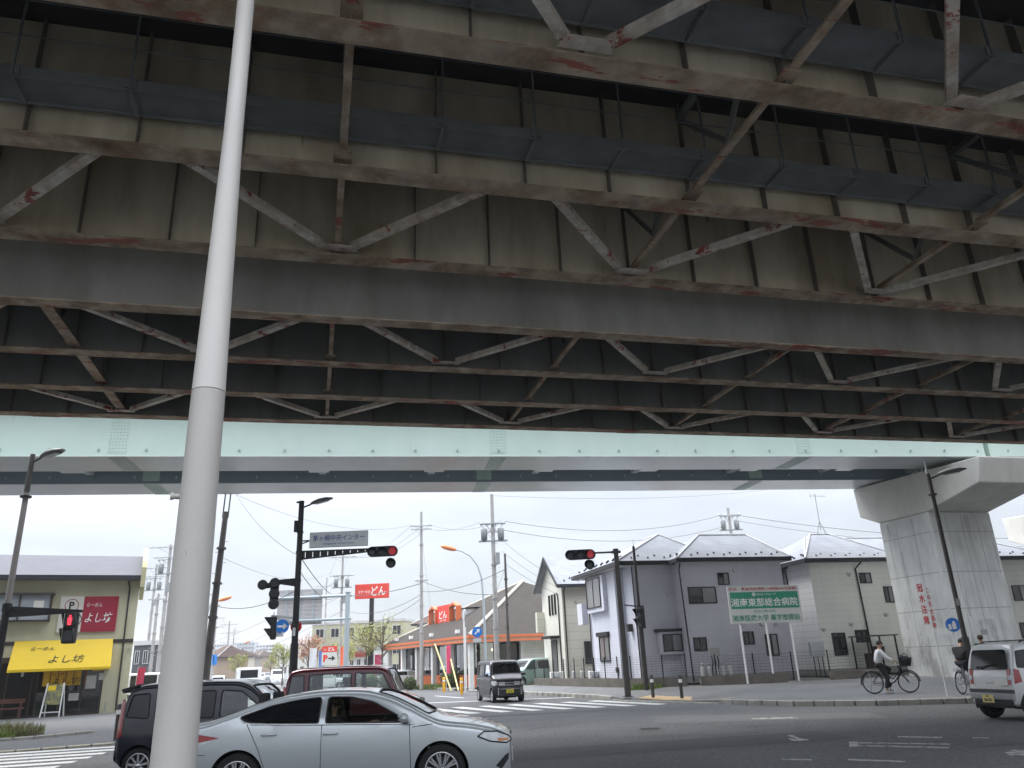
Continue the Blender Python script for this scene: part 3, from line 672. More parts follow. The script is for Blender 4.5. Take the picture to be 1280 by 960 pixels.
g = MB(); g.bx(x0, x1, -.16, -.13, z0, z1); g.bx(x0-.02, x1+.02, -.13, -.1, z0-.02, z1+.02); o = g.build('name_sign', M_SIGNW, sg)
g = MB(); g.beam((0, -.05, (z0+z1)/2), (x0+.4, -.1, (z0+z1)/2), .05, .05); g.beam((0, 0, (z0+z1)/2-.14), (x0, -.09, (z0+z1)/2), .04, .04); g.build('bracket', BLACK, o)
text('茅ヶ崎中央インター', o, (x0+x1)/2, z0+(z1-z0)*.6, .25, M_NAVY, y=-.166, w=(x1-x0)*.9, bold=.012)
text('Chigasaki Chuo Inter', o, (x0+x1)/2, z0+(z1-z0)*.2, .11, M_NAVY, y=-.166, w=(x1-x0)*.55)
def truss_arm(parent, p, q, h0, h1, m=BLACK, n=8):
    p, q = Vector(p), Vector(q); g = MB()
    g.tube([p+Z*h0/2, q+Z*h1/2], .032, 8); g.tube([p-Z*h0/2, q-Z*h1/2], .032, 8)
    for i in range(n+1):
        a = p.lerp(q, i/n); h = h0+(h1-h0)*i/n; g.bx(a.x-.135, a.x+.135, a.y-.012, a.y+.012, a.z-h/2, a.z+h/2)
    return g.build('signal_arm', m, parent)
xa, za = S(460, 688); truss_arm(sg, (.1, 0, S(380, 694)[1]), (xa+.05, -.05, za), .3, .1, n=9)
xh, zh = S(478.5, 689.5)
veh_head(sg, (xh, -.1, zh), (1, 0, 0), (.1, -1, -.06), 2, .175)
disc_head(sg, (S(489, 704)[0], -.1, S(489, 704)[1]), .19, .15, (.1, -1, -.06), M_LENS)
# heads for the avenue, seen from behind
xv, zv = S(342.5, 742)
truss_arm(sg, (-.1, 0, S(365, 728)[1]), (xv+.1, .05, S(350, 727)[1]), .26, .1, n=4)
g = MB(); g.bx(xv-.17, xv+.17, -.02, .1, S(342, 758)[1], S(342, 727)[1]); g.bx(S(325, 731)[0], xv-.172, -.0, .08, S(342, 735)[1], S(342, 728)[1]); g.build('signal_back', M_SIG, sg, bevel=.06)
for k, v in enumerate((729, 742, 755)): disc_head(sg, (xv, .02, S(342, v)[1]), .2, .17, (-.35, .94, 0), M_LENS, back=M_SIG)
disc_head(sg, (S(328, 731)[0], .02, S(328, 731)[1]), .19, .17, (-.35, .94, 0), M_LENS)
zp = S(342, 785)[1]; xp = S(341.5, 785)[0]
g = MB(); g.beam((-.1, 0, S(362, 773)[1]), (xp-.1, 0, S(340, 770)[1]), .05, .09); g.beam((-.1, 0, S(362, 773)[1]-.12), (xp, 0, S(340, 770)[1]-.1), .03, .05); g.cyl((xp, 0, zp+.4), (xp, 0, zp+.6), .02, n=8); g.build('pedestrian_arm', GREYM, sg)
ped_head(sg, (xp, 0, zp), -70)
def round_sign(parent, c, r, rz, m, name='round_sign', white=True):
    M = Matrix.Translation(Vector(c)) @ Matrix.Rotation(R(rz), 4, 'Z') @ Matrix.Rotation(R(90), 4, 'X')
    g = MB(M); g.lathe([(0, .006), (r, .006), (r, -.006), (0, -.006)], 28, smooth=False); o = g.build(name, m, parent)
    return o, M
o, M = round_sign(sg, (S(353, 783)[0], -.05, S(353, 783)[1]), .26, 15, M_BLUE)
g = MB(M); g.bx(-.17, .17, -.035, .035, .0065, .009); g.prism([(.05, -.12), (.2, 0), (.05, .12)], .0065, .009); g.build('arrow', M_WH, o)
g = MB(); g.bx(S(346, 790)[0], S(355, 790)[0], -.06, -.05, S(350, 796)[1], S(350, 790)[1]); g.build('plate', M_SIGNW, sg)
round_sign(sg, (-.02, .17, S(372, 783)[1]), .22, 0, M_RSIGN)
g = MB(); g.bx(-.05, .05, -.165, -.15, S(368, 795)[1], S(368, 785)[1]); g.build('number_label', M_SIGNW, sg)
g = MB(); g.bx(-.24, -.11, -.08, .08, S(371, 665)[1], S(371, 651)[1]); g.bx(-.2, -.1, -.05, .05, S(371, 629)[1], S(371, 627)[1]); g.build('control_box', BLACK, sg)
SIG_TOP = Vector((X, Y, ztop))

# ---- left lamp post with the red pedestrian light
X, Y = -14.75, 22.9
lp = thing('lamp_post', 'dark lamp post at the left edge with a red pedestrian light on its arm', 'lamp post', (X, Y, .09)); PL = Pl(X, Y, 0)
def S(u, v): a, z = PL(u, v); return a, z-.09
zt = S(42, 568)[1]; zm = S(30, 616)[1]; zl = S(7, 760)[1]
g = MB(); g.cyl((0, 0, 0), (0, 0, zl), .115, .1, n=16); g.cyl((0, 0, zm-.15), (0, 0, zm-.1), .16, n=16); g.cyl((0, 0, zl-.1), (0, 0, zl+.12), .13, n=16); g.cyl((0, 0, 0), (0, 0, .03), .2, n=16); g.build('pole', BLACK, lp)
g = MB(); g.cyl((0, 0, zl), (0, 0, zm), .085, .078, n=16); g.build('pole_section', mat('worn brown grey pole', (.22, .2, .19), .5), lp)
g = MB(); g.cyl((0, 0, zm), (0, 0, zt), .078, .07, n=16); g.build('pole_section', DARK, lp)
led_lamp(lp, (.05, 0, S(45, 577)[1]), (1, -.35, 0), .85, .3, .12)
xe, ze = S(92, 765)
g = MB(); a = S(14, 764); g.add([], []); g.prism([(.08, a[1]-.17), (.08, a[1]+.14), (xe+.25, ze+.05), (xe+.25, ze-.02), (xe*.6, ze-.05)], -.04, .04, f=lambda p, q, c: (p, c, q)); g.build('signal_arm', BLACK, lp)
g = MB(); g.cyl((xe, 0, ze), (xe, 0, ze-.2), .03, n=8); g.tube([(xe+.12, .02, ze), (xe+.24, .05, ze-.2), (xe+.1, .1, ze-.4)], .012, 6); g.build('hanger', BLACK, lp)
ped_head(lp, (xe-.02, -.02, S(91, 785)[1]), 10, True, .36, .84)

# ---- right signal post and pedestrian post
X, Y = 4.12, 33.7
rp = thing('traffic_signal', 'brown signal post at the pavement corner with a red light on a short arm', 'traffic signal', (X, Y, .15)); PL = Pl(X, Y, 0)
def S(u, v): a, z = PL(u, v); return a, z-.15
zt = S(767, 688)[1]
g = MB(); g.cyl((0, 0, 0), (0, 0, 2.3), .13, .12, n=16); g.cyl((0, 0, 2.3), (0, 0, zt), .11, .1, n=16); g.cyl((0, 0, zt), (0, 0, zt+.06), .12, n=16); g.cyl((0, 0, 0), (0, 0, .03), .2, n=16)
za = S(770, 690)[1]; g.cyl((-.2, 0, za), (.2, 0, za), .06, n=10); g.build('pole', DARK, rp)
xh, zh = S(725, 693.5)
g = MB(); g.cyl((-.1, 0, za), (xh+.4, -.02, zh+.05), .04, n=10); g.build('signal_arm', DARK, rp)
veh_head(rp, (xh, -.08, zh), (1, 0, 0), (-.22, -1, -.06), 2, .185)
disc_head(rp, (S(737, 706)[0], -.08, S(737, 706)[1]), .2, .15, (-.3, -1, -.06), M_LENS)
X2, Y2 = 5.28, 36.4
rp2 = thing('pedestrian_signal_post', 'thin brown post with a pedestrian signal beside the lavender house', 'signal post', (X2, Y2, .3)); PL = Pl(X2, Y2, 0)
zt = PL(788, 683)[1]-.3; zc = PL(797, 773)[1]-.3
g = MB(); g.cyl((0, 0, -.05), (0, 0, 2.6), .11, .1, n=14); g.cyl((0, 0, 2.6), (0, 0, zt), .07, .06, n=14); g.cyl((0, 0, zt), (0, 0, zt+.35), .012, .004, n=6); g.build('pole', DARK, rp2)
zk = PL(795, 759)[1]-.3
g = MB(); g.beam((-.85, -1.9, zk), (.14, .02, zk), .05, .05); g.bx(-.09, .2, -.12, .1, zk-.05, zk+.06); g.build('bracket', DARK, rp2)
ped_head(rp2, (.02, -.18, zc), -62, False, .34, .9)

# ---- right lamp post
X, Y = 13.95, 26.0
lp = thing('lamp_post', 'slim dark lamp post standing in front of the concrete pier', 'lamp post', (X, Y, .16)); PL = Pl(X, Y, 0)
def S(u, v): a, z = PL(u, v); return a, z-.16
zt = S(1163, 592)[1]; zs = S(1160, 577)[1]; zl = S(1206, 796)[1]
g = MB(); g.cyl((0, 0, 0), (0, 0, zl), .12, .11, n=16); g.cyl((0, 0, zl), (0, 0, zt), .075, .062, n=16); g.cyl((0, 0, 0), (0, 0, .03), .2, n=16); g.cyl((0, 0, S(1172, 619)[1]), (0, 0, S(1172, 617)[1]), .13, n=12); g.build('pole', DARK, lp)
g = MB(); g.cyl((-.02, 0, zt), (-.03, 0, zs), .05, .008, n=8); g.build('finial', GREYM, lp)
led_lamp(lp, (.04, 0, S(1166, 598)[1]), (1, -.3, 0), .85, .28, .1)
g = MB(); g.bx(-.06, .06, -.086, -.078, S(1203, 757)[1], S(1203, 748)[1]); g.build('number_label', mat('label plate', (.35, .35, .34), .6), lp)

# ---- bollards
def bollard(lbl, x, y, z, h=.82):
    t = thing('bollard', lbl, 'bollard', (x, y, z), 0, 'pavement bollards')
    g = MB(); g.lathe([(.065, 0), (.065, h-.03), (.055, h), (0, h+.005)], 16); g.build('post', DARK, t)
    g = MB(); g.lathe([(.067, h-.27), (.0675, h-.15)], 16); g.build('reflective_band', WHITEP, t)
bollard('brown bollard nearer the signal post, on the ochre paving', 4.98, 32.75, .14)
bollard('brown bollard on the ochre paving farther from the signal post', 5.8, 31.15, .14)
bollard('brown bollard at the kerb beside the navy car', -11.5, 23.6, .07, .95)

# ---- utility poles
def insul(g, p): g.cyl(p, (p[0], p[1], p[2]+.16), .04, .03, n=6, mi=1)
TOPS = {}
def upole(key, lbl, u, v, y, vtop, r=.16, m=M_CPOLE, arms=((.25, .9),), trans=False, rz=0, cat='utility pole', steps=True):
    b = gd(u, v, y); b.z = .05; t = thing('utility_pole', lbl, cat, b, rz, 'utility poles')
    c = Pl(b.x, b.y, 0); zt = c(u, vtop)[1]-.05
    # the top drifts with perspective: use the column where the upright meets vtop
    for _ in range(3):
        d = Vector((b.x, b.y, zt))-C0; uu = 640+970*d.dot(_Rt)/d.dot(_F); zt = c(uu, vtop)[1]-.05
    g = MB(); g.cyl((0, 0, 0), (0, 0, zt), r, r*.62, n=14)
    for z in (zt*.3, zt*.45, zt*.62, zt*.8): g.cyl((0, 0, z), (0, 0, z+.1), r*1.12, n=12)
    if steps:
        for i in range(10): g.cyl((0, 0, zt*.35+i*.5), ((.3 if i % 2 else -.3), 0, zt*.35+i*.5), .012, n=5)
    g.build('pole', m, t)
    a = MB()
    for dz, w in arms:
        a.beam((-w, -.12, zt-dz), (w, -.12, zt-dz), .08, .08)
        for x in (-w+.08, -w*.35, w-.08): insul(a, (x, -.12, zt-dz+.04))
        a.beam((-w*.6, -.1, zt-dz), (0, -.05, zt-dz-.5), .03, .03)
    if arms: a.build('crossarm', [GREYM, WHITEP], t)
    if trans:
        q = MB()
        for x in (-.55, .5): q.lathe([(0, 0), (.19, .02), (.21, .66), (.17, .72), (0, .74)], 14, M=Matrix.Translation((x, -.1, zt-trans)))
        q.beam((-.9, -.1, zt-trans-.06), (.9, -.1, zt-trans-.06), .1, .1); q.bx(.15, .38, -.32, -.1, zt-trans-1.5, zt-trans-.8); q.beam((-.8, -.25, zt-trans+1.0), (.8, -.25, zt-trans+1.0), .06, .06)
        for x in (-.7, -.35, .2, .6): q.cyl((x, -.25, zt-trans+.85), (x, -.25, zt-trans+1.0), .045, n=6); q.cyl((x, -.25, zt-trans+.9), (x*.6, -.1, zt-trans+.6), .012, n=4)
        q.build('transformer', mat('dull transformer grey', (.27, .28, .29), .6, var=.15), t)
    TOPS[key] = (Vector((b.x, b.y, zt+.05)), R(rz)); return t
upole('dark', 'dark utility pole with an open frame top just behind the pale pole', 255, 846, 38, 640, .2, M_BROWN, ())
tp = TOPS['dark'][0]
t = bpy.data.objects[[o.name for o in bpy.data.objects if o.get('label', '').startswith('dark utility pole with')][0]]
g = MB(); z = tp.z-.05; g.beam((-.13, 0, z-.3), (-.13, 0, z+.9), .05, .05); g.beam((.13, 0, z-.3), (.13, 0, z+.9), .05, .05); g.beam((-.75, 0, z+.92), (.6, 0, z+.92), .07, .07); g.build('top_frame', DARK, t); t.rotation_euler = (0, R(2.4), 0); TOPS['dark'] = (tp+Vector((.36, 0, 0)), 0.)
upole('a', 'pale utility pole with one crossarm left of the steakhouse roof', 527, 851, 60, 640, .15, arms=((1.1, .85), (1.35, .8), (5.2, .5)))
upole('b', 'tall thick concrete utility pole with a transformer rack, between steakhouse and beige house', 622, 846, 49, 618, .17, arms=((1.9, .8), (2.4, .7)), trans=2.9)
upole('c', 'short black pole with a box, right beside the tall concrete pole', 637, 848, 46.5, 692, .1, M_BROWN, (), steps=False)
upole('d', 'utility pole with crossarms and transformer above the maroon car', 424, 845, 74, 690, .15, arms=((.5, 1.3), (2.2, 1.1)), trans=3.2)
upole('e', 'cluttered utility pole with transformers beside the ramen shop roof', 196, 850, 62, 681, .17, arms=((.2, 1.6), (1.0, 1.2)), trans=2.2)
upole('f', 'plain grey utility pole standing before the white van', 186, 855, 56, 742, .13, arms=((.4, .6),))
upole('e2', 'utility pole just left of the cluttered transformer pole', 180, 852, 76, 705, .15, arms=((.4, 1.1), (1.2, 1.)), trans=2.4)
upole('g', 'slim crossarmed pole behind the avenue trees, left of the transformer pole', 404, 845, 112, 722, .14, arms=((1.2, 1.6),))
upole('h', 'far utility pole on the left side of the avenue, nearest to the blue guide sign', 264, 846, 105, 768, .16, arms=((.5, 1.3), (1.6, 1.2)))
upole('i', 'far utility pole on the left of the avenue, behind the brown house', 282, 842, 135, 776, .16, arms=((.6, 1.5), (2., 1.4), (3.4, 1.4)))
upole('j', 'far utility pole on the left of the avenue, before the apartment blocks', 289, 840, 165, 786, .16, arms=((.6, 1.5), (2., 1.4)))
upole('k', 'utility pole with three switch rods behind the lavender house roof', 936, 830, 62, 635, .17, arms=((.6, .9),), trans=1.7)
tp = TOPS['k'][0]
# curved street lights
M_ORL = mat('orange lantern cover', (.75, .25, .1), .4, var=.05)
M_TEAL = mat('pale blue grey pole', (.38, .43, .46), .5, var=.06)
def street_light(lbl, u, v, y, pts, r=.07, m=M_TEAL):
    b = gd(u, v, y); t = thing('street_light', lbl, 'street light', (b.x, b.y, .1), 0, 'curved street lights'); c = Pl(b.x, b.y, 0)
    P = [(0, 0, 0)]+[(c(p, q)[0], 0, c(p, q)[1]-.1) for p, q in pts]
    g = MB(); g.tube(P, [r]+[r*(1-.55*(i+1)/len(pts)) for i in range(len(pts))], 10); g.build('pole', m, t)
    e = Vector(P[-1]); d = (e-Vector(P[-2])).normalized(); h = MB(); Mx = Matrix((d, Vector((0, 1, 0)), d.cross(Vector((0, 1, 0))))).transposed()
    L = .58; h.ball(e+d*L*.6, (L, L*.42, L*.28), 12, M=Mx); h.build('lamp_head', M_ORL, t)
street_light('curved arm street light with orange lantern before the steakhouse', 608, 842, 53, [(605, 760), (602, 722), (597, 707), (588, 695), (577, 689), (567, 686.5)], .085)
street_light('curved arm street light with orange lantern behind the dark leaning pole', 255, 845, 66, [(259, 770), (262, 757), (266, 753), (276, 750)], .08)
street_light('small far street light over the apartment blocks', 300, 838, 150, [(301, 812), (303, 805), (307, 803.5)], .1)
# ---- road signs on thin poles
def sign_pole(lbl, u, v, y, us, vs, r, rz=0, H=None, plate=False, arrow=True):
    b = gd(u, v, y); t = thing('road_sign', lbl, 'road sign', (b.x, b.y, .15)); c = Pl(b.x, b.y, 0); a, z = c(us, vs); z -= .15
    g = MB(); g.cyl((0, 0, 0), (0, 0, z+r), .032, n=10); g.build('pole', WHITEP, t)
    g = MB(); g.beam((0, -.02, z), (a, -.04, z), .03, .03); g.build('bracket', GREYM, t)
    o, M = round_sign(t, (a, -.06, z), r, rz, M_BLUE)
    g = MB(M)
    if arrow:
        g.beam((-.13*r/.3, -.12*r/.3, .0085), (.06*r/.3, .08*r/.3, .0085), .07*r/.3, .003); g.prism([(.16*r/.3, .17*r/.3), (-.05*r/.3, .14*r/.3), (.12*r/.3, -.06*r/.3)], .0068, .01)
    else:
        g.ball((.05*r/.3, .1*r/.3, .008), (.045, .05, .003), 8); g.bx(-.03, .1, -.15, .05, .0068, .009); g.bx(-.16, -.06, -.16, .02, .0068, .009)
    g.build('symbol', M_WH, o)
    if plate: q = MB(); q.bx(a-.26, a+.26, -.07, -.06, z-r-.3, z-r-.05); q.build('plate', M_SIGNW, t)
    return t
sign_pole('blue round arrow sign with a plate below on a pole by the steakhouse', 583, 850, 52, 596.5, 790, .33, 10, plate=True)
sign_pole('blue round pedestrian sign on a white pole before the pier', 1206, 862, 29.2, 1190, 781, .24, -12, arrow=False)
b = gd(1184, 869, 25.2)
t = thing('thin_post', 'thin white leaning stake at the kerb before the pier', 'post', (b.x, b.y, .16)); g = MB(); cc = Pl(b.x, b.y, 0); e = cc(1170, 790)
g.cyl((0, 0, 0), (e[0], .15, e[1]-.16), .014, n=8); g.build('stake', WHITEP, t)
b = gd(581.5, 856, 50)
t = thing('sign_post', 'bare white sign post seen edge-on left of the black van', 'post', (b.x, b.y, .05)); g = MB(); cc = Pl(b.x, b.y, 0); z = cc(580, 764)[1]; g.cyl((0, 0, 0), (0, 0, z), .05, n=10); g.build('pole', WHITEP, t)
g = MB(); g.cyl((-.02, 0, z-.25), (.03, .02, z-.25), .33, n=20); g.build('sign_back', GREYM, t)
M_YEL = mat('yellow bollard paint', (.75, .38, .03), .5, var=.08)
for u, v, y, l in ((555, 853, 53, 'orange yellow bollard farther from the black van'), (577, 858, 47.5, 'orange yellow bollard nearest the black van')):
    b = gd(u, v, y); t = thing('yellow_bollard', l, 'bollard', (b.x, b.y, .02), 0, 'yellow bollards'); g = MB(); g.lathe([(.09, 0), (.09, .84), (.07, .88), (0, .89)], 14); g.build('post', M_YEL, t); g = MB(); g.lathe([(.092, .62), (.092, .72)], 14); g.build('reflective_band', WHITEP, t)
M_PYEL = mat('pale yellow guard', (.72, .62, .32), .5, var=.08)
for (u0, v0, u1, v1, l) in ((543.5, 805, 564, 856, 'longer pale yellow guy wire guard before the steakhouse'), (563.5, 824, 573, 857, 'shorter pale yellow guy wire guard before the steakhouse')):
    b = gd(u1, v1, 54); b.z = .02; e = gd(u0, v0, 55.5); t = thing('guy_guard', l, 'guy wire guard', b, 0, 'guy wire guards'); g = MB(); g.cyl((0, 0, 0), e-b, .055, n=8); g.build('tube', M_PYEL, t)
# ---- gantry with the back of a direction sign
b = gd(432, 842, 52)
t = thing('sign_gantry', 'pale blue gantry post holding the blank back of a direction board over the avenue', 'sign gantry', (b.x, b.y, .1)); c = Pl(b.x, b.y, 0)
def S(u, v): a, z = c(u, v); return a, z-.1
g = MB(); g.cyl((0, 0, 0), (0, 0, S(434, 741)[1]), .17, .15, n=16); g.cyl((0, 0, S(434, 741)[1]), (0, 0, S(434, 740)[1]), .19, n=16); g.build('post', M_TEAL, t)
g = MB()
for v in (744.5, 773.5): z = S(432, v)[1]; g.cyl((.25, 0, z), (S(345, v)[0], 0, z), .09, n=12)
g.build('arm', M_TEAL, t)
x0, z1 = S(347, 738); x1, z0 = S(401, 780)
g = MB(); n = 9
for i in range(n): a = z0+(z1-z0)*i/n; g.bx(x0, x1, .16, .2, a+.012, a+(z1-z0)/n)
o = g.build('sign_board', mat('board back', (.4, .39, .4), .6, metal=.2), t)
g = MB()
for f in (.2, .5, .8): x = x0+(x1-x0)*f; g.bx(x-.05, x+.05, .1, .159, z0, z1)
g.build('rail', M_TEAL, o)
# ---- wires
M_WIRE = mat('cable sheath', (.11, .11, .115), .6)
def wire(lbl, p, q, s=.5, r=.009, grp='overhead wires'):
    g = MB(); g.tube(sag(p, q, s, 14), r, 5); o = g.build('overhead_wire', M_WIRE); return tag(o, lbl, 'wire', grp)
def T(k, dz=0, x=0): p, rz = TOPS[k]; return p+Vector((x*math.cos(rz), x*math.sin(rz)-.12, dz))
wl = 'thin dark overhead wire sagging across the sky between utility poles'
wire(wl, T('dark', .8, .5), T('a', -1.0, -.7), .9); wire(wl, T('dark', .8, .5), SIG_TOP+Vector((.0, 0, -2.1)), .35); wire(wl, T('dark', -2.2), T('d', -1.8, -.8), .9)
wire(wl, T('dark', -4.5), SIG_TOP+Vector((0, 0, -3.4)), .35, .014)
for x in (-.7, .1, .75): wire(wl, T('a', -1.0, x), T('d', -.4, x*1.3), 1.0)
for x in (-.6, .6): wire(wl, T('a', -1.0, x), T('b', -1.7, x), .5); wire(wl, T('d', -.4, x), T('g', -1.1, x), .8)
wire(wl, T('a', -5.2), T('b', -6.2), .3, .02); wire(wl, T('a', -6.2), T('d', -5.2), .8, .016); wire(wl, T('a', -6.5), T('d', -6.2), .9, .016); wire(wl, T('d', -3.5), SIG_TOP+Vector((0, 0, -2.6)), 1.0, .016)
wire(wl, T('d', -4.0), T('a', -5.4), .3, .03); wire(wl, T('d', -4.0, -.3), SIG_TOP+Vector((0.1, 0, -2.2)), .4, .02)
for dz, x in ((-1.75, .7), (-2.3, .6)): wire(wl, T('b', dz, x), T('k', -.55 if x > .65 else -1.5, -.6), .9, .016)
wire(wl, T('b', -.1), T('k', 2.2, 0)+Vector((6, 4, 0)), .5)
for i, x in enumerate((.5, .7)): wire(wl, T('k', -.6-.5*i, x), Vector((46, 62, 9.0-.7*i)), .8, .02 if i == 0 else .014)
wire(wl, T('b', -2.9, .5), Vector((2.2, 46.6, 6.1)), .15); wire(wl, T('b', -3.6, .5), Vector((2.2, 46.6, 5.6)), .15); wire(wl, T('c', -.6), Vector((2.2, 46.6, 5.2)), .12)
wire(wl, T('c', -.9), T('a', -6.0), .4, .018); wire(wl, T('b', -6.2), T('c', -.8), .05)
for dz in (-.1, -1.0, -2.0): wire(wl, T('e', dz, 1.2), T('h', -.5+dz*.4, 1.), 1.0); wire(wl, T('h', -.4+dz*.5, .9), T('i', -.5+dz*.5, 1.1), .8); wire(wl, T('i', -.5+dz*.5, 1.1), T('j', -.5+dz*.5, 1.1), .8)
for dz in (-3.4, -5.0, -6.4): wire(wl, T('h', dz), T('d', dz+1), .5, .016)
wire(wl, T('e2', -.4, .8), T('e', -.9, -.9), .2); wire(wl, T('f', -.4, .4), T('e', -2.2, .8), .2); wire(wl, T('e', -.2, 1.5), T('e', -4.6, .9), .02, .02)
b = gd(545, 790, 56); wire('steep guy wire running down from the pale utility pole to its guard', T('a', -1.5), gd(543.5, 805, 55.5), .02)
# ================================================================== buildings
M_FRAME = mat('black window frame', (.02, .021, .023), .4, var=.05)
M_WFRAME = mat('pale window frame', (.55, .55, .54), .5, var=.05)
M_CURT = mat('pale curtain behind glass', (.16, .165, .165), .3, var=.2, scale=6, spec=.8, coat=.6)
M_ROOFS = siding('pale slate roof', (.29, .3, .33), .115, depth=.6, line=-.3, spec=.15, var=.12)
M_FASC = mat('dark eave trim', (.035, .036, .042), .5, var=.1)
M_FOUND = mat('grey foundation render', (.3, .3, .29), .9, var=.12)
M_PIPE = mat('dark downpipe', (.04, .037, .036), .5)
M_LAV = siding('lavender grey siding', (.55, .545, .6), .46, depth=.1, line=-.05)
M_LAVLIT = siding('skylit lavender siding', (.64, .65, .73), .46, depth=.1, line=-.05)  # lavender siding lightened to carry the open sky's light on the left side
M_CRM = siding('cream grey siding', (.82, .82, .75), .3, depth=.2, line=-.08)
M_CRMW = siding('white grey siding', (.8, .81, .8), .3, depth=.35)
M_BEI = siding('beige siding', (.62, .6, .51), .46, depth=.2)
def win(parent, x0, x1, z0, z1, y=0., n=2, frame=M_FRAME, pane=DGLASS, M=None, t=.05, name='window', curtain=-1, proud=.05):
    """sliding window: black frame with n panes; the wall faces local -y"""
    g = MB(M); g.bx(x0, x1, y-proud, y+.02, z0, z0+t); g.bx(x0, x1, y-proud, y+.02, z1-t, z1); g.bx(x0, x0+t, y-proud, y+.02, z0+t, z1-t); g.bx(x1-t, x1, y-proud, y+.02, z0+t, z1-t)
    w = (x1-x0-2*t)/n
    for i in range(1, n): g.bx(x0+t+w*i-t*.4, x0+t+w*i+t*.4, y-proud*.8, y+.02, z0+t, z1-t)
    o = g.build(name, frame, parent)
    p = MB(M)
    for i in range(n):
        a = x0+t+w*i; p.bx(a+(t*.4 if i else 0), a+w-(t*.4 if i < n-1 else 0), y-proud*.4, y-.004, z0+t, z1-t, 1 if i == curtain else 0)
    p.build('pane', [pane, M_CURT], o)
    return o
def hip(parent, x0, x1, y0, y1, z, rx0, rx1, ry0, ry1, rz, m=M_ROOFS, studs=True, fascia=True, name='roof', ft=.2):
    """hip roof: eave rectangle and ridge line"""
    g = MB(); a, b, c, d = (x0, y0, z), (x1, y0, z), (x1, y1, z), (x0, y1, z); r0, r1 = (rx0, ry0, rz), (rx1, ry1, rz)
    if abs(rx0-rx1) > abs(ry0-ry1): g.add([a, b, c, d, r0, r1], [(0, 1, 5, 4), (2, 3, 4, 5), (1, 2, 5), (3, 0, 4), (3, 2, 1, 0)])
    else: g.add([a, b, c, d, r0, r1], [(0, 1, 4), (1, 2, 5, 4), (2, 3, 5), (3, 0, 4, 5), (3, 2, 1, 0)])
    if studs:
        n = int((x1-x0)/.42)
        for i in range(1, n):
            for row, f in ((.09, 0), (.16, 1)):
                if (i % 2) != f: continue
                x = x0+(x1-x0)*i/n; zz = z+(rz-z)*row; yy = y0+(ry0-y0)*row
                if x > x0+(rx0-x0)*row+.1 and x < x1+(rx1-x1)*row-.1: g.bx(x-.03, x+.03, yy-.035, yy+.035, zz, zz+.07, 1)
        m_ = int((y1-y0)/.42)
        for i in range(1, m_):
            row = .09 if i % 2 else .16; y = y0+(y1-y0)*i/m_; g.bx(x0+(rx0-x0)*row-.05, x0+(rx0-x0)*row+.05, y-.04, y+.04, z+(rz-z)*row, z+(rz-z)*row+.09, 1)
    for p, q in ((a, r0), (b, r1 if abs(rx0-rx1) > abs(ry0-ry1) else r0), (r0, r1)): g.tube([Vector(p)+Z*.02, Vector(q)+Z*.02], .05, 6, 2)
    o = g.build(name, [m, M_FASC, mat('roof ridge cap', (.5, .5, .51), .6)], parent)
    f = MB()
    for p, q in ((a, b), (b, c), (c, d), (d, a)): f.beam(Vector(p)-Z*(ft/2+.003), Vector(q)-Z*(ft/2+.003), .1, ft)
    f.build('eave_gutter', M_FASC, o)
    return o
def pipe(parent, pts, r=.04, m=M_PIPE): g = MB(); g.tube(pts, r, 8); return g.build('downpipe', m, parent)
def vent(parent, x, z, y=0., M=None): g = MB(M); g.lathe([(0, .1), (.07, .09), (.085, .0)], 12, M=Matrix.Translation((x, y, z)) @ Matrix.Rotation(R(90), 4, 'X')); g.bx(x-.09, x+.09, y-.12, y-.001, z+.02, z+.09); return g.build('vent_hood', M_WFRAME, parent)
MS = Matrix.Rotation(R(-90), 4, 'Z')              # a wall facing local -x: (x,y) -> (y,-x)

# ---------------------------------------------------------------- ramen shop
M_OLI = mat('olive stucco', (.61, .58, .41), .9, var=.08, scale=1.2, c2=(.52, .49, .34), c2amt=.6, c2scale=.5, stretch=(1, 1, .4), bump=.25, bscale=60)
M_BRN = mat('dark brown band', (.05, .042, .036), .7)
M_YAW = mat('yellow awning vinyl', (.8, .55, .02), .5, var=.06, scale=1)
M_CRIM = mat('crimson sign panel', (.33, .025, .05), .5, var=.04)
M_SIGWH = mat('off white sign panel', (.66, .64, .58), .5, var=.04)
c_ = gz(156, 890, .1)
sh = thing('ramen_shop', 'olive two storey ramen shop with a yellow awning and crimson sign', 'shop', (c_.x, c_.y, .1), 25.5); PL = Pl(c_.x, c_.y, 25.5)
def S(u, v): a, z = PL(u, v); return a, z-.1
g = MB(); g.bx(-10, -6.0, 0, 7, 0, 6.4); g.bx(-1.15, 0, 0, 7, 0, 6.4); g.bx(-6.0, -1.15, 0, 7, 2.75, 6.4); g.bx(-6.0, -1.15, .5, 7, 0, 2.75); g.build('wall', M_OLI, sh)
g = MB(); zb_ = S(80, 803)[1]; g.bx(-10, .01, -.035, -.002, zb_-.09, zb_+.09); g.build('band', M_BRN, sh)
g = MB(); g.add([(-10.3, -.55, 6.56), (.02, -.55, 6.56), (.02, 3.2, 8.05), (-10.3, 3.2, 8.05), (-10.3, 7.2, 6.6), (.02, 7.2, 6.6)], [(0, 1, 2, 3), (3, 2, 5, 4)]); o = g.build('roof', siding('grey metal roof', (.13, .13, .145), .14, depth=.35, spec=.15, line=-.2), sh)
g = MB(); g.bx(-10.3, .02, -.6, -.5, 6.36, 6.6); g.bx(-10.3, .02, -.5, 0, 6.4, 6.46); g.build('gutter', M_FASC, o)
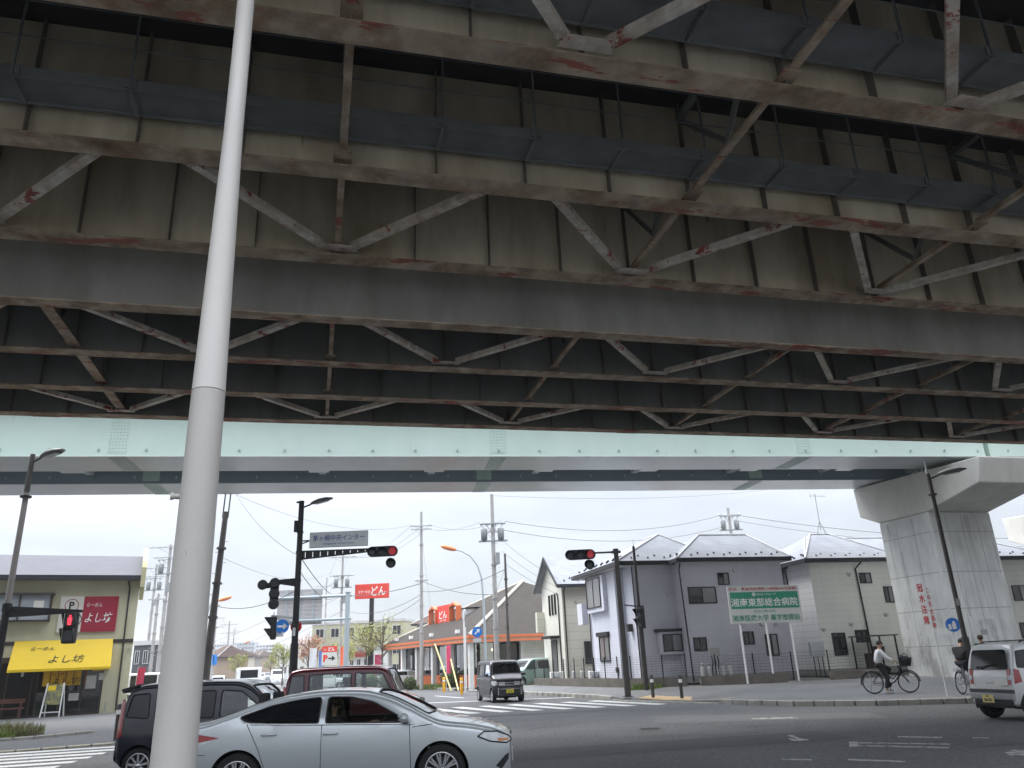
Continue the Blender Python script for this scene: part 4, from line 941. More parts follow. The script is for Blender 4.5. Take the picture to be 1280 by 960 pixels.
g = MB(); g.prism([(-.7, 6.0), (-.7, 7.0), (-.45, 7.35), (3.2, 8.5), (7.3, 7.0), (7.3, 6.0)], .022, .25, f=lambda a, b, k: (k, a, b)); g.build('gable_fin', mat('yellow olive trim', (.5, .47, .28), .8, var=.08), sh)
x0, z1 = S(30, 742); x1, z0 = S(62, 777)
g = MB(); g.bx(-6.6, x1, -.4, -.001, z0, z0+.08); g.bx(-6.6, x1+.08, -.48, -.001, z1-.1, z1); g.bx(x1-.08, x1, -.4, -.001, z0+.08, z1-.1); g.bx(-6.6, -6.52, -.4, -.001, z0+.08, z1-.1); xm = (x1-6.6)/2; g.bx(xm-.04, xm+.04, -.4, -.32, z0+.08, z1-.1)
o = g.build('window', M_BRN, sh); g = MB(); g.bx(-6.52, x1-.08, -.34, -.3, z0+.08, z1-.1); o2 = g.build('pane', mat('reflecting pale glass', (.3, .33, .36), .1, spec=.8), o); g = MB(); a = S(49, 758); g.bx(a[0]-.22, a[0]+.22, -.352, -.343, a[1]-.25, a[1]+.25); g.build('notice', M_SIGWH, o)
x0, z1 = S(77, 746); x1, z0 = S(100, 790); x2 = S(149, 746)[0]
g = MB(); g.bx(x0, x1, -.1, -.02, z0, z1); o = g.build('parking_sign', M_SIGWH, sh)
g = MB(); n = 28
cx, cz = (x0+x1)/2, S(88, 757)[1]
g.tube([(cx+.3*math.cos(2*math.pi*k/n), -.106, cz+.3*math.sin(2*math.pi*k/n)) for k in range(n+1)], .018, 6); g.build('ring', M_CRIM, o)
text('P', o, cx, cz, .36, M_BK, y=-.108, bold=.03); text('裏手', o, cx, z0+.5, .38, M_BK, y=-.108, vertical=True, w=.3, h=.75) if False else text('裏手', o, cx-.02, z0+.5, .75, M_BK, y=-.108, vertical=True)
g = MB(); g.bx(x1+.002, x2, -.1, -.02, z0, z1); o = g.build('name_sign', M_CRIM, sh)
w_ = x2-x1
text('らーめん', o, x1+w_*.32, z0+(z1-z0)*.76, .2, M_WH, y=-.106, w=w_*.45, shear=.25); text('よし坊', o, x1+w_*.48, z0+(z1-z0)*.4, .5, M_WH, y=-.106, w=w_*.78, shear=.2, bold=.006)
# awning
x0, x1 = -5.2, -.93; zt, zb = S(80, 800)[1], S(80, 838)[1]
g = MB(); yo = -.75; zk = zb-.02
g.add([(x0, -.04, zt), (x1, -.04, zt), (x1+.06, yo, zk+.12), (x0-.06, yo, zk+.12), (x0-.06, yo, zk), (x1+.06, yo, zk), (x1, -.04, zt-.02), (x0, -.04, zt-.02)], [(0, 3, 2, 1), (3, 4, 5, 2)])
g.add([(x0, -.04, zt), (x0-.06, yo, zk+.12), (x0-.06, yo, zk), (x0, -.04, zk)], [(0, 3, 2, 1)]); g.add([(x1, -.04, zt), (x1+.06, yo, zk+.12), (x1+.06, yo, zk), (x1, -.04, zk)], [(0, 1, 2, 3)])
o = g.build('awning', M_YAW, sh); sl = Matrix.Translation((0, -.04, zt)) @ Matrix.Rotation(-math.atan2(.71, zt-zk-.12), 4, 'X') @ Matrix.Translation((0, 0, -zt))
L_ = math.hypot(.71, zt-zk-.12)
text('らーめん', o, x0+1.25, zt-L_*.3, .2, M_BK, y=-.012, w=1.0, shear=.25, M=sl); text('よし坊', o, x0+2.35, zt-L_*.68, .42, M_BK, y=-.012, w=1.55, shear=.2, M=sl)
# shopfront
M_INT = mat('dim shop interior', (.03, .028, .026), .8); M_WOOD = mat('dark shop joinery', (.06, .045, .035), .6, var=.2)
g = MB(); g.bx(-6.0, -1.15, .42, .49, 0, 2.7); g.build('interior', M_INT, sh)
f = MB()
for x in (-5.3, -4.25, -4.0, -3.0, -2.05, -1.2): f.bx(x-.035, x+.035, .02, .12, .05, 2.7)
f.bx(-6, -1.15, .0, .14, 0, .1); f.bx(-4.0, -1.2, .02, .1, 1.05, 1.12); f.bx(-6, -1.15, .02, .12, 2.5, 2.75); fr = f.build('shopfront', M_WOOD, sh)
g = MB(); g.bx(-3.97, -3.03, .06, .07, .1, 1.05); g.bx(-2.97, -2.08, .06, .07, .1, 1.05); g.bx(-2.97, -2.08, .06, .07, 1.12, 2.5); g.bx(-2.02, -1.23, .06, .07, .1, 2.5); g.build('glass', DGLASS, fr)
M_PAPER = mat('paper notice', (.6, .6, .57), .8, var=.08)
for i, (u0, v0, u1, v1, m) in enumerate(((106, 844, 121, 861, M_PAPER), (123, 841, 130, 850, M_PAPER), (85, 866, 99, 876, M_PAPER), (115, 832, 131, 839, mat('yellow notice', (.7, .45, .06), .7)), (104, 833, 110, 858, mat('brown board', (.2, .09, .05), .7)), (26, 836, 31, 846, M_PAPER))):
    a, b = S(u0, v1), S(u1, v0); g = MB(); g.bx(a[0], b[0], -.02-.004*i, -.012-.004*i, a[1], b[1]); g.build('notice', m, sh)
# noren curtain in slit panels
xa, xb = S(54, 845)[0], S(102, 845)[0]; zt2, zb2 = S(78, 839)[1], S(78, 857)[1]; n = 5
M_NOR = mat('orange yellow noren cloth', (.72, .42, .04), .8, var=.08); M_NOR2 = mat('white cloth print', (.6, .55, .42), .8)
g = MB()
for i in range(n):
    a, b = xa+(xb-xa)*i/n+.015, xa+(xb-xa)*(i+1)/n-.015
    g.grid(lambda u, v, a=a, b=b: (a+(b-a)*u, -.12+.03*math.sin(u*6+i*2)*v, zt2+(zb2-zt2)*v), 6, 3, 0)
g.cyl((xa-.15, -.11, zt2+.02), (xb+.15, -.11, zt2+.02), .02, n=8, mi=1); o = g.build('noren_curtain', [M_NOR, M_WOOD], sh)
text('らーめん', o, xa+.75, zt2-.12, .13, M_CRIM, y=-.16, w=.7); text('よし坊', o, xa+(xb-xa)*.62, zb2+.22, .34, M_BK, y=-.17, w=(xb-xa)*.72)
g = MB()
for x in (-4.2, -3.4, -2.6): g.ball((x, -.25, 2.45), (.06, .06, .1), 8)
g.build('lamp', M_SIGWH, sh)
pipe(sh, [(S(162, 727)[0]-.05, -.06, 6.36), (S(163, 740)[0]-.05, -.06, 6.0), (-.42, -.06, .1)], .04)
g = MB(); g.bx(-.16, -.1, -.1, -.01, 2.95, 3.05); g.cyl((-.9, -.1, .1), (-.9, -.1, .5), .03, n=8); g.build('tap', GREYM, sh)
# A-board, bench, van behind
def on(u, v, z): p = gz(u, v, z); return p
def shl(x, y): a = R(25.5); return Vector((c_.x+x*math.cos(a)-y*math.sin(a), c_.y+x*math.sin(a)+y*math.cos(a), .1))
p = shl(S(62, 890)[0]*.97, -1.1)
t = thing('menu_board', 'white framed A-board with menu photos standing before the ramen shop', 'signboard', (p.x, p.y, .1), 8)
g = MB()
for x in (-.42, .42):
    g.beam((x, -.02, 0), (x*.86, .22, 1.5), .05, .04); g.beam((x, .5, 0), (x*.86, .24, 1.5), .05, .04)
g.beam((-.4, .02, .22), (.4, .02, .22), .04, .05); o = g.build('frame', WHITEP, t)
g = MB(); g.add([(-.38, .075, .55), (.38, .075, .55), (.35, .21, 1.46), (-.35, .21, 1.46)], [(0, 1, 2, 3)]); g.add([(-.38, .09, .55), (.38, .09, .55), (.35, .225, 1.46), (-.35, .225, 1.46)], [(3, 2, 1, 0)])
g.build('poster', mat('menu photo print', (.12, .13, .11), .5, var=.6, scale=9, c2=(.5, .45, .1), c2amt=.9, c2scale=5), t)
g = MB(); g.add([(-.3, .158, 1.18), (.05, .158, 1.18), (.05, .196, 1.4), (-.3, .196, 1.4)], [(0, 1, 2, 3)]); g.build('yellow_label', M_YAW, t)
p = shl(-5.75, -.75)
t = thing('bench', 'brown wooden bench by the ramen shop wall', 'bench', (p.x, p.y, .1), 25.5); M_BW = mat('red brown bench wood', (.13, .06, .045), .6, var=.25, stretch=(.4, 3, 3))
g = MB(); g.bx(-1.5, 1.4, 0, .42, .42, .48); g.build('seat', M_BW, t); g = MB(); g.beam((-1.5, .5, .78), (1.4, .5, .78), .04, .2); g.build('backrest', M_BW, t)
for x in (-1.35, -.35, .3, 1.25): g = MB(); g.bx(x-.04, x+.04, .02, .46, 0, .419); g.bx(x-.04, x+.04, .46, .52, 0, .68); g.build('leg', M_BW, t)

# ---------------------------------------------------------------- lavender house
o_ = gd(866, 852, 38.3)
lv = thing('house', 'large lavender grey house with hipped slate roof behind the green hospital board', 'house', (o_.x, o_.y, .4), 14.5); D_ = -.4
g = MB(); g.bx(0, 5.45, 0, 6.2, .3, 5.8, 0); g.bx(-2.05, -.001, 1.0, 6.2, .3, 5.8, 0); o = g.build('wall', [M_LAV], lv)
g = MB(); g.bx(-2.062, -2.053, 1.01, 2.35, .3, 5.7); g.bx(-2.5, -2.055, 2.4, 6.6, .3, 5.75); g.build('side_wall', M_LAVLIT, lv)
g = MB(); g.bx(-.02, 5.47, -.02, 6.1, 0, .295); g.bx(-2.08, -.03, .98, 6.1, 0, .295); g.bx(-2.52, -2.09, 2.38, 6.5, 0, .295); g.build('foundation', M_FOUND, lv)
hip(lv, -.3, 5.8, -.42, 6.6, 5.62, 2.35, 5.1, 2.3, 2.3, 7.1); hip(lv, -3.0, 2.6, .55, 7.6, 5.62, .5, .5, 3.2, 5.2, 7.28)
g = MB(); g.bx(-.24, 5.74, -.38, -.001, 5.4, 5.44); g.bx(-2.9, -.25, .62, .999, 5.4, 5.44); g.bx(-2.9, -2.51, 1.0, 7.4, 5.4, 5.44); g.build('soffit', M_WFRAME, lv)
dz = -.4
win(lv, 1.91, 2.51, 4.75+dz, 5.33+dz, curtain=1); win(lv, .26, 1.72, 3.9+dz, 4.68+dz, curtain=1); win(lv, .25, .92, 1.78+dz, 2.39+dz); win(lv, 2.86, 3.42, 1.97+dz, 2.57+dz); win(lv, 4.0, 4.66, 1.42+dz, 2.42+dz, curtain=1)
g = MB(); g.bx(-1.12, .0, .62, .999, 1.3, 2.3); g.bx(-1.25, -.002, .5, .998, 2.32, 2.44, 1); o = g.build('bay_window', [M_LAV, M_FRAME], lv)
win(o, -1.0, -.02, 1.42, 2.2, .62, curtain=1)
def sidewin(par, y0, y1, z0, z1, x, **k): return win(par, -y1, -y0, z0, z1, x, M=MS.inverted() if False else Matrix(((0, 1, 0, 0), (-1, 0, 0, 0), (0, 0, 1, 0), (0, 0, 0, 1))), **k)
PLS = Pl(o_.x-2.5*math.cos(R(14.5)), o_.y-2.5*math.sin(R(14.5)), 104.5)
y1, z1 = PLS(737, 726); y0, z0 = PLS(757, 758)
g = MB(); g.bx(-2.72, -2.501, y0-.35, y1+.05, z0-.4-.22, z1-.4+.05); o = g.build('window_surround', M_LAVLIT, lv); sidewin(o, y0, y1, z0-.4, z1-.4, -2.72, n=2, pane=M_CURT)
y1, z1 = PLS(749, 796); y0, z0 = PLS(764, 827)
sidewin(lv, y0, y1, z0-.4, z1-.4, -2.5, n=2, pane=M_CURT, curtain=1, t=.08); g = MB(); g.bx(-2.65, -2.501, y0-.1, y1+.1, z1-.4, z1-.4+.2); g.build('shutter_box', M_FRAME, lv)
g = MB(); g.bx(-2.3, -2.07, 1.55, 1.8, 2.4, 2.75); g.bx(-2.6, -2.51, 2.75, 2.95, .55, .8); g.build('meter_box', M_PIPE, lv)
pipe(lv, [(-.12, -.3, 5.42), (-.1, -.06, 5.1), (.03, -.06, 0.1)]); pipe(lv, [(-2.56, 6.5, 5.4), (-2.56, 6.3, 5.1), (-2.58, 6.3, .1)]); pipe(lv, [(-2.12, .95, 5.4), (-2.1, .95, .1)], .03)
for x, z in ((2.85, 5.0), (-.3, 4.0)): vent(lv, x, z, 0. if x > 0 else 1.)
for x in (2.9, 3.9, 4.7): vent(lv, x, 2.45)
# balcony of the neighbour behind: small white box on the left edge
g = MB(); g.bx(-2.85, -2.51, 6.7, 7.5, 3.0, 4.1); g.build('balcony', M_LAVLIT, lv)
# ---------------------------------------------------------------- cream house
p_ = gd(1033, 838, 40.)
ch = thing('house', 'long cream grey house behind the concrete pier, with a roof antenna', 'house', (p_.x, p_.y, .4), 14.5)
g = MB(); g.bx(0, 14.5, 0, 6.0, .3, 5.45); g.build('wall', M_CRM, ch); g = MB(); g.bx(-.012, -.002, .01, 5.9, .3, 5.4); g.build('side_wall', M_CRMW, ch)
g = MB(); g.bx(-.02, 14.5, -.02, 5.9, 0, .295); g.build('foundation', M_FOUND, ch)
hip(ch, -.45, 14.9, -.45, 6.4, 5.5, 2.0, 12.6, 2.95, 2.95, 6.98); hip(ch, -.44, 5.4, -.44, 6.3, 5.51, 2.4, 3.6, 2.95, 2.95, 7.2, studs=False, name='roof')
for x0, x1, z0, z1 in ((2.78, 3.46, 4.67, 5.2), (4.05, 4.6, 3.7, 4.5), (.6, 1.35, 1.3, 2.35), (1.94, 2.64, 1.85, 2.45), (12.0, 13.0, 3.6, 4.4), (11.9, 12.9, 1.7, 2.5), (7, 8, 3.7, 4.4)): win(ch, x0, x1, z0-.4, z1-.4, curtain=1 if x0 > 2.7 else -1)
PLS = Pl(p_.x, p_.y, 104.5); y1, z1 = PLS(974, 714); y0, z0 = PLS(987, 738)
sidewin(ch, y0, y1, z0-.4, z1-.4, -.013, pane=M_CURT); g = MB(); g.bx(-.2, -.014, y0-.15, y1+.1, z1-.38, z1-.25); g.build('window_hood', M_FRAME, ch)
pipe(ch, [(2.75, -.4, 5.3), (2.6, -.06, 5.0), (2.72, -.06, .1)])
for x, z in ((2.2, 4.7), (.2, 2.1), (1.8, 2.3), (3.9, 2.7)): vent(ch, x, z)
ap = gd(1027, 668, 43); ap.z -= .0
t = thing('tv_antenna', 'thin television antenna on the cream house roof ridge', 'antenna', (ap.x, ap.y, 7.75)); c = Pl(ap.x, ap.y, 0)
e = c(1022, 617); g = MB(); g.cyl((0, 0, 0), (0, 0, e[1]-7.75), .02, n=6)
for a in range(4): g.cyl((0, 0, .5), (.35*math.cos(a*1.57+.4), .25*math.sin(a*1.57+.4), -.25), .012, n=5)
g.build('mast', GREYM, t); g = MB(); h = e[1]-7.85; g.cyl((-.3, 0, h), (.65, .1, h-.08), .014, n=5)
for i in range(8): x = -.25+i*.11; g.cyl((x, -.25, h), (x, .3, h), .007, n=4)
g.cyl((-.25, 0, h-.22), (-.25, 0, h+.2), .01, n=4); g.build('aerial', GREYM, t)
# ---------------------------------------------------------------- beige house
q_ = gd(709, 850, 47.)
bh = thing('house', 'narrow beige gabled house between the steakhouse and the lavender house', 'house', (q_.x, q_.y, .4), 14.5)
g = MB(); g.prism([(0, .25), (4.3, .25), (4.3, 5.6), (2.15, 7.15), (0, 5.6)], 0, 6.3, f=lambda a, b, k: (k, a, b)); g.build('wall', M_BEI, bh)
g = MB(); g.add([(-.012, .01, .25), (-.012, 4.29, .25), (-.012, 4.29, 5.6), (-.012, 2.15, 7.13), (-.012, .01, 5.6)], [(4, 3, 2, 1, 0)]); g.build('side_wall', mat('pale cream render', (.66, .65, .58), .8, var=.05), bh)
g = MB(); g.bx(-.02, 6, -.02, 4.2, 0, .245); g.build('foundation', M_FOUND, bh)
g = MB(); tt = .12
for s in (0, 1):
    ya, yb = (-.42, 2.15) if s == 0 else (4.72, 2.15); g.add([(-.4, ya, 5.4), (6.7, ya, 5.4), (6.7, yb, 7.28), (-.4, yb, 7.28)], [(0, 1, 2, 3) if s == 0 else (3, 2, 1, 0)]); g.add([(-.4, ya, 5.4-tt), (6.7, ya, 5.4-tt), (6.7, yb, 7.28-tt), (-.4, yb, 7.28-tt)], [(3, 2, 1, 0) if s == 0 else (0, 1, 2, 3)])
for i in range(14): g.bx(.1+i*.42, .16+i*.42, -.2+(i % 2)*.2, -.1+(i % 2)*.2, 5.55+(i % 2)*.15, 5.68+(i % 2)*.15, 1)
o = g.build('roof', [M_ROOFS, M_FASC], bh)
g = MB(); g.beam((-.4, -.43, 5.3), (6.7, -.43, 5.3), .1, .2); g.build('eave_gutter', M_FASC, o); g = MB(); g.beam((-.41, -.42, 5.32), (-.41, 2.15, 7.2), .04, .2); g.beam((-.41, 4.72, 5.32), (-.41, 2.15, 7.2), .04, .2); g.build('barge_board', M_FASC, o)
for y in (1.25, 1.85, 2.45): sidewin(bh, y, y+.28, 3.8, 5.0, -.013, n=1, t=.04)
sidewin(bh, 1.5, 2.6, .3, 2.35, -.013, n=1, pane=mat('grey door', (.16, .16, .16), .5)); g = MB(); g.bx(-.6, -.014, 1.0, 2.9, 2.45, 2.6); g.build('door_hood', M_FRAME, bh)
win(bh, 1.15, 1.85, .95, 2.2, n=1); pipe(bh, [(.1, -.3, 5.2), (.1, -.06, 5.0), (.1, -.06, .1)]); pipe(bh, [(-.06, .9, 5.0), (-.06, .7, 4.7), (-.06, .7, .1)]); vent(bh, .8, 4.4)
g = MB(); g.bx(-.5, -.013, 3.9, 4.3, 2.9, 4.1); g.build('balcony', M_BEI, bh)
# ---------------------------------------------------------------- fences and small things before the houses
M_BLK = mat('brown grey block wall', (.16, .145, .125), .9, var=.25, scale=3, c2=(.1, .09, .075), c2amt=.5, bump=.3)
def lowwall(lbl, pts, h, z):
    t = MB()
    for p, q in zip(pts, pts[1:]): t.beam(Vector((*p, z+h/2-.05)), Vector((*q, z+h/2-.05)), .15, h+.1)
    return tag(t.build('block_wall', M_BLK), lbl, 'low wall')
WL = [(p[0], p[1]+.12) for p in WR]
lowwall('low brown block wall in front of the beige and lavender houses', WL[1:8], .42, .3); lowwall('low brown block wall below the green hospital board', [(7.8, 36.95), (11.5, 36.6)], .42, .3); lowwall('short block wall stub before the cream house', [(13.6, 37.1), (16.2, 37.9)], .4, .3)
def fence(lbl, pts, z, h, gap=1.3):
    t = thing('mesh_fence', lbl, 'fence', (*pts[0], z)); b = Vector((*pts[0], 0)); m = MB()
    for p, q in zip(pts, pts[1:]):
        p, q = Vector((*p, 0))-b, Vector((*q, 0))-b; L = (q-p).length; n = max(1, round(L/gap))
        for i in range(n):
            x = p.lerp(q, i/n); g = MB(); g.bx(x.x-.025, x.x+.025, x.y-.025, x.y+.025, 0, h+.05); g.build('post', M_FRAME, t)
        for k in range(9): m.tube([p+Z*(.08+k*(h-.1)/8), q+Z*(.08+k*(h-.1)/8)], .005, 4)
        for i in range(int(L/.2)): x = p.lerp(q, i*.2/L); m.cyl(x+Z*.05, x+Z*h, .003, n=3, caps=False)
    m.build('mesh_panel', mat('dark fence wire', (.08, .08, .085), .5), t)
fence('dark wire mesh fence on the low wall before the beige and lavender houses', WL[1:9], .7, .95); fence('dark wire mesh fence before the cream house, beside the pier', [(8.6, 37.3), (12, 37.2), (15.8, 38.6)], .4, 1.15, 1.8)
M_GAS = mat('grey gas bottle', (.48, .48, .47), .5, var=.08)
def gas(lbl, x, y, z, s=1., grp='gas bottles by the lavender house'):
    t = thing('gas_bottle', lbl, 'gas bottle', (x, y, z), 0, grp); g = MB(); g.bx(-.16, .16, -.16, .16, -(z-.38), -.001); g.build('plinth', M_FOUND, t); g = MB(); g.lathe([(0, 0), (.17*s, 0), (.18*s, .06), (.18*s, .72*s), (.13*s, .84*s), (.05*s, .88*s)], 16); g.build('tank', M_GAS, t); g = MB(); g.lathe([(.05*s, .88*s), (.05*s, .95*s), (.11*s, .95*s), (.11*s, 1.08*s), (.1*s, 1.08*s)], 12); g.build('valve_collar', M_GAS, t)
_g = ['grey gas bottle at the left end of the lavender house row', 'second grey gas bottle from the left before the lavender house', 'third grey gas bottle from the left before the lavender house', 'fourth grey gas bottle from the left before the lavender house', 'grey gas bottle at the right end of the lavender house row']
for i, l in enumerate(_g): p = gd(880+i*8.5, 851, 37.55); gas(l, p.x, p.y, .58, .62)
for i, l in enumerate(('grey gas bottle leftmost of those before the beige house', 'grey gas bottle in the middle of those before the beige house', 'grey gas bottle rightmost of those before the beige house')): p = gd(718+i*10, 850, 44.5); gas(l, p.x, p.y, .55, .6, 'gas bottles by the beige house')
p = gd(893, 820, 37.5); t = thing('gas_meter', 'grey gas meter box on pipes above the gas bottles', 'gas meter', (p.x, p.y, .42)); g = MB(); z = p.z-.42; g.bx(-.22, .22, -.1, .1, z, z+.34); g.build('box', mat('weathered grey box', (.3, .3, .29), .6), t); g = MB()
for x in (-.13, 0, .13): g.tube([(x, 0, z), (x+.03, .0, z-.3), (x-.04, 0, .5), (x, 0, 0)], .03, 6)
g.build('pipes', M_PIPE, t)
p = gd(1021, 812, 38.5); t = thing('heater_box', 'grey water heater box on a stand before the cream house', 'water heater', (p.x, p.y, .42)); z = p.z-.42; g = MB(); g.bx(-.32, .32, -.12, .12, z-.3, z+.35); g.build('box', GREYM, t, bevel=.02); g = MB()
for x in (-.2, 0, .2): g.cyl((x, 0, 0), (x, 0, z-.3), .025, n=6)
g.build('pipes', M_PIPE, t)
def ac(lbl, u, v, y):
    p = gd(u, v, y); t = thing('air_conditioner', lbl, 'air conditioner', (p.x, p.y, .42), 14.5); g = MB(); g.bx(-.4, .4, -.15, .15, .05, .6); g.build('casing', WHITEP, t, bevel=.02); g = MB(); g.lathe([(.19, 0), (.2, .01), (.0, .012)], 20, M=Matrix.Translation((-.1, -.152, .32)) @ Matrix.Rotation(R(90), 4, 'X')); g.build('fan_grille', GREYM, t); g = MB(); g.bx(-.35, -.25, -.14, .14, 0, .05); g.bx(.25, .35, -.14, .14, 0, .05); g.build('feet', GREYM, t)
ac('white air conditioner unit at the lavender house corner', 746, 850, 43.2); ac('white air conditioner unit before the beige house door', 697, 852, 46)
p = gd(1093, 850, 38.8); t = thing('bicycle_shelter', 'small dark framed shelter beside the pier, behind the first cyclist', 'shelter', (p.x, p.y, .35), 14.5)
for x in (0, 1.55):
    for y in (0, 1.1): g = MB(); g.bx(x-.03, x+.03, y-.03, y+.03, 0, 1.75); g.build('post', M_FRAME, t)
g = MB(); g.bx(-.1, 1.65, -.15, 1.25, 1.751, 1.8); g.build('roof_panel', M_FRAME, t); g = MB(); g.bx(.3, .9, .5, .8, 0, 1.0); g.bx(.5, 1.1, .3, .5, .7, 1.3); g.build('stored_goods', mat('dark brown cloth', (.06, .045, .045), .9, var=.4, scale=5), t)
# ---------------------------------------------------------------- hospital board
p = gd(935, 845, 36.25); bb = thing('billboard', 'green and white hospital billboard on thin white posts before the lavender house', 'billboard', (p.x, p.y, .35), 14.5); dz = -.35
M_GRB = mat('green board paint', (.03, .27, .16), .5, var=.05); M_GRT = mat('green lettering', (.03, .25, .15), .5); M_BRD = mat('board white', (.6, .6, .57), .5, var=.05); M_RDT = mat('red lettering', (.45, .06, .07), .6)
g = MB(); x0, x1, z0, z1 = -.48, 3.13, 2.85+dz, 4.47+dz; g.bx(x0, x1, -.03, .03, z0, z1); bd = g.build('board', M_BRD, bb); H = z1-z0
g = MB(); g.bx(x0+.1, x1-.08, -.036, -.031, z0+H*.385, z0+H*.83); g.build('green_band', M_GRB, bd)
xm = (x0+x1)/2; W_ = x1-x0
text('防災・救急指定病院 24時間365日診療', bd, xm-.02, z0+H*.915, H*.085, M_RDT, y=-.036, w=W_*.94, bold=.006); text('ふれあいグループ', bd, xm+.08, z0+H*.765, H*.065, M_WH, y=-.042, w=W_*.29)
g = MB(); cx, cz = xm-.52, z0+H*.765; g.prism([(cx-.1, cz), (cx, cz-.1), (cx+.1, cz), (cx, cz+.1)], -.042, -.038, f=lambda a, b, k: (a, k, b)); g.prism([(cx-.04, cz), (cx, cz-.04), (cx+.04, cz), (cx, cz+.04)], -.044, -.0425, 1, f=lambda a, b, k: (a, k, b)); g.build('emblem', [M_WH, M_GRB], bd)
text('湘南東部総合病院', bd, xm-.02, z0+H*.555, H*.23, M_WH, y=-.042, w=W_*.93, bold=.01); text('2021年4月', bd, xm-.1, z0+H*.31, H*.075, M_GRT, y=-.036, w=W_*.3); text('湘南医療大学 薬学部開設', bd, xm-.02, z0+H*.135, H*.17, M_GRT, y=-.036, w=W_*.94, bold=.01)
for x in (-.02, 1.28, 2.5): g = MB(); g.bx(x-.035, x+.035, .031, .09, 0, z1); g.build('post', WHITEP, bb)
# ---------------------------------------------------------------- steakhouse
s_ = gd(589, 849, 55.); SA = 28
st = thing('steakhouse', 'single storey steakhouse with a big brown pyramid roof and orange fascia', 'restaurant', (s_.x, s_.y, 0), SA)
M_TILE = siding('grey brown roof tiles', (.06, .053, .047), .2, depth=.6, spec=.08, line=-.3, var=.14); M_ORG = mat('orange fascia', (.62, .16, .06), .5, var=.06); M_ORGD = mat('orange brown band', (.36, .2, .13), .6)
M_SWALL = siding('white block wall', (.6, .6, .57), .2, depth=.3); M_CLR = glassy('restaurant glass', (.55, .58, .6), .25)
W2 = 18.
g = MB(); g.bx(6.4-2.1, W2, .9, 1.1, 0, 3.0, 0); g.bx(W2-.2, W2, 1.1, W2-1, 0, 3, 0); g.bx(.9, W2, W2-1.2, W2-1, 0, 3, 0); g.bx(.9, 1.05, .9, W2-1, 0, .9, 1); g.bx(1.06, 4.3, .9, 1.05, 0, .9, 1); g.build('wall', [M_SWALL, M_ORG], st)
g = MB(); g.add([(-.1, -.1, 3.42), (W2, -.1, 3.42), (W2, W2, 3.42), (-.1, W2, 3.42), (W2/2, W2/2, 7.95)], [(0, 1, 4), (1, 2, 4), (2, 3, 4), (3, 0, 4)]); o = g.build('roof', M_TILE, st)
g = MB(); g.tube([(-.1, -.1, 3.46), (W2/2, W2/2, 7.98)], .13, 6); g.tube([(-.1, W2, 3.46), (W2/2, W2/2, 7.98)], .1, 6); g.build('hip_cap', mat('pale hip tile', (.5, .46, .4), .8), o)
g = MB(); a = -.2; b = W2+.1
for z0, z1, mi, e in ((3.0, 3.1, 0, .06), (3.1, 3.27, 1, .02), (3.27, 3.43, 0, .06)):
    g.bx(a-e, b+e, a-e, a, z0, z1, mi); g.bx(a-e, a, a, b, z0, z1, mi); g.bx(b, b+e, a, b, z0, z1, mi)
g.bx(a, b, a, b, 2.98, 3.0, 2); g.build('fascia', [M_ORG, M_ORGD, M_WFRAME], st)
M_PST = mat('white post', (.62, .62, .6), .6)
for i in range(6): g = MB(); y = .05+i*3.35; g.bx(-.05, .25, y, y+.3, 0, 2.98); g.build('column', M_PST, st)
for x in (4.25, 6.6): g = MB(); g.bx(x-.12, x+.12, .6, .84, 0, 2.98); g.build('column', M_PST, st)
for i in range(9):
    y0 = 1.1+i*1.75; g = MB(); g.bx(.93, .97, y0, y0+1.69, .92, 2.95); f = MB(); f.bx(.9, 1.0, y0+1.69, y0+1.75, .9, 2.96); o = f.build('window', M_FRAME, st); g.build('pane', M_CLR, o)
f = MB(); f.bx(2.7, 4.28, .9, 1., 2.85, 2.96)
for x in (1.05, 2.15, 3.2, 4.2): f.bx(x, x+.08, .9, 1., .0, 2.85)
o = f.build('window', M_FRAME, st); g = MB(); g.bx(1.13, 2.15, .93, .97, .92, 2.95); g.build('pane', M_CLR, o); g = MB(); g.bx(2.24, 3.19, .93, .97, .05, 2.84); g.bx(3.29, 4.19, .93, .97, .05, 2.84); g.build('door', DGLASS, o)
# room inside: back wall, ceiling lamps, blue screen, seats
g = MB(); g.bx(5.2, 5.3, 1.3, W2-1.5, 0, 2.95, 0); g.build('inner_wall', mat('warm interior wall', (.2, .15, .11), .8, var=.3, scale=2), st)
g = MB()
for i in range(7): g.bx(1.6, 2.8, 1.8+i*2.1, 2.3+i*2.1, 0, 1.35)
g.build('seat', mat('dark seat', (.06, .035, .03), .7), st)
g = MB(); g.bx(1.1, 1.16, 10.3, 11.8, 1.6, 2.7); g.bx(1.1, 1.16, 5.2, 6.4, 1.7, 2.8); g.build('banner', mat('blue banner', (.08, .25, .5), .6, var=.2), st)
M_LIT = mat('warm lamp', (.9, .8, .6), .5, emit=(1, .8, .5), emits=3.)
g = MB()
for i in range(5): g.ball((2.4, 1.6+i*2.8, 2.5), .1, 8)
g.build('pendant_lamp', M_LIT, st)
# flood lamps along the eave
for y in (3, 8, 12.5, 16): g = MB(); g.bx(.3, .55, y, y+.3, 3.7, 3.95); g.build('flood_lamp', WHITEP, st)
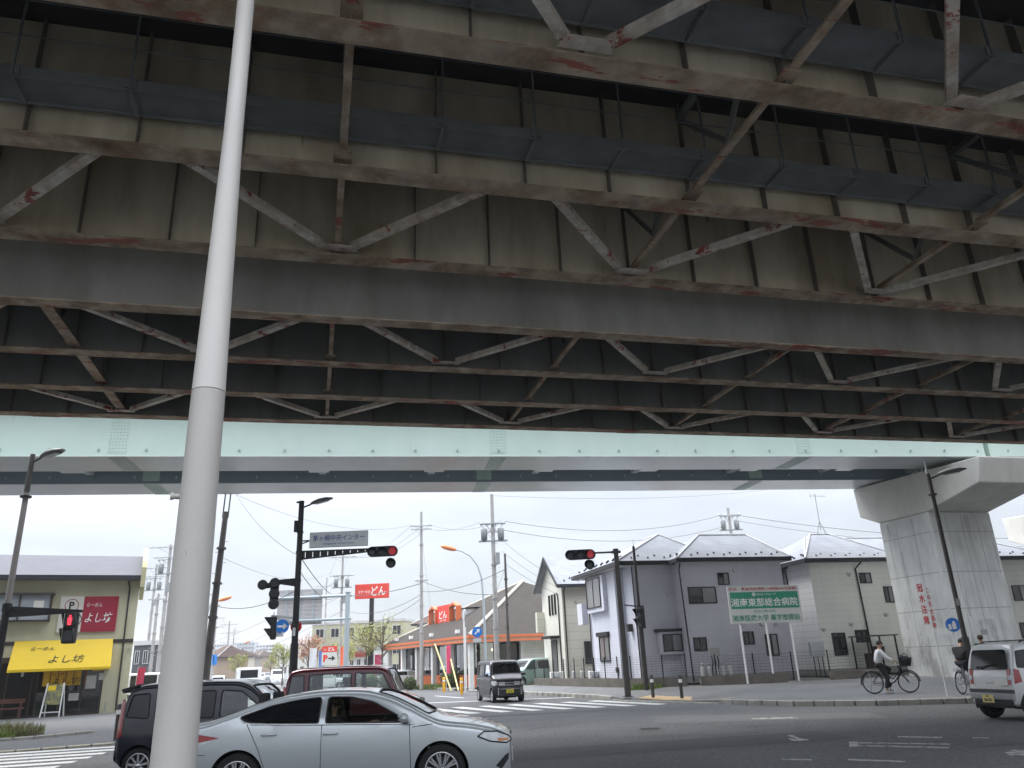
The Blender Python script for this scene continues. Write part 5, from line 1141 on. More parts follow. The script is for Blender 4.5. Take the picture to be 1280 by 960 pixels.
# roof dormer sign
RT = Vector((math.cos(R(SA)), math.sin(R(SA)), 0)); P5 = Pl(s_.x+RT.x*3.2, s_.y+RT.y*3.2, SA+90)
ya, za = P5(541.5, 762); yb, zb = P5(577, 777); y2, _ = P5(556, 770); y3, _ = P5(573, 770)
g = MB(); g.bx(3.25, 6.4, yb+.1, ya-.1, zb-1.0, za-.35); g.add([(3.2, yb-.1, za-.3), (3.2, ya+.1, za-.3), (7.5, ya+.1, za-.1), (7.5, yb-.1, za-.1)], [(0, 3, 2, 1)], 1); dm = g.build('dormer', [M_WFRAME, M_TILE], st)
WD = ya-yb; fw_ = WD*.26
for yy in (yb, ya-fw_):
    g = MB(); zt_ = za+.1
    g.prism([(yy, zb-.5), (yy+.1, zb-.5), (yy+.1, zt_-.25), (yy+fw_/2, zt_-.1), (yy+fw_-.1, zt_-.25), (yy+fw_-.1, zb-.5), (yy+fw_, zb-.5), (yy+fw_, zt_-.2), (yy+fw_/2, zt_+.12), (yy, zt_-.2)], 2.75, 3.2, f=lambda a, b, k: (k, a, b)); g.build('orange_frame', M_ORG, dm)
M_RSB = mat('orange red sign face', (.68, .06, .04), .5, var=.04)
ys0, ys1 = yb+WD*.27, ya-WD*.27
g = MB(); g.bx(2.9, 3.0, ys0, ys1, zb-.05, za+.12); o = g.build('roof_sign', M_RSB, dm)
MSV = Matrix(((0, 1, 0, 0), (-1, 0, 0, 0), (0, 0, 1, 0), (0, 0, 0, 1)))
text('どん', o, -(ys0+ys1)/2-.1, (za+zb)/2+.05, .6, M_WH, y=2.89, w=(ys1-ys0)*.62, M=MSV, bold=.018); text('ステーキの', o, -(ys0+ys1)/2-.1, (za+zb)/2-.4, .16, M_WH, y=2.89, w=(ys1-ys0)*.5, M=MSV, bold=.01)
# tower sign
p = gd(463, 845, 75); tw = thing('tower_sign', 'red steakhouse sign high on a black column above the maroon car', 'tower sign', (p.x, p.y, 0), -4); c = Pl(p.x, p.y, -4)
x0, z1 = c(445, 731); x1, z0 = c(486, 747); g = MB(); g.bx(x0, x1, -.2, .2, z0, z1); o = g.build('sign_box', M_RSB, tw, bevel=.02); g = MB(); g.bx(x0-.04, x0-.002, -.22, .22, z0, z1); g.build('edge', M_WFRAME, o)
text('どん', o, x0+(x1-x0)*.7, (z0+z1)/2, .85, M_WH, y=-.21, w=1.35, bold=.018); text('ステーキの', o, x0+(x1-x0)*.27, (z0+z1)/2-.05, .28, M_WH, y=-.21, w=1.15, bold=.012)
zs = c(463, 778)[1]; g = MB(); g.bx(-.24, .24, -.15, .15, 0, zs-1.4); g.bx(-.19, .19, -.14, .14, zs-1.4, z0-.001); g.build('column', BLACK, tw)
# parking sign
p = gd(411, 845, 62); t = thing('parking_sign', 'red and white parking arrow sign behind the maroon car', 'sign', (p.x, p.y, 0)); c = Pl(p.x, p.y, 0); x0, z1 = c(403, 808); x1, z0 = c(421, 831)
g = MB(); g.bx(x0, x1, -.05, .05, z0, z1); o = g.build('panel', M_BRD, t); zz = z0+(z1-z0)*.68; g = MB(); g.bx(x0, x1, -.058, -.052, zz, z1); g.build('red_panel', M_RSB, o); text('どん', o, x0+.72, (zz+z1)/2, .3, M_WH, y=-.064, w=.5, bold=.03); text('ステ', o, x0+.22, (zz+z1)/2-.03, .14, M_WH, y=-.064, w=.25)
text('P', o, x0+.28, z0+.5, .5, M_RSB, y=-.056, bold=.06); g = MB(); xx = x0+.72; z5 = z0+.48; g.bx(xx-.22, xx+.1, -.058, -.051, z5-.05, z5+.05); g.prism([(xx+.08, z5-.18), (xx+.3, z5), (xx+.08, z5+.18), (xx+.02, z5+.1), (xx+.12, z5), (xx+.02, z5-.1)], -.06, -.052, f=lambda a, b, k: (a, k, b)); g.build('arrow', M_BK, o)
for x in (x0+.1, x1-.1): g = MB(); g.bx(x-.03, x+.03, .051, .11, 0, z1); g.build('post', GREYM, t)
# ---------------------------------------------------------------- far buildings
def block(name, lbl, cat, u0, u1, vtop, y, depth, wm, floors, cols, rz=0, vb=None, wm2=DGLASS, roof=None, z0=0, fw=.55, fh=.5):
    p = gd((u0+u1)/2, 838, y); t = thing(name, lbl, cat, (p.x, p.y, z0), rz); c = Pl(p.x, p.y, rz); x0 = c(u0, vtop)[0]; x1, h = c(u1, vtop); h -= z0
    g = MB(); g.bx(x0, x1, 0, depth, 0, h); g.build('wall', wm, t)
    fhh = h/floors; w = (x1-x0)/cols
    for f in range(floors):
        for k in range(cols):
            a = x0+w*(k+.5-fw/2); b = fhh*(f+.3)
            if cols*floors <= 40: win(t, a, a+w*fw, b, b+fhh*fh, 0, n=2, pane=wm2, t=min(.06, w*.06), frame=M_WFRAME)
    if cols*floors > 40:
        for f in range(floors):
            q = MB(); q.bx(x0+.5, x1-.5, -.9, -.001, fhh*f+.05, fhh*f+.22, 0); q.bx(x0+.5, x1-.5, -.9, -.84, fhh*f+.22, fhh*f+1.1, 0); o = q.build('balcony', wm, t)
            for k in range(cols): q.__init__()
            q = MB()
            for k in range(cols): a = x0+w*(k+.2); q.bx(a, a+w*.6, -.03, -.002, fhh*f+.3, fhh*f+fhh*.85)
            q.build('window', wm2, o)
    if roof:
        if roof == 'hip': hip(t, x0-.5, x1+.5, -.5, depth+.5, h, x0+(x1-x0)*.3, x0+(x1-x0)*.7, depth/2, depth/2, h+1.8, m=roofm, studs=False)
        else: g = MB(); g.bx(x0-.1, x1+.1, -.1, depth+.1, h, h+.35); g.build('parapet', roof, t)
    return t
roofm = siding('brown far roof', (.1, .07, .058), .3, spec=.1)
M_OLB = mat('olive beige render', (.42, .4, .28), .85, var=.06); M_GRB2 = mat('pale grey render', (.5, .5, .5), .85, var=.06); M_TAN = mat('tan render', (.36, .27, .2), .85, var=.08)
block('office_block', 'olive beige three storey block behind the yellow green trees', 'building', 391, 506, 776, 112, 14, M_OLB, 3, 6, -8, roof=M_GRB2)
block('shop_building', 'small white shop with a dark red sign board under the olive block', 'shop', 427, 462, 812, 98, 8, mat('white render', (.6, .6, .58), .8), 1, 4, -8, roof=mat('grey roof edge', (.3, .31, .33), .7), fh=.42)
p = gd(445, 820, 97.5); t = thing('shop_sign', 'dark red fascia sign on the small white shop', 'sign', (p.x, p.y, 0), -8); c = Pl(p.x, p.y, -8); x0, z1 = c(432, 815); x1, z0 = c(458, 821); g = MB(); g.bx(x0, x1, -.1, .1, z0, z1); o = g.build('panel', mat('maroon sign', (.25, .03, .03), .6), t); g = MB(); g.bx(x0-.3, x1+.3, -.02, .12, 0.0, .15); g.bx(x0, x0+.1, 0, .1, .15, z0); g.bx(x1-.1, x1, 0, .1, .15, z0); g.build('frame', M_WFRAME, t)
block('house', 'pale gabled house showing between the olive block and the steakhouse roof', 'house', 521, 552, 778, 96, 9, M_GRB2, 2, 2, -20, roof='hip')
for i, (u0, u1, v, y, l) in enumerate(((268, 290, 805, 560, 'left one of the far grey apartment blocks at the avenue end'), (291, 318, 803, 590, 'middle one of the far grey apartment blocks at the avenue end'), (320, 348, 806, 540, 'right one of the far grey apartment blocks at the avenue end'))):
    block('apartment_block', l, 'apartment block', u0, u1, v, y, 14, mat('far block %s wall' % 'abc'[i], ((.42, .43, .46), (.36, .37, .4), (.5, .5, .52))[i], .85), 8, 7, 5, roof=M_GRB2)
block('house', 'brown house at the left side of the avenue behind the blue guide sign', 'house', 256, 271, 821, 130, 8, M_TAN, 2, 2, -18, roof='hip')
block('house', 'grey house with white window frames behind the ramen shop', 'house', 203, 238, 797, 72, 3, mat('slate grey wall', (.2, .21, .22), .8), 3, 3, -15, roof=M_WFRAME, fw=.5)
block('house', 'dark sided house just behind the ramen shop corner', 'house', 168, 189, 806, 66, 8, mat('dark slate siding', (.09, .095, .1), .8), 2, 2, -10, roof=M_WFRAME)
fb = [(308, 322, 820, 260, 'tan'), (324, 334, 822, 330, 'grey'), (336, 352, 818, 300, 'olive'), (350, 366, 812, 210, 'white'), (366, 392, 806, 150, 'pale'), (277, 289, 820, 200, 'cream'), (292, 303, 822, 250, 'grey brown')]
fm = {'tan': M_TAN, 'grey': M_GRB2, 'olive': M_OLB, 'white': mat('white far wall', (.65, .65, .64), .8), 'pale': mat('pale far wall', (.55, .54, .5), .8), 'cream': mat('cream far wall', (.55, .5, .42), .8), 'grey brown': mat('grey brown far wall', (.3, .27, .25), .8)}
fl = {'tan': 'far tan building low on the avenue skyline', 'grey': 'far grey low building at the avenue vanishing point', 'olive': 'far olive building right of the avenue vanishing point', 'white': 'far white building left of the signal mast foot', 'pale': 'pale building behind the orange leaved tree', 'cream': 'far cream house behind the left avenue tree', 'grey brown': 'far grey brown house just left of the white truck'}
for a, b, v, y, k in fb: block('building', fl[k], 'building', a, b, v, y, 10, fm[k], 2, 3, -15, roof='hip' if k in ('tan', 'cream', 'grey brown') else M_GRB2)
# guide sign, shop pylon, banners
p = gd(266, 845, 92); t = thing('guide_sign', 'blue road guide sign at the left of the avenue', 'road sign', (p.x, p.y, .1)); c = Pl(p.x, p.y, 0); x0, z1 = c(261, 820); x1, z0 = c(270.5, 832); g = MB(); g.bx(x0, x1, -.05, .05, z0, z1); o = g.build('panel', mat('guide sign blue', (.02, .2, .6), .5), t)
g = MB()
for k in range(3): g.bx(x0+.1, (x0+x1)/2-.05, -.058, -.052, z0+.2+k*.28, z0+.34+k*.28); g.bx((x0+x1)/2+.08, (x0+x1)/2+.16, -.058, -.052, z0+.15, z1-.15)
g.build('legend', M_WH, o); g = MB(); g.bx((x0+x1)/2-.05, (x0+x1)/2+.05, .051, .15, 0, z1); g.build('post', GREYM, t)
p = gd(253.5, 850, 80); t = thing('pylon_sign', 'white pylon sign with a red top beside the pale pole', 'sign', (p.x, p.y, .1)); c = Pl(p.x, p.y, 0); x0, z1 = c(249, 806); x1, z0 = c(259, 815); g = MB(); g.bx(x0, x1, -.1, .1, 0, z0); g.build('pillar', mat('pylon white', (.6, .6, .58), .6), t); g = MB(); g.bx(x0, x1, -.11, .11, z0+.002, z1); o = g.build('red_top', M_RSB, t)
def banner(lbl, u, v, y, vt, m, w=.55, tilt=.0):
    p = gd(u, v, y); p.z = .02; t = thing('banner_flag', lbl, 'banner', p, rnd.uniform(-25, 25), 'shop banner flags'); c = Pl(p.x, p.y, 0); h = c(u, vt)[1]; g = MB(); g.cyl((0, 0, 0), (tilt, 0, h), .015, n=6); g.build('pole', WHITEP, t); g = MB(); g.grid(lambda a, b: (tilt*(1-b)+a*w, .06*math.sin(a*4+b*3), h-.05-b*min(1.8, h*.75)), 5, 8); g.build('cloth', m, t)
M_PK = mat('pink banner cloth', (.7, .08, .18), .8, var=.1); M_WB = mat('white banner cloth', (.6, .6, .62), .8); M_BLB = mat('blue banner cloth', (.12, .18, .42), .8); M_ORB = mat('orange red banner cloth', (.7, .15, .08), .8, var=.1)
banner('pink banner flag beside the ramen shop corner', 168, 856, 45, 834, M_PK, .5, .12); banner('pink banner flag under the tower sign', 468, 846, 72, 818, M_PK, .7); banner('white banner flag left of the parking sign', 386, 848, 64, 810, M_WB); banner('blue banner flag beside the parking sign', 397, 848, 64, 813, M_BLB); banner('orange red banner flag before the steakhouse windows', 558, 846, 55.5, 806, M_PK, .3); banner('red banner flag right of the gantry post', 424, 848, 66, 808, M_ORB)
# boundary clutter behind the maroon car: pale guard wall of the far car park is left to the cars
# ================================================================== trees and shrubs
M_BARK = mat('grey brown bark', (.13, .11, .095), .95, var=.3, scale=4, bump=.4)
def leafm(n, c, c2): return mat(n, c, .7, var=.35, scale=1.6, c2=c2, c2amt=.8, c2scale=1.1)
LF = {'green': leafm('yellow green young leaves', (.3, .3, .07), (.2, .24, .05)), 'lime': leafm('pale lime leaves', (.36, .35, .12), (.25, .27, .08)), 'orange': leafm('orange brown young leaves', (.42, .19, .1), (.3, .17, .08)), 'hedge': leafm('dark hedge leaves', (.06, .09, .03), (.1, .12, .04))}
def tree(lbl, u, v, y, vt, wpx, kind, dens=1., bare=.35, trunk=None):
    p = gd(u, v, y); p.z = .05; t = thing('avenue_tree', lbl, 'tree', p, rnd.uniform(0, 360), 'young leafed avenue trees'); h = Pl(p.x, p.y, 0)(u, vt)[1]; w = wpx/1034*y/2
    g = MB(); r0 = .035*h*.55; tips = []
    g.tube([(0, 0, 0), (.03*h*.3, 0, h*.3), (0, .02*h*.3, h*.55), (0, 0, h*.9)], [r0, r0*.75, r0*.5, r0*.12], 8)
    for i in range(16):
        a = i*2.4+rnd.random(); b = h*(bare+.5*rnd.random()*(1-bare)); L = w*(.7+.45*rnd.random()); q = Vector((0, 0, b)); e = q+Vector((math.cos(a)*L, math.sin(a)*L, L*.7)); m = q.lerp(e, .5)+Z*L*.08; g.tube([q, m, e], [r0*.35, r0*.22, r0*.08], 5); tips += [m, e]
        for k in range(3):
            f = e+Vector((rnd.uniform(-1, 1), rnd.uniform(-1, 1), rnd.uniform(.1, 1)))*w*.35; g.tube([m, f], [r0*.14, r0*.05], 4); tips.append(f)
    g.build('trunk', M_BARK, t)
    c = MB(); n = int(1500*dens)
    for i in range(n):
        q = rnd.choice(tips)+Vector((rnd.gauss(0, .24), rnd.gauss(0, .24), rnd.gauss(0, .2)))*w*.75
        s = rnd.uniform(.05, .11)*max(1, w*.42); a = Vector((rnd.uniform(-1, 1), rnd.uniform(-1, 1), rnd.uniform(-1, 1))).normalized(); b = a.cross(Vector((rnd.uniform(-1, 1), rnd.uniform(-1, 1), 1))).normalized()
        c.add([q-a*s, q+b*s*.5, q+a*s, q-b*s*.5], [(0, 1, 2, 3)])
    c.build('crown', LF[kind], t); return t
tree('pale lime tree just left of the tower sign column', 457, 847, 72, 772, 42, 'lime', 1.1)
tree('half bare tree with few lime leaves right of the tower sign column', 478, 847, 70, 762, 44, 'lime', .6)
tree('orange brown leaved tree right of the signal mast', 384, 846, 76, 782, 28, 'orange', .8)
tree('slim orange brown tree beside the gantry board', 392, 846, 84, 790, 18, 'orange', .35)
tree('yellow green tree left of the signal mast', 353, 845, 92, 798, 26, 'green', 1.2, .3)
tree('yellow green tree at the left side of the avenue behind the truck', 296, 843, 118, 812, 19, 'green', 1.1, .3)
tree('small yellow green tree far down the avenue on the right', 338, 842, 140, 812, 12, 'green', .8)
tree('small lime tree behind the parking sign', 430, 846, 82, 790, 24, 'lime', 1.)
def bush(lbl, u, v, y, wpx, hpx, kind='hedge', n=1500):
    p = gd(u, v, y); p.z = .02; t = thing('round_bush', lbl, 'bush', p, rnd.uniform(0, 360), 'clipped bushes before the steakhouse'); w = wpx/1034*y/2; h = hpx/1034*y
    g = MB()
    for i in range(6): a = i*1.05; g.tube([(0, 0, 0), (math.cos(a)*w*.4, math.sin(a)*w*.4, h*.6)], [.03, .012], 5)
    g.build('stem', M_BARK, t); c = MB()
    for i in range(n):
        d = Vector((rnd.gauss(0, 1), rnd.gauss(0, 1), rnd.gauss(0, 1))).normalized(); rr = (.72+.3*rnd.random()); q = Vector((d.x*w*rr, d.y*w*rr, h*.5+d.z*h*.52*rr)); q.z = max(.02, q.z)
        s = rnd.uniform(.05, .1)*max(.8, w); a = Vector((rnd.uniform(-1, 1), rnd.uniform(-1, 1), rnd.uniform(-1, 1))).normalized(); b = a.cross(d).normalized() if a.cross(d).length > .01 else Vector((1, 0, 0))
        c.add([q-a*s, q+b*s*.6, q+a*s, q-b*s*.6], [(0, 1, 2, 3)])
    c.ball((0, 0, h*.5), (w*.74, w*.74, h*.45), 14); c.build('foliage', LF[kind], t)
bush('round dark green bush hidden partly by the maroon car roof', 437, 849, 66, 20, 17); bush('large round dark green bush left of the utility pole foot', 462, 850, 64, 26, 20); bush('round dark green bush touching the utility pole foot', 486, 850, 62.5, 26, 21); bush('small dark bush between the utility pole and the steakhouse post', 512, 850, 60.5, 18, 15); bush('loose bush behind the yellow guy wire guards', 563, 850, 58, 26, 24)
# ================================================================== vehicles
def interp(pts, x):
    """monotone cubic through (x,y) points"""
    n = len(pts)
    if x <= pts[0][0]: return pts[0][1]
    if x >= pts[-1][0]: return pts[-1][1]
    d = [(pts[i+1][1]-pts[i][1])/(pts[i+1][0]-pts[i][0]) for i in range(n-1)]
    m = [d[0]]+[0 if d[i-1]*d[i] <= 0 else 2*d[i-1]*d[i]/(d[i-1]+d[i]) for i in range(1, n-1)]+[d[-1]]
    for i in range(n-1):
        if x <= pts[i+1][0]:
            h = pts[i+1][0]-pts[i][0]; t = (x-pts[i][0])/h
            return (2*t**3-3*t*t+1)*pts[i][1]+(t**3-2*t*t+t)*h*m[i]+(-2*t**3+3*t*t)*pts[i+1][1]+(t**3-t*t)*h*m[i+1]
def paint(n, c, metal=.5, rough=.3, coat=1.): return mat(n, c, rough, metal=metal, var=.02, coat=coat, scale=1)
M_CINT = mat('dark car interior', (.025, .025, .027), .8, var=.1)
M_TRIM = mat('black plastic trim', (.022, .022, .024), .6, var=.1)
M_RIMS = mat('silver alloy', (.55, .56, .58), .25, metal=.9, var=.03)
M_RIMD = mat('dark alloy', (.05, .05, .055), .3, metal=.7, var=.03)
M_HL = mat('headlamp glass', (.6, .63, .66), .08, spec=.9, coat=1, var=.25, scale=14)
M_TL = mat('red tail lamp', (.3, .012, .015), .12, coat=1, var=.1)
M_AMB = mat('amber lamp', (.6, .2, .03), .2, coat=1)
M_PLW = mat('white number plate', (.65, .66, .64), .5, var=.04); M_PLY = mat('yellow number plate', (.72, .55, .05), .5, var=.04); M_PLG = mat('green plate lettering', (.02, .16, .07), .5)
G_TINT = glassy('tinted car glass', (.12, .13, .14), .05); G_CLEAR = glassy('clear car glass', (.8, .85, .82), .05); G_DARK = mat('privacy glass', (.008, .009, .011), .05, spec=.45, var=0)
class Shape:
    def __init__(s, top, belt, plan, bot, tum=.16, rc=.1, bulge=.02, crown=.035):
        s.top, s.belt, s.plan, s.bot, s.tum, s.rc, s.bulge, s.crown = top, belt, plan, bot, tum, rc, bulge, crown
    def T(s, x): return interp(s.top, x)
    def side(s, x, z):
        """half width at station x, height z (sides)"""
        w = interp(s.plan, x); b = interp(s.belt, x); b = min(b, s.T(x)-.02); zb = interp(s.bot, x)
        if z <= b:
            f = max(0, min(1, (z-zb)/max(.05, b-zb))); return w*(1-.045*(1-f)**3)-s.bulge*(2*f-1)**2*(1 if f < .5 else .6)
        H = max(.1, s.Tm-b); return w-s.bulge*.6-s.tum*((z-b)/H)**1.25
    def ring(s, x, ns=9, na=5, nr=5):
        t = s.T(x); zb = interp(s.bot, x); rc = min(s.rc, (t-zb)*.3); P = []
        w0 = s.side(x, zb+.06); P += [(0, zb), (w0*.6, zb), (w0*.93, zb+.01), (w0*.985, zb+.04)]
        zt = t-rc-s.crown*.5
        for i in range(ns): z = zb+.08+(zt-zb-.08)*i/(ns-1); P.append((s.side(x, z), z))
        we = P[-1][0]; ry = min(rc*1.3, we*.4); tp = t-s.crown*.5
        for i in range(1, na+1): a = math.pi/2*i/na; P.append((we-ry*(1-math.cos(a)), zt+(tp-zt)*math.sin(a)))
        y0 = we-ry
        for i in range(1, nr+1): f = 1-i/nr; P.append((y0*f, tp+s.crown*.5*(1-f*f)))
        return P
    def roofz(s, x, y):
        R_ = s.ring(x)[-6:]; y = abs(y); y0 = R_[0][0]; t = s.T(x); f = min(1, y/max(.05, y0)); return t-s.crown*.5*f*f
def loft(s, xs, grow=0., zmin=None):
    vs = []; fs = []; n = None
    for x in xs:
        P = s.ring(x); half = [(y, z) for y, z in P]; ring = half+[(-y, z) for y, z in half[-2:0:-1]]; n = len(ring)
        vs += [(x, y, z) for y, z in ring]
    for i in range(len(xs)-1): fs += [(i*n+k, i*n+(k+1) % n, (i+1)*n+(k+1) % n, (i+1)*n+k) for k in range(n)]
    fs += [tuple(range(n-1, -1, -1)), tuple(range((len(xs)-1)*n, len(xs)*n))]
    return vs, fs
def fixn(o):
    bm = bmesh.new(); bm.from_mesh(o.data); bmesh.ops.remove_doubles(bm, verts=bm.verts[:], dist=1e-5); bmesh.ops.recalc_face_normals(bm, faces=bm.faces[:]); bm.to_mesh(o.data); bm.free()
def boolcut(o, cutters):
    fixn(o)
    for c in cutters: fixn(c); c.parent = o.parent
    for c in cutters:
        m = o.modifiers.new('b', 'BOOLEAN'); m.operation = 'DIFFERENCE'; m.object = c; m.solver = 'EXACT'
        try: m.material_mode = 'TRANSFER'
        except Exception: pass
    bpy.context.view_layer.update()
    me = bpy.data.meshes.new_from_object(o.evaluated_get(bpy.context.evaluated_depsgraph_get()))
    o.modifiers.clear(); old = o.data; o.data = me; bpy.data.meshes.remove(old)
    for c in cutters: d = c.data; bpy.data.objects.remove(c); bpy.data.meshes.remove(d)
def patch(poly, f, mi=0, cuts=3):
    """a polygon in two parameters, refined and mapped to 3D"""
    bm = bmesh.new(); vs = [bm.verts.new((a, b, 0)) for a, b in poly]; bm.faces.new(vs); bmesh.ops.triangulate(bm, faces=bm.faces[:])
    for _ in range(cuts): bmesh.ops.subdivide_edges(bm, edges=[e for e in bm.edges if e.calc_length() > .12], cuts=1, use_grid_fill=True); bmesh.ops.triangulate(bm, faces=bm.faces[:])
    bm.verts.index_update(); v = [f(p.co.x, p.co.y) for p in bm.verts]; fc = [[q.index for q in t.verts] for t in bm.faces]; bm.free(); return v, fc
def rounded(poly, r=.05, n=4):
    out = []; m = len(poly)
    for i in range(m):
        p, a, b = Vector(poly[i]), Vector(poly[i-1]), Vector(poly[(i+1) % m]); da, db = (a-p), (b-p); ra = min(r, da.length*.45); rb = min(r, db.length*.45); p0 = p+da.normalized()*ra; p1 = p+db.normalized()*rb
        for k in range(n+1): t = k/n; q = p0*(1-t)**2+p*2*t*(1-t)+p1*t*t; out.append((q.x, q.y))
    return out
def dense(poly, d=.06):
    out = []
    for i, p in enumerate(poly):
        q = poly[(i+1) % len(poly)]; L = math.hypot(q[0]-p[0], q[1]-p[1]); n = max(1, int(L/d)); out += [(p[0]+(q[0]-p[0])*k/n, p[1]+(q[1]-p[1])*k/n) for k in range(n)]
    return out
def wheel_tmpl(R_, W_, rim, style, rimm, n=10):
    return dict(R=R_, W=W_, rim=rim, style=style, m=rimm, n=n)
def add_wheel(car, x, y, wt, side):
    R_, W_, rr = wt['R'], wt['W'], wt['rim']; e = bpy.data.objects.new('wheel', None); col.objects.link(e); e.parent = car; e.location = (x, y, R_); e.empty_display_size = .1
    M = Matrix.Rotation(R(-90*side), 4, 'X')              # lathe axis -> outward along +-y
    g = MB(); h = W_/2; g.lathe([(rr, h-.01), (rr+.015, h), (R_-.03, h), (R_-.008, h-.02), (R_, h-.05), (R_, -h+.04), (R_-.02, -h), (rr, -h)], 36, M=M); g.build('tyre', RUBBER, e)
    k = MB(); k.lathe([(rr, h-.012), (rr-.012, h-.006), (rr-.028, h-.03), (rr-.035, -h)], 36, M=M); k.lathe([(0, h-.09), (rr-.03, h-.1)], 24, 1, M=M)
    for i in range(wt['n']):
        a = 2*math.pi*i/wt['n']+.2; d = Vector((math.cos(a), math.sin(a), 0)); t = Vector((-d.y, d.x, 0))
        if wt['style'] == 'twin': t_ = .016; offs = (-.035, .035)
        elif wt['style'] == 'blade': t_ = .045; offs = (0,)
        else: t_ = .022; offs = (0,)
        for of in offs:
            p = d*.05+t*of*.4+Z*(h-.035); q = d*(rr-.022)+t*of*1.3+Z*(h-.03); k.beam(M @ p, M @ q, .03 if wt['style'] == 'disc' else t_*1.7, .03, up=M.to_3x3() @ Z, mi=0)
    k.lathe([(0, h-.012), (.04, h-.014), (.055, h-.04)], 16, M=M); k.lathe([(.07, h-.088), (.16, h-.085), (.17, h-.1)], 20, 1, M=M); k.build('rim', [wt['m'], M_TRIM], e)
    return e
def car(name, lbl, cat, loc, rz, sh, L0, L1, pm_, wheels, wt, wins, wsh=None, rwin=None, open_=True, glass=None, lines=(), extra=None, handles=(), mirror=None, arch=.045, step=.06, group=None, cabin=None, arch_trim=None, glz=None):
    """wins: list of (polygon in x,z ; glass material); wsh/rwin: polygons in x,y on the upper surface"""
    t = thing(name, lbl, cat, loc, rz, group); sh.Tm = max(p[1] for p in sh.top)
    xs = [L0+(L1-L0)*.5*(1-math.cos(math.pi*i/max(20, int((L1-L0)/step)))) for i in range(max(20, int((L1-L0)/step))+1)]
    vs, fs = loft(sh, xs); g = MB(); g.add(vs, fs, 0, True); o = g.build('body', [pm_, M_CINT, M_TRIM], t)
    cut = []
    for (x, y) in wheels:
        c = MB(); s = 1 if y > 0 else -1; c.cyl((x, s*.35, wt['R']), (x, s*1.4, wt['R']), wt['R']+arch, n=40); cut.append(c.build('cut', M_CINT))
    if open_:
        class In(Shape): pass
        c0, c1, zf = cabin; inn = MB(); n = 14; vs = []; nn = None
        for i in range(n+1):
            x = c0+(c1-c0)*i/n; zt = sh.T(x)-.045; zt = max(zt, zf+.08); P = []
            for k in range(9): z = zf+(zt-zf)*k/8; P.append((max(.1, sh.side(x, z)-.05-.06*(k/8)**4), z))
            ring = [(0, zf)]+P+[(0, zt)]+[(-a, b) for a, b in P[::-1]]; nn = len(ring); vs += [(x, a, b) for a, b in ring]
        inn.add(vs, [(i*nn+k, i*nn+(k+1) % nn, (i+1)*nn+(k+1) % nn, (i+1)*nn+k) for i in range(n) for k in range(nn)]+[tuple(range(nn-1, -1, -1)), tuple(range(n*nn, (n+1)*nn))]); cut.append(inn.build('cut', M_CINT))
        for poly, gm in wins:
            if gm is None: continue
            c = MB(); c.prism(rounded(poly, .05), -1.4, 1.4, f=lambda a, b, k: (a, k, b)); cut.append(c.build('cut', M_TRIM))
        for poly, z0 in ((wsh, None), (rwin, None)):
            if poly: c = MB(); zl = min(sh.T(a) for a, b in poly)-.25; c.prism(rounded(poly, .06), zl, 3., f=lambda a, b, k: (a, b, k)); cut.append(c.build('cut', M_TRIM))
    boolcut(o, cut)
    bm = bmesh.new(); bm.from_mesh(o.data); bmesh.ops.recalc_face_normals(bm, faces=bm.faces[:]); bm.to_mesh(o.data); bm.free()
    try: o.data.set_sharp_from_angle(angle=R(38))
    except Exception: pass
    for p in o.data.polygons: p.use_smooth = True
    # glass
    for poly, gm in wins:
        for s in (1, -1):
            v, f = patch(rounded(poly, .05), lambda a, b: (a, s*(sh.side(a, b)-(.008 if open_ else -.004)), b)); q = MB(); q.add(v, f, 0, True); q.build('side_window', gm or G_DARK, t)
            e = dense(rounded(poly, .05)); e = e+e[:1]; q = MB(); q.tube([(a, s*(sh.side(a, b)+.001), b) for a, b in e], .012, 5, caps=False); q.build('window_trim', M_TRIM, t)
    for poly, nm in ((wsh, 'windscreen'), (rwin, 'rear_window')):
        if poly:
            v, f = patch(rounded(poly, .06), lambda a, b: (a, b, sh.roofz(a, b)+(-.012 if open_ else .004))); q = MB(); q.add(v, f, 0, True); q.build(nm, (G_TINT if nm == 'rear_window' else (glz or G_CLEAR)) if open_ else G_DARK, t)
            e = dense(rounded(poly, .06)); e = e+e[:1]; q = MB(); q.tube([(a, b, sh.roofz(a, b)+.001) for a, b in e], .014, 5, caps=False); q.build('window_trim', M_TRIM, t)
    # shut lines
    if lines:
        q = MB()
        for ln in lines:
            for s in (1, -1): q.tube([(a, s*(sh.side(a, b)-.002), b) for a, b in dense(ln, .08)[:-1]+[ln[-1]] if True] if len(ln) > 2 else [(ln[0][0]+(ln[1][0]-ln[0][0])*k/8, s*(sh.side(ln[0][0]+(ln[1][0]-ln[0][0])*k/8, ln[0][1]+(ln[1][1]-ln[0][1])*k/8)-.002), ln[0][1]+(ln[1][1]-ln[0][1])*k/8) for k in range(9)], .006, 4, caps=False)
        q.build('shut_line', M_TRIM, o)
    for (x, z) in handles:
        for s in (1, -1): q = MB(); y = s*sh.side(x, z); q.tube([(x-.1, y-s*.005, z), (x-.085, y+s*.035, z+.004), (x+.085, y+s*.035, z+.004), (x+.1, y-s*.005, z)], .014, 6); q.build('door_handle', pm_, t)
    for (x, y) in wheels: add_wheel(t, x, (1 if y > 0 else -1)*(abs(y)-wt['W']/2), wt, 1 if y > 0 else -1)
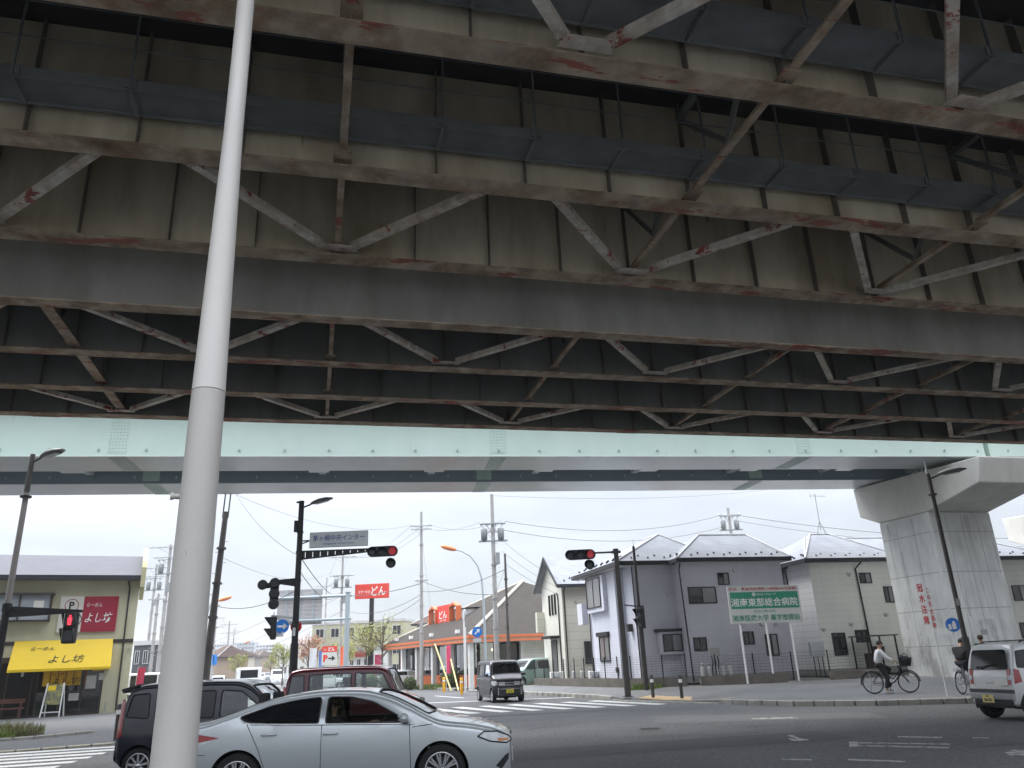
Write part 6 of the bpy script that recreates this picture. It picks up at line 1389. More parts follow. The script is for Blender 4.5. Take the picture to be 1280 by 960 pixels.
    if arch_trim:
        for (x, y) in wheels:
            s = 1 if y > 0 else -1; q = MB(); rr = wt['R']+arch+.02; P = []
            for k in range(21): a = R(-12)+R(204)*k/20; px, pz = x+rr*math.cos(a), wt['R']+rr*math.sin(a); P.append((px, s*(sh.side(px, max(pz, .2))+.004), pz))
            q.tube(P, .028, 6); q.build('wheel_arch_trim', arch_trim, t)
    if mirror:
        mx, mz, mm = mirror
        for s in (1, -1):
            y = sh.side(mx, mz); q = MB(); q.ball((mx, s*(y+.15), mz+.05), (.07, .1, .065), 12); w = q.build('door_mirror', mm, t); q = MB(); q.beam((mx, s*(y-.02), mz-.02), (mx, s*(y+.1), mz), .07, .04); q.build('mirror_foot', M_TRIM, w); q = MB(); q.add([(mx-.072, s*(y+.06), mz+.01), (mx-.072, s*(y+.24), mz+.01), (mx-.072, s*(y+.24), mz+.09), (mx-.072, s*(y+.06), mz+.09)], [(0, 1, 2, 3)]); q.build('mirror_glass', CHROME, w)
    if extra: extra(t, sh)
    return t
def on_front(sh, L1, y, z): return None
def plate(t, x, y, z, m, face=1, s=1., tilt=0, txt='神奈川 500', tm=None):
    g = MB(); g.bx(x-.006, x+.006, y-.165*s, y+.165*s, z-.0825*s, z+.0825*s); o = g.build('number_plate', m, t)
    Mx = Matrix(((0, -face*1., 0, 0), (face*1., 0, 0, 0), (0, 0, 1, 0), (0, 0, 0, 1))) if True else None
    # text plane faces -y; rotate so that it faces face*x
    Mx = Matrix.Translation((x, y, z)) @ Matrix.Rotation(R(90*face), 4, 'Z')
    text('・・ 12-34' if False else '36-02', o, 0, -.02, .07, tm or M_PLG, y=-.008, w=.22, M=Mx, bold=.02); text('湘南', o, 0, .055, .03, tm or M_PLG, y=-.008, w=.09, M=Mx)
    return o
def seats(t, rows, zf, w=.5):
    for x in rows:
        for s in (1, -1):
            g = MB(); g.bx(x-.22, x+.28, s*.36-w/2+.03, s*.36+w/2-.03, zf, zf+.28); g.beam((x-.24, s*.36, zf+.2), (x-.36, s*.36, zf+.82), w-.08, .14, up=Vector((1, 0, .2))); g.bx(x-.44, x-.32, s*.36-.12, s*.36+.12, zf+.82, zf+1.0); g.build('seat', M_CINT, t, bevel=.03)

# ---------------------------------------------------------------- silver sedan
P_SIL = paint('silver blue car paint', (.47, .505, .53), .4, .28)
sedan = Shape(top=[(-2.44, .62), (-2.40, .86), (-2.34, 1.01), (-2.2, 1.06), (-1.95, 1.085), (-1.6, 1.17), (-1.2, 1.305), (-.75, 1.4), (-.2, 1.44), (.25, 1.425), (.62, 1.345), (1.0, 1.18), (1.28, 1.035), (1.42, .985), (1.8, .93), (2.15, .85), (2.33, .77), (2.42, .66), (2.44, .56)],
    belt=[(-2.45, .92), (-1.9, 1.02), (-1., .99), (.5, .95), (1.3, .93), (2.0, .8), (2.44, .6)], plan=[(-2.44, .7), (-2.3, .83), (-1.9, .905), (-1.4, .92), (0, .92), (1.3, .92), (1.8, .89), (2.15, .8), (2.35, .66), (2.44, .52)],
    bot=[(-2.44, .36), (-2.2, .24), (-1.8, .17), (1.8, .16), (2.2, .19), (2.44, .26)], tum=.27, rc=.1, bulge=.025)
def sedan_extra(t, sh):
    for s in (1, -1):
        pl = [(1.93, .74), (2.02, .80), (2.2, .79), (2.36, .72), (2.4, .66), (2.33, .63), (2.1, .67)]
        v, f = patch(pl, lambda a, b: (a, s*(sh.side(a, b)+.006), b)); g = MB(); g.add(v, f, 0, True); o = g.build('headlight', M_HL, t); g = MB(); g.tube([(a, s*(sh.side(a, b)+.008), b) for a, b in dense(pl)+pl[:1]], .01, 5, caps=False); v, f = patch([(2.2, .70), (2.36, .69), (2.36, .66), (2.22, .66)], lambda a, b: (a, s*(sh.side(a, b)+.009), b)); g.build('headlight_trim', M_TRIM, o); g = MB(); g.add(v, f); g.build('indicator', M_AMB, o)
        pl = [(-2.38, .86), (-2.36, .96), (-2.0, .93), (-1.66, .87), (-1.95, .82), (-2.37, .74)]; v, f = patch(pl, lambda a, b: (a, s*(sh.side(a, b)+.006), b)); g = MB(); g.add(v, f, 0, True); o = g.build('tail_light', M_TL, t)
        pl = [(-1.98, .81), (-1.72, .855), (-2.0, .765), (-2.36, .72), (-2.36, .75)]; v, f = patch(pl, lambda a, b: (a, s*(sh.side(a, b)+.009), b)); g = MB(); g.add(v, f, 0, True); g.build('clear_strip', M_HL, o)
        pl = [(2.17, .35), (2.3, .47), (2.36, .5), (2.35, .42), (2.25, .3)]; v, f = patch(pl, lambda a, b: (a, s*(sh.side(a, b)+.005), b)); g = MB(); g.add(v, f); g.build('bumper_vent', M_TRIM, t)
    g = MB(); g.grid(lambda u, v: (2.39+.0*u-.02*abs(2*u-1)**2, -.5+u, .28+.36*v), 10, 6); g.build('grille', M_TRIM, t)
    g = MB()
    for z in (.34, .42, .5): g.bx(2.375, 2.40, -.45, .45, z, z+.02)
    g.build('grille_bar', CHROME, t); plate(t, 2.41, 0, .42, M_PLW)
    for s in (1, -1): g = MB(); g.tube([(x, s*(sh.side(x, .2)+.004), .2) for x in [-1.0+.2*k for k in range(11)]], .03, 6); g.build('sill_trim', M_TRIM, t)
    for s in (1, -1): g = MB(); g.tube([(x, s*(sh.side(x, interp([(-1.25, 1.03), (-.6, 1.0), (.5, .965), (1.1, .945)], x))+.004), interp([(-1.25, 1.03), (-.6, 1.0), (.5, .965), (1.1, .945)], x)) for x in [-1.25+.1*k for k in range(24)]], .011, 5); g.build('chrome_strip', CHROME, t)
    g = MB(); g.bx(.78, 1.1, -.7, .7, .75, .93); g.build('dashboard', M_CINT, t, bevel=.04)
    g = MB(); g.lathe([(.17, -.012), (.185, 0), (.17, .012), (.155, 0), (.17, -.012)], 20, M=Matrix.Translation((.5, -.37, .87)) @ Matrix.Rotation(R(-65), 4, 'Y')); g.beam((.5, -.37, .87), (.8, -.37, .8), .04, .04); g.build('steering_wheel', M_TRIM, t)
    seats(t, (.05, -.85), .42)
wt = wheel_tmpl(.333, .22, .235, 'twin', M_RIMS, 10)
SED = (-2.64, 12.72, 0)
car('silver_sedan', 'silver blue four door sedan crossing right behind the pale pole', 'car', SED, 1.0, sedan, -2.44, 2.38, P_SIL, [(1.42, .9), (1.42, -.9), (-1.405, .9), (-1.405, -.9)], wt,
    [([(-1.42, 1.12), (-1.0, 1.25), (-.62, 1.315), (-.3, 1.335), (-.3, 1.0), (-.95, 1.01), (-1.3, 1.055)], G_DARK), ([(-.2, 1.335), (.1, 1.325), (.45, 1.245), (.92, 1.0), (.9, .975), (-.2, .995)], G_CLEAR)],
    wsh=[(.5, -.56), (1.22, -.66), (1.26, 0), (1.22, .66), (.5, .56), (.46, 0)], rwin=[(-1.9, -.58), (-1.15, -.52), (-1.12, 0), (-1.15, .52), (-1.9, .58), (-1.93, 0)],
    lines=[((-.25, 1.0), (-.25, .3)), ((.98, .94), (1.0, .3)), ((-1.3, 1.03), (-1.12, .7)), ((-1.12, .7), (-.97, .32)), ((1.3, .93), (1.02, .9)), ((-.97, .31), (.99, .29)), ((-2.4, .66), (-1.85, .66))], handles=((.0-.12, .86), (-.98, .88)), mirror=(.92, .98, P_SIL), extra=sedan_extra, cabin=(-1.75, 1.2, .38))
# ---------------------------------------------------------------- boxy wagons
def boxy(H, L=3.395, W=1.475, hood=.62, hz=1.02, ws=.32, rear=.1, nose=.86, belt=.98, clr=.18):
    a = L/2
    return Shape(top=[(-a, .5), (-a+.02, .9), (-a+.05, belt+.02), (-a+rear+.04, H-.2), (-a+rear+.12, H-.06), (-a+.5, H-.01), (-.3, H), (a-hood-ws-.25, H-.02), (a-hood-ws, H-.1), (a-hood, hz+.05), (a-hood+.08, hz), (a-.25, hz-.05), (a-.08, nose), (a-.02, .68), (a, .5)],
        belt=[(-a, belt), (a-hood-.1, belt-.03), (a-.2, hz-.12), (a, .6)], plan=[(-a, W/2-.1), (-a+.12, W/2-.03), (-a+.4, W/2), (a-.6, W/2), (a-.25, W/2-.04), (a-.08, W/2-.13), (a, W/2-.24)],
        bot=[(-a, .34), (-a+.3, clr), (a-.35, clr), (a, .26)], tum=.09, rc=.09, bulge=.02)
def boxwins(sh, L=3.395, hood=.62, H=1.65, belt=1.0, ws=.32, mats=(G_DARK, G_DARK, G_CLEAR), quarter=True):
    a = L/2; zt = H-.16
    w = [([(-a+.16, belt+.06), (-a+.24, zt-.02), (-a+.55, zt), (-a+.58, belt+.03)], mats[0]), ([(-a+.68, belt+.02), (-a+.68, zt), (.02, zt), (.02, belt)], mats[1]), ([(.12, belt), (.12, zt), (a-hood-ws-.12, zt-.03), (a-hood-.16, belt+.05), (a-hood-.16, belt)], mats[2])]
    return w
def box_ends(t, sh, L=3.395, W=1.475, H=1.65, hz=1.0, plate_m=M_PLY, grille=True, chrome=True, tail='tall', nose_z=.62, spoiler=True, hl=(.62, .8)):
    a = L/2
    for s in (1, -1):
        pl = [(a-.42, hl[1]-.02), (a-.12, hl[1]), (a-.05, hl[1]-.02), (a-.03, hl[0]), (a-.2, hl[0]-.02), (a-.38, hl[0]+.05)]; v, f = patch(pl, lambda x, z: (x, s*(sh.side(x, z)+.006), z)); g = MB(); g.add(v, f, 0, True)
        y0, y1 = s*(W/2-.25), s*(W/2-.52); g.add([(a+.012, y0, hl[0]), (a+.012, y1, hl[0]+.02), (a-.02, y1, hl[1]-.02), (a-.02, y0, hl[1]-.02)], [(0, 1, 2, 3)]); g.build('headlight', M_HL, t)
        z0, z1 = (.62, 1.05) if tail == 'mid' else (.72, 1.35); x = -a+.03
        pl = [(-a+.02, z0), (-a+.04, z1), (-a+.13, z1-.03), (-a+.14, z0+.04)]; v, f = patch(pl, lambda x, z: (x, s*(sh.side(x, z)+.007), z)); g = MB(); g.add(v, f, 0, True); g.add([(-a-.002, s*(W/2-.12), z0), (-a-.002, s*(W/2-.2), z0), (-a+.05, s*(W/2-.22), z1), (-a+.05, s*(W/2-.13), z1)], [(0, 1, 2, 3)]); g.build('tail_light', M_TL, t)
    g = MB(); g.bx(a-.03, a+.012, -.42, .42, .36, .6); g.build('grille', M_TRIM, t, bevel=.02)
    if chrome: g = MB(); g.bx(a-.02, a+.022, -.5, .5, .7, .735); g.bx(a-.02, a+.02, -.44, .44, .55, .575); g.build('grille_bar', CHROME, t)
    plate(t, a+.03, 0, .47, plate_m); plate(t, -a-.012, 0, .8, plate_m, -1)
    g = MB(); g.bx(-a-.02, -a+.04, -.5, .5, .38, .52); g.build('rear_bumper_trim', M_TRIM, t, bevel=.02)
    if spoiler: g = MB(); g.prism([(-a-.02, H-.1), (-a+.3, H-.02), (-a+.3, H-.06), (-a+.02, H-.17)], -W/2+.14, W/2-.14, f=lambda x, z, k: (x, k, z)); g.build('roof_spoiler', M_TRIM, t, bevel=.015)
    g = MB(); g.bx(a-1.12, a-.8, -.6, .6, .75, .98); g.build('dashboard', M_CINT, t, bevel=.04); seats(t, (.2, -.75), .5)
# navy wagon behind the sedan
P_NVY = paint('navy car paint', (.008, .011, .022), .1, .2, .7)
sh1 = boxy(1.62, hood=.6, hz=1.0, ws=.5)
wk = wheel_tmpl(.285, .16, .2, 'single', M_RIMS, 9)
_w = [(1.23, .72), (1.23, -.72), (-1.23, .72), (-1.23, -.72)]
nv = car('navy_wagon', 'dark navy small wagon seen behind the pale pole and the silver sedan', 'car', (-5.48, 15.35, 0), 0, sh1, -1.6975, 1.6975, P_NVY, _w, wk, boxwins(sh1, hood=.6, H=1.6, ws=.5, mats=(G_DARK, G_DARK, G_CLEAR)), wsh=[(.62, -.56), (1.06, -.6), (1.06, .6), (.62, .56)], lines=[((.07, 1.0), (.07, .3)), ((-.98, 1.0), (-.9, .5)), ((.07, .3), (1.0, .28)), ((1.0, 1.0), (1.0, .3))], handles=((-.02, .9), (-.85, .9)), mirror=(.92, 1.0, P_NVY), extra=lambda t, s: box_ends(t, s, H=1.62, tail='tall'), cabin=(-1.45, 1.0, .5))
# maroon wagon
P_MAR = paint('maroon car paint', (.1, .008, .018), .3, .22)
sh2 = boxy(1.77, hood=.5, hz=1.06, ws=.3, belt=1.02, nose=.9)
P_BLKR = paint('black roof paint', (.01, .01, .012), .2, .25)
def mar_extra(t, s):
    box_ends(t, s, H=1.77, hz=1.06, spoiler=False, hl=(.72, .94))
    g = MB(); v, f = patch(rounded([(-1.5, -.58), (.72, -.6), (.72, .6), (-1.5, .58)], .15), lambda a, b: (a, b, s.roofz(a, b)+.006), cuts=4); g.add(v, f, 0, True); g.tube([(.75, 0, 1.76), (.5, 0, 1.93)], .006, 5, 0); g.build('roof_panel', WHITEP if False else mat('pale roof paint', (.5, .48, .5), .25, coat=1.), t)
car('maroon_wagon', 'boxy maroon wagon with pale roof waiting behind the silver sedan', 'car', (-4.28, 21.0, 0), 0, sh2, -1.6975, 1.6975, P_MAR, _w, wk, boxwins(sh2, hood=.5, H=1.75, belt=1.08, ws=.3, mats=(G_TINT, G_CLEAR, G_CLEAR)), wsh=[(.9, -.58), (1.17, -.62), (1.17, .62), (.9, .58)], lines=[((.07, 1.0), (.07, .3)), ((-.98, 1.0), (-.9, .5))], handles=((-.02, .92), (-.85, .92)), mirror=(1.02, 1.08, P_MAR), extra=mar_extra, cabin=(-1.5, 1.12, .5))
# black van coming along the avenue
P_BLK = paint('black purple car paint', (.014, .013, .017), 0., .3, .35)
sh3 = boxy(1.785, hood=.42, hz=1.12, ws=.32, belt=1.05, nose=.95)
wb = wheel_tmpl(.29, .165, .205, 'blade', M_RIMS, 8)
def van_extra(t, s):
    a = 1.6975; box_ends(t, s, H=1.785, hz=1.1, spoiler=False, hl=(.72, .9), tail='mid')
    g = MB(); g.bx(a-.04, a+.02, -.6, .6, .86, .96); g.build('grille', M_TRIM, t, bevel=.02); g = MB(); g.bx(a-.02, a+.024, -.62, .62, .8, .83)
    for q in (1, -1): g.bx(a-.1, a+.0, q*.52-.02, q*.52+.02, .32, .62)
    g.build('chrome_bar', CHROME, t)
    for q in (1, -1): g = MB(); g.tube([(x, q*(s.side(x, .98)+.004), .98) for x in [-1.5+.15*k for k in range(18)]], .012, 5); g.build('side_trim', CHROME, t)
    g = MB(); v, f = patch(rounded([(-1.5, -.56), (.72, -.58), (.72, .58), (-1.5, .56)], .15), lambda x, b: (x, b, s.roofz(x, b)+.006), cuts=4); g.add(v, f, 0, True); g.build('roof_panel', mat('pale grey van roof', (.42, .43, .46), .3, coat=1.), t)
vz = -73.; _a = gd(624, 840, 37.0)
car('black_van', 'small black van with yellow plate coming toward the crosswalk on the avenue', 'van', (1.0-1.7*math.cos(R(vz))*1.0-1.68, 36.6-1.7*math.sin(R(vz))*1.0, 0), vz, sh3, -1.6975, 1.6975, P_BLK, _w, wb, boxwins(sh3, hood=.42, H=1.76, belt=1.1, ws=.32, mats=(G_DARK, G_DARK, G_TINT)), wsh=[(.96, -.56), (1.24, -.62), (1.24, .62), (.96, .56)], lines=[((.07, 1.05), (.07, .3)), ((-.98, 1.05), (-.9, .5))], handles=((-.02, .95), (.2, .95)), mirror=(1.05, 1.1, P_BLK), extra=van_extra, cabin=(-1.5, 1.2, .5))
# silver crossover at the right edge
P_WHT = paint('pale silver car paint', (.62, .63, .64), .15, .3)
sh4 = boxy(1.665, hood=.75, hz=1.08, ws=.3, belt=1.02, nose=.98, clr=.24, rear=.16)
M_GBUMP = mat('silver grey bumper', (.3, .31, .32), .5)
def suv_extra(t, s):
    a = 1.6975; W = 1.475
    g = MB(); g.bx(-a-.06, -a+.06, -.62, .62, .44, .58); g.bx(-a-.045, -a+.05, -.55, .55, .3, .438, 1); g.build('rear_bumper', [M_GBUMP, M_TRIM], t, bevel=.03); g = MB(); g.bx(-a-.03, -a+.05, -.64, .64, .585, .66); g.build('bumper_band', mat('dark grey trim', (.07, .07, .075), .5), t)
    plate(t, -a-.075, .08, .46, mat('cream plate', (.7, .58, .25), .5), -1, 1., tm=M_TRIM)
    for q in (1, -1):
        g = MB(); v, f = patch([(-a+.03, .78), (-a+.07, 1.1), (-a+.18, 1.06), (-a+.19, .82)], lambda x, z: (x, q*(s.side(x, z)+.008), z)); g.add(v, f, 0, True); g.add([(-a-.002, q*.6, .76), (-a-.002, q*.5, .76), (-a+.05, q*.5, 1.1), (-a+.05, q*.6, 1.1)], [(0, 1, 2, 3)]); o = g.build('tail_light', M_TL, t); g = MB(); g.bx(-a-.005, -a+.03, q*.57-.05, q*.57+.03, .86, .95); g.build('clear_lamp', M_HL, o)
    g = MB(); gz_ = [(-.56, 1.08), (.56, 1.08), (.5, 1.5), (-.5, 1.5)]; g.add([(-a+.045+(z-1.05)*.26-.018, y, z) for y, z in rounded(gz_, .08)], [tuple(range(len(rounded(gz_, .08))))]); g.build('rear_window', G_DARK, t)
    g = MB(); g.cyl((-a-.0, .25, 1.12), (-a-.03, .25, 1.12), .03, n=10); g.beam((-a+.0, .25, 1.12), (-a+.03, -.22, 1.2), .02, .02); g.build('rear_wiper', M_TRIM, t)
    g = MB(); g.bx(-a+.005, -a+.03, -.1, .12, .78, .82); g.bx(-a+.002, -a+.025, -.5, -.3, .72, .75); g.build('badge', CHROME, t)
    for q in (1, -1): g = MB(); g.tube([(-1.2, q*.56, 1.64), (-1.1, q*.56, 1.675), (.3, q*.57, 1.685), (.45, q*.57, 1.64)], .016, 6); g.build('roof_rail', M_TRIM, t)
    for q in (1, -1):
        pl = [(a-.4, .9), (a-.12, .9), (a-.08, .74), (a-.3, .74)]; v, f = patch(pl, lambda x, z: (x, q*(s.side(x, z)+.006), z)); g = MB(); g.add(v, f); g.build('headlight', M_HL, t)
    g = MB(); g.bx(a-.03, a+.02, -.45, .45, .5, .85); g.build('grille', M_TRIM, t); seats(t, (.2, -.75), .55); g = MB(); g.bx(a-1.15, a-.8, -.6, .6, .8, 1.0); g.build('dashboard', M_CINT, t)
ws4 = wheel_tmpl(.31, .18, .2, 'single', M_RIMD, 8)
_c = gz(1241, 897, 0); _hd = 13.
_cx = _c.x+1.23*math.cos(R(_hd))+.68*math.sin(R(_hd)); _cy = _c.y+1.23*math.sin(R(_hd))-.68*math.cos(R(_hd))
car('silver_crossover', 'pale silver crossover with cream number plate leaving past the frame edge', 'car', (_cx, _cy, 0), _hd, sh4, -1.6975, 1.6975, P_WHT, _w, ws4, boxwins(sh4, hood=.75, H=1.64, belt=1.06, ws=.3, mats=(G_DARK, G_DARK, G_TINT)), wsh=[(.68, -.56), (.92, -.6), (.92, .6), (.68, .56)], lines=[((.07, 1.0), (.07, .35)), ((-.98, 1.0), (-.9, .5))], handles=((-.02, .93), (-.85, .93)), mirror=(.72, 1.1, P_WHT), extra=suv_extra, cabin=(-1.4, .9, .55), arch_trim=M_TRIM)
# ---------------------------------------------------------------- cars farther away
def far_car(name, lbl, cat, u, v, y, rz, pm_, H=1.65, L=3.9, W=1.65, hood=.8, z=0, tail='tall', x=None, grp=None):
    p = gd(u, v, y); s = boxy(H, L, W, hood=hood, hz=min(1.0, H*.62), ws=.55, belt=.95); k = L/2-.6
    w = boxwins(s, L, hood=hood, H=H, belt=1.0, ws=.55); a = L/2
    return car(name, lbl, cat, (p.x, p.y, z), rz, s, -a, a, pm_, [(k, W/2-.01), (k, -W/2+.01), (-k, W/2-.01), (-k, -W/2+.01)], wk, w, wsh=[(a-hood-.5, -.6), (a-hood-.06, -.65), (a-hood-.06, .65), (a-hood-.5, .6)], rwin=None, open_=False, extra=lambda t, s_: far_ends(t, s_, a, W, H), step=.14, group=grp)
def far_ends(t, s, a, W, H):
    for q in (1, -1):
        g = MB(); g.bx(-a-.01, -a+.05, q*(W/2-.28), q*(W/2-.12), .7, 1.0); g.build('tail_light', M_TL, t); g = MB(); g.bx(a-.06, a+.01, q*(W/2-.45), q*(W/2-.2), .62, .78); g.build('headlight', M_HL, t)
    g = MB(); g.add([(-a+.03+(z-1.0)*.13-.012, y, z) for y, z in rounded([(-W/2+.2, 1.03), (W/2-.2, 1.03), (W/2-.26, H-.22), (-W/2+.26, H-.22)], .08)], [tuple(range(20))]); g.build('rear_window', G_DARK, t); plate(t, a+.02, 0, .45, M_PLW, 1); plate(t, -a-.02, 0, .6, M_PLW, -1)
P_MINT = paint('mint green car paint', (.3, .42, .38), .3, .3); P_W = paint('white car paint', (.72, .73, .74), 0., .3); P_GR = paint('grey car paint', (.25, .26, .28), .5, .3)
far_car('mint_wagon', 'mint green minivan parked behind the wire fence by the steakhouse', 'car', 664, 850, 50.5, -142, P_MINT, 1.62, 3.8, 1.6, z=.2)
far_car('white_van', 'white van parked beyond the ramen shop corner', 'van', 196, 856, 52, 20, P_W, 1.85, 4.3, 1.7, .5, z=.1)
far_car('parked_car', 'white car parked before the steakhouse windows', 'car', 504, 846, 67, 30, P_W, 1.4, 4.2, 1.7, .9)
far_car('parked_car', 'white parked car under the tower sign, behind the maroon car roof', 'car', 452, 846, 79, 15, P_W, 1.5, 4.2, 1.7, .9)
far_car('parked_car', 'grey parked car beside the red parking sign', 'car', 436, 846, 74, 10, P_GR, 1.5, 4.2, 1.7, .9)
far_car('parked_car', 'white parked car directly behind the maroon wagon roof', 'car', 401, 846, 72, 12, P_W, 1.5, 4.4, 1.7, .9)
far_car('white_hatchback', 'white hatchback driving away left of the white truck', 'car', 273, 848, 98, 109, P_W, 1.5, 3.9, 1.65)
far_car('car', 'white oncoming car far down the avenue, right of the truck', 'car', 325, 842, 135, -70, P_W, 1.5, 3.9, 1.65)
far_car('van', 'white van far down the avenue by its right kerb', 'van', 346, 845, 112, -71, P_W, 1.9, 4.2, 1.7, .5)
far_car('car', 'grey oncoming car far down the avenue, beyond the white ones', 'car', 333, 841, 165, -70, P_GR, 1.5, 3.9, 1.65)
# small white truck driving away
p = gd(310, 850, 54); tr = thing('white_truck', 'small white flatbed truck driving away down the avenue', 'truck', (p.x+.1, p.y, 0), 112)
g = MB(); g.prism(rounded([(.75, .55), (.75, 1.95), (.95, 2.0), (1.75, 1.95), (2.15, 1.2), (2.2, .45), (.8, .45)], .08), -.8, .8, f=lambda a, b, k: (a, k, b)); cb = g.build('cab', P_W, tr, bevel=.05)
g = MB(); g.bx(.738, .749, -.55, .55, 1.35, 1.85); g.build('rear_window', G_DARK, cb); g = MB(); g.add([(1.785, -.65, 1.9), (1.785, .65, 1.9), (2.12, .7, 1.28), (2.12, -.7, 1.28)], [(0, 1, 2, 3)]); g.build('windscreen', G_DARK, cb)
for q in (1, -1): g = MB(); g.bx(1.0, 1.7, q*.805-.004, q*.805+.004, 1.25, 1.8); g.build('side_window', G_DARK, cb)
g = MB(); g.bx(-2.1, .7, -.82, .82, .72, .8); bed = g.build('flatbed', P_W, tr); g = MB(); g.bx(-2.1, .7, -.84, -.8, .801, 1.2); g.bx(-2.1, .7, .8, .84, .801, 1.2); g.bx(-2.14, -2.1, -.84, .84, .74, 1.2); g.build('side_board', P_W, bed); g = MB()
for yy in (-.7, .7): g.beam((.68, yy, .8), (.68, yy, 2.0), .05, .05)
g.beam((.68, -.75, 2.0), (.68, .75, 2.0), .05, .05); g.build('guard_frame', WHITEP, bed); g = MB(); g.bx(-2.0, 2.0, -.35, .35, .45, .6); g.build('chassis', M_TRIM, tr)
for x in (1.5, -1.1):
    for q in (1, -1): add_wheel(tr, x, q*.68, wk, q)
for q in (1, -1): g = MB(); g.bx(-2.16, -2.141, q*.6-.15, q*.6+.15, .5, .62); g.build('tail_light', M_TL, tr)
plate(tr, -2.16, 0, .55, M_PLW, -1)
# ================================================================== people and bicycles
M_SKIN = mat('skin', (.42, .25, .17), .55, var=.06); M_HAIR = mat('black hair', (.015, .012, .01), .6, var=.2)
M_JKT = mat('white jacket cloth', (.66, .66, .67), .8, var=.06); M_BLKC = mat('black cloth', (.018, .018, .02), .85, var=.15); M_NVC = mat('dark blue black cloth', (.02, .022, .032), .85, var=.15); M_SHOE = mat('grey white shoe', (.45, .45, .45), .6); M_SHOEB = mat('black shoe', (.02, .02, .02), .5)
def skin(name, verts, edges, rad, m, parent, sub=1, root=0, extra=None):
    me = bpy.data.meshes.new(name); me.from_pydata([tuple(v) for v in verts], edges, []); o = bpy.data.objects.new(name, me); col.objects.link(o)
    sk = o.modifiers.new('s', 'SKIN'); sk.use_smooth_shade = True
    for i, r in enumerate(rad): d = me.skin_vertices[0].data[i]; r = r if isinstance(r, tuple) else (r, r); d.radius = r; d.use_root = i == root
    ss = o.modifiers.new('u', 'SUBSURF'); ss.levels = sub; ss.render_levels = sub
    bpy.context.view_layer.update(); ev = bpy.data.meshes.new_from_object(o.evaluated_get(bpy.context.evaluated_depsgraph_get())); o.modifiers.clear(); o.data = ev; bpy.data.meshes.remove(me)
    if extra:
        bm = bmesh.new(); bm.from_mesh(ev); off = len(bm.verts); vs = [bm.verts.new(p) for p in extra.v]
        for f in extra.f:
            try: q = bm.faces.new([vs[i] for i in f]); q.smooth = True
            except ValueError: pass
        bm.to_mesh(ev); bm.free()
    ev.materials.clear(); ev.materials.append(m)
    for p in ev.polygons: p.use_smooth = True
    o.parent = parent; return o
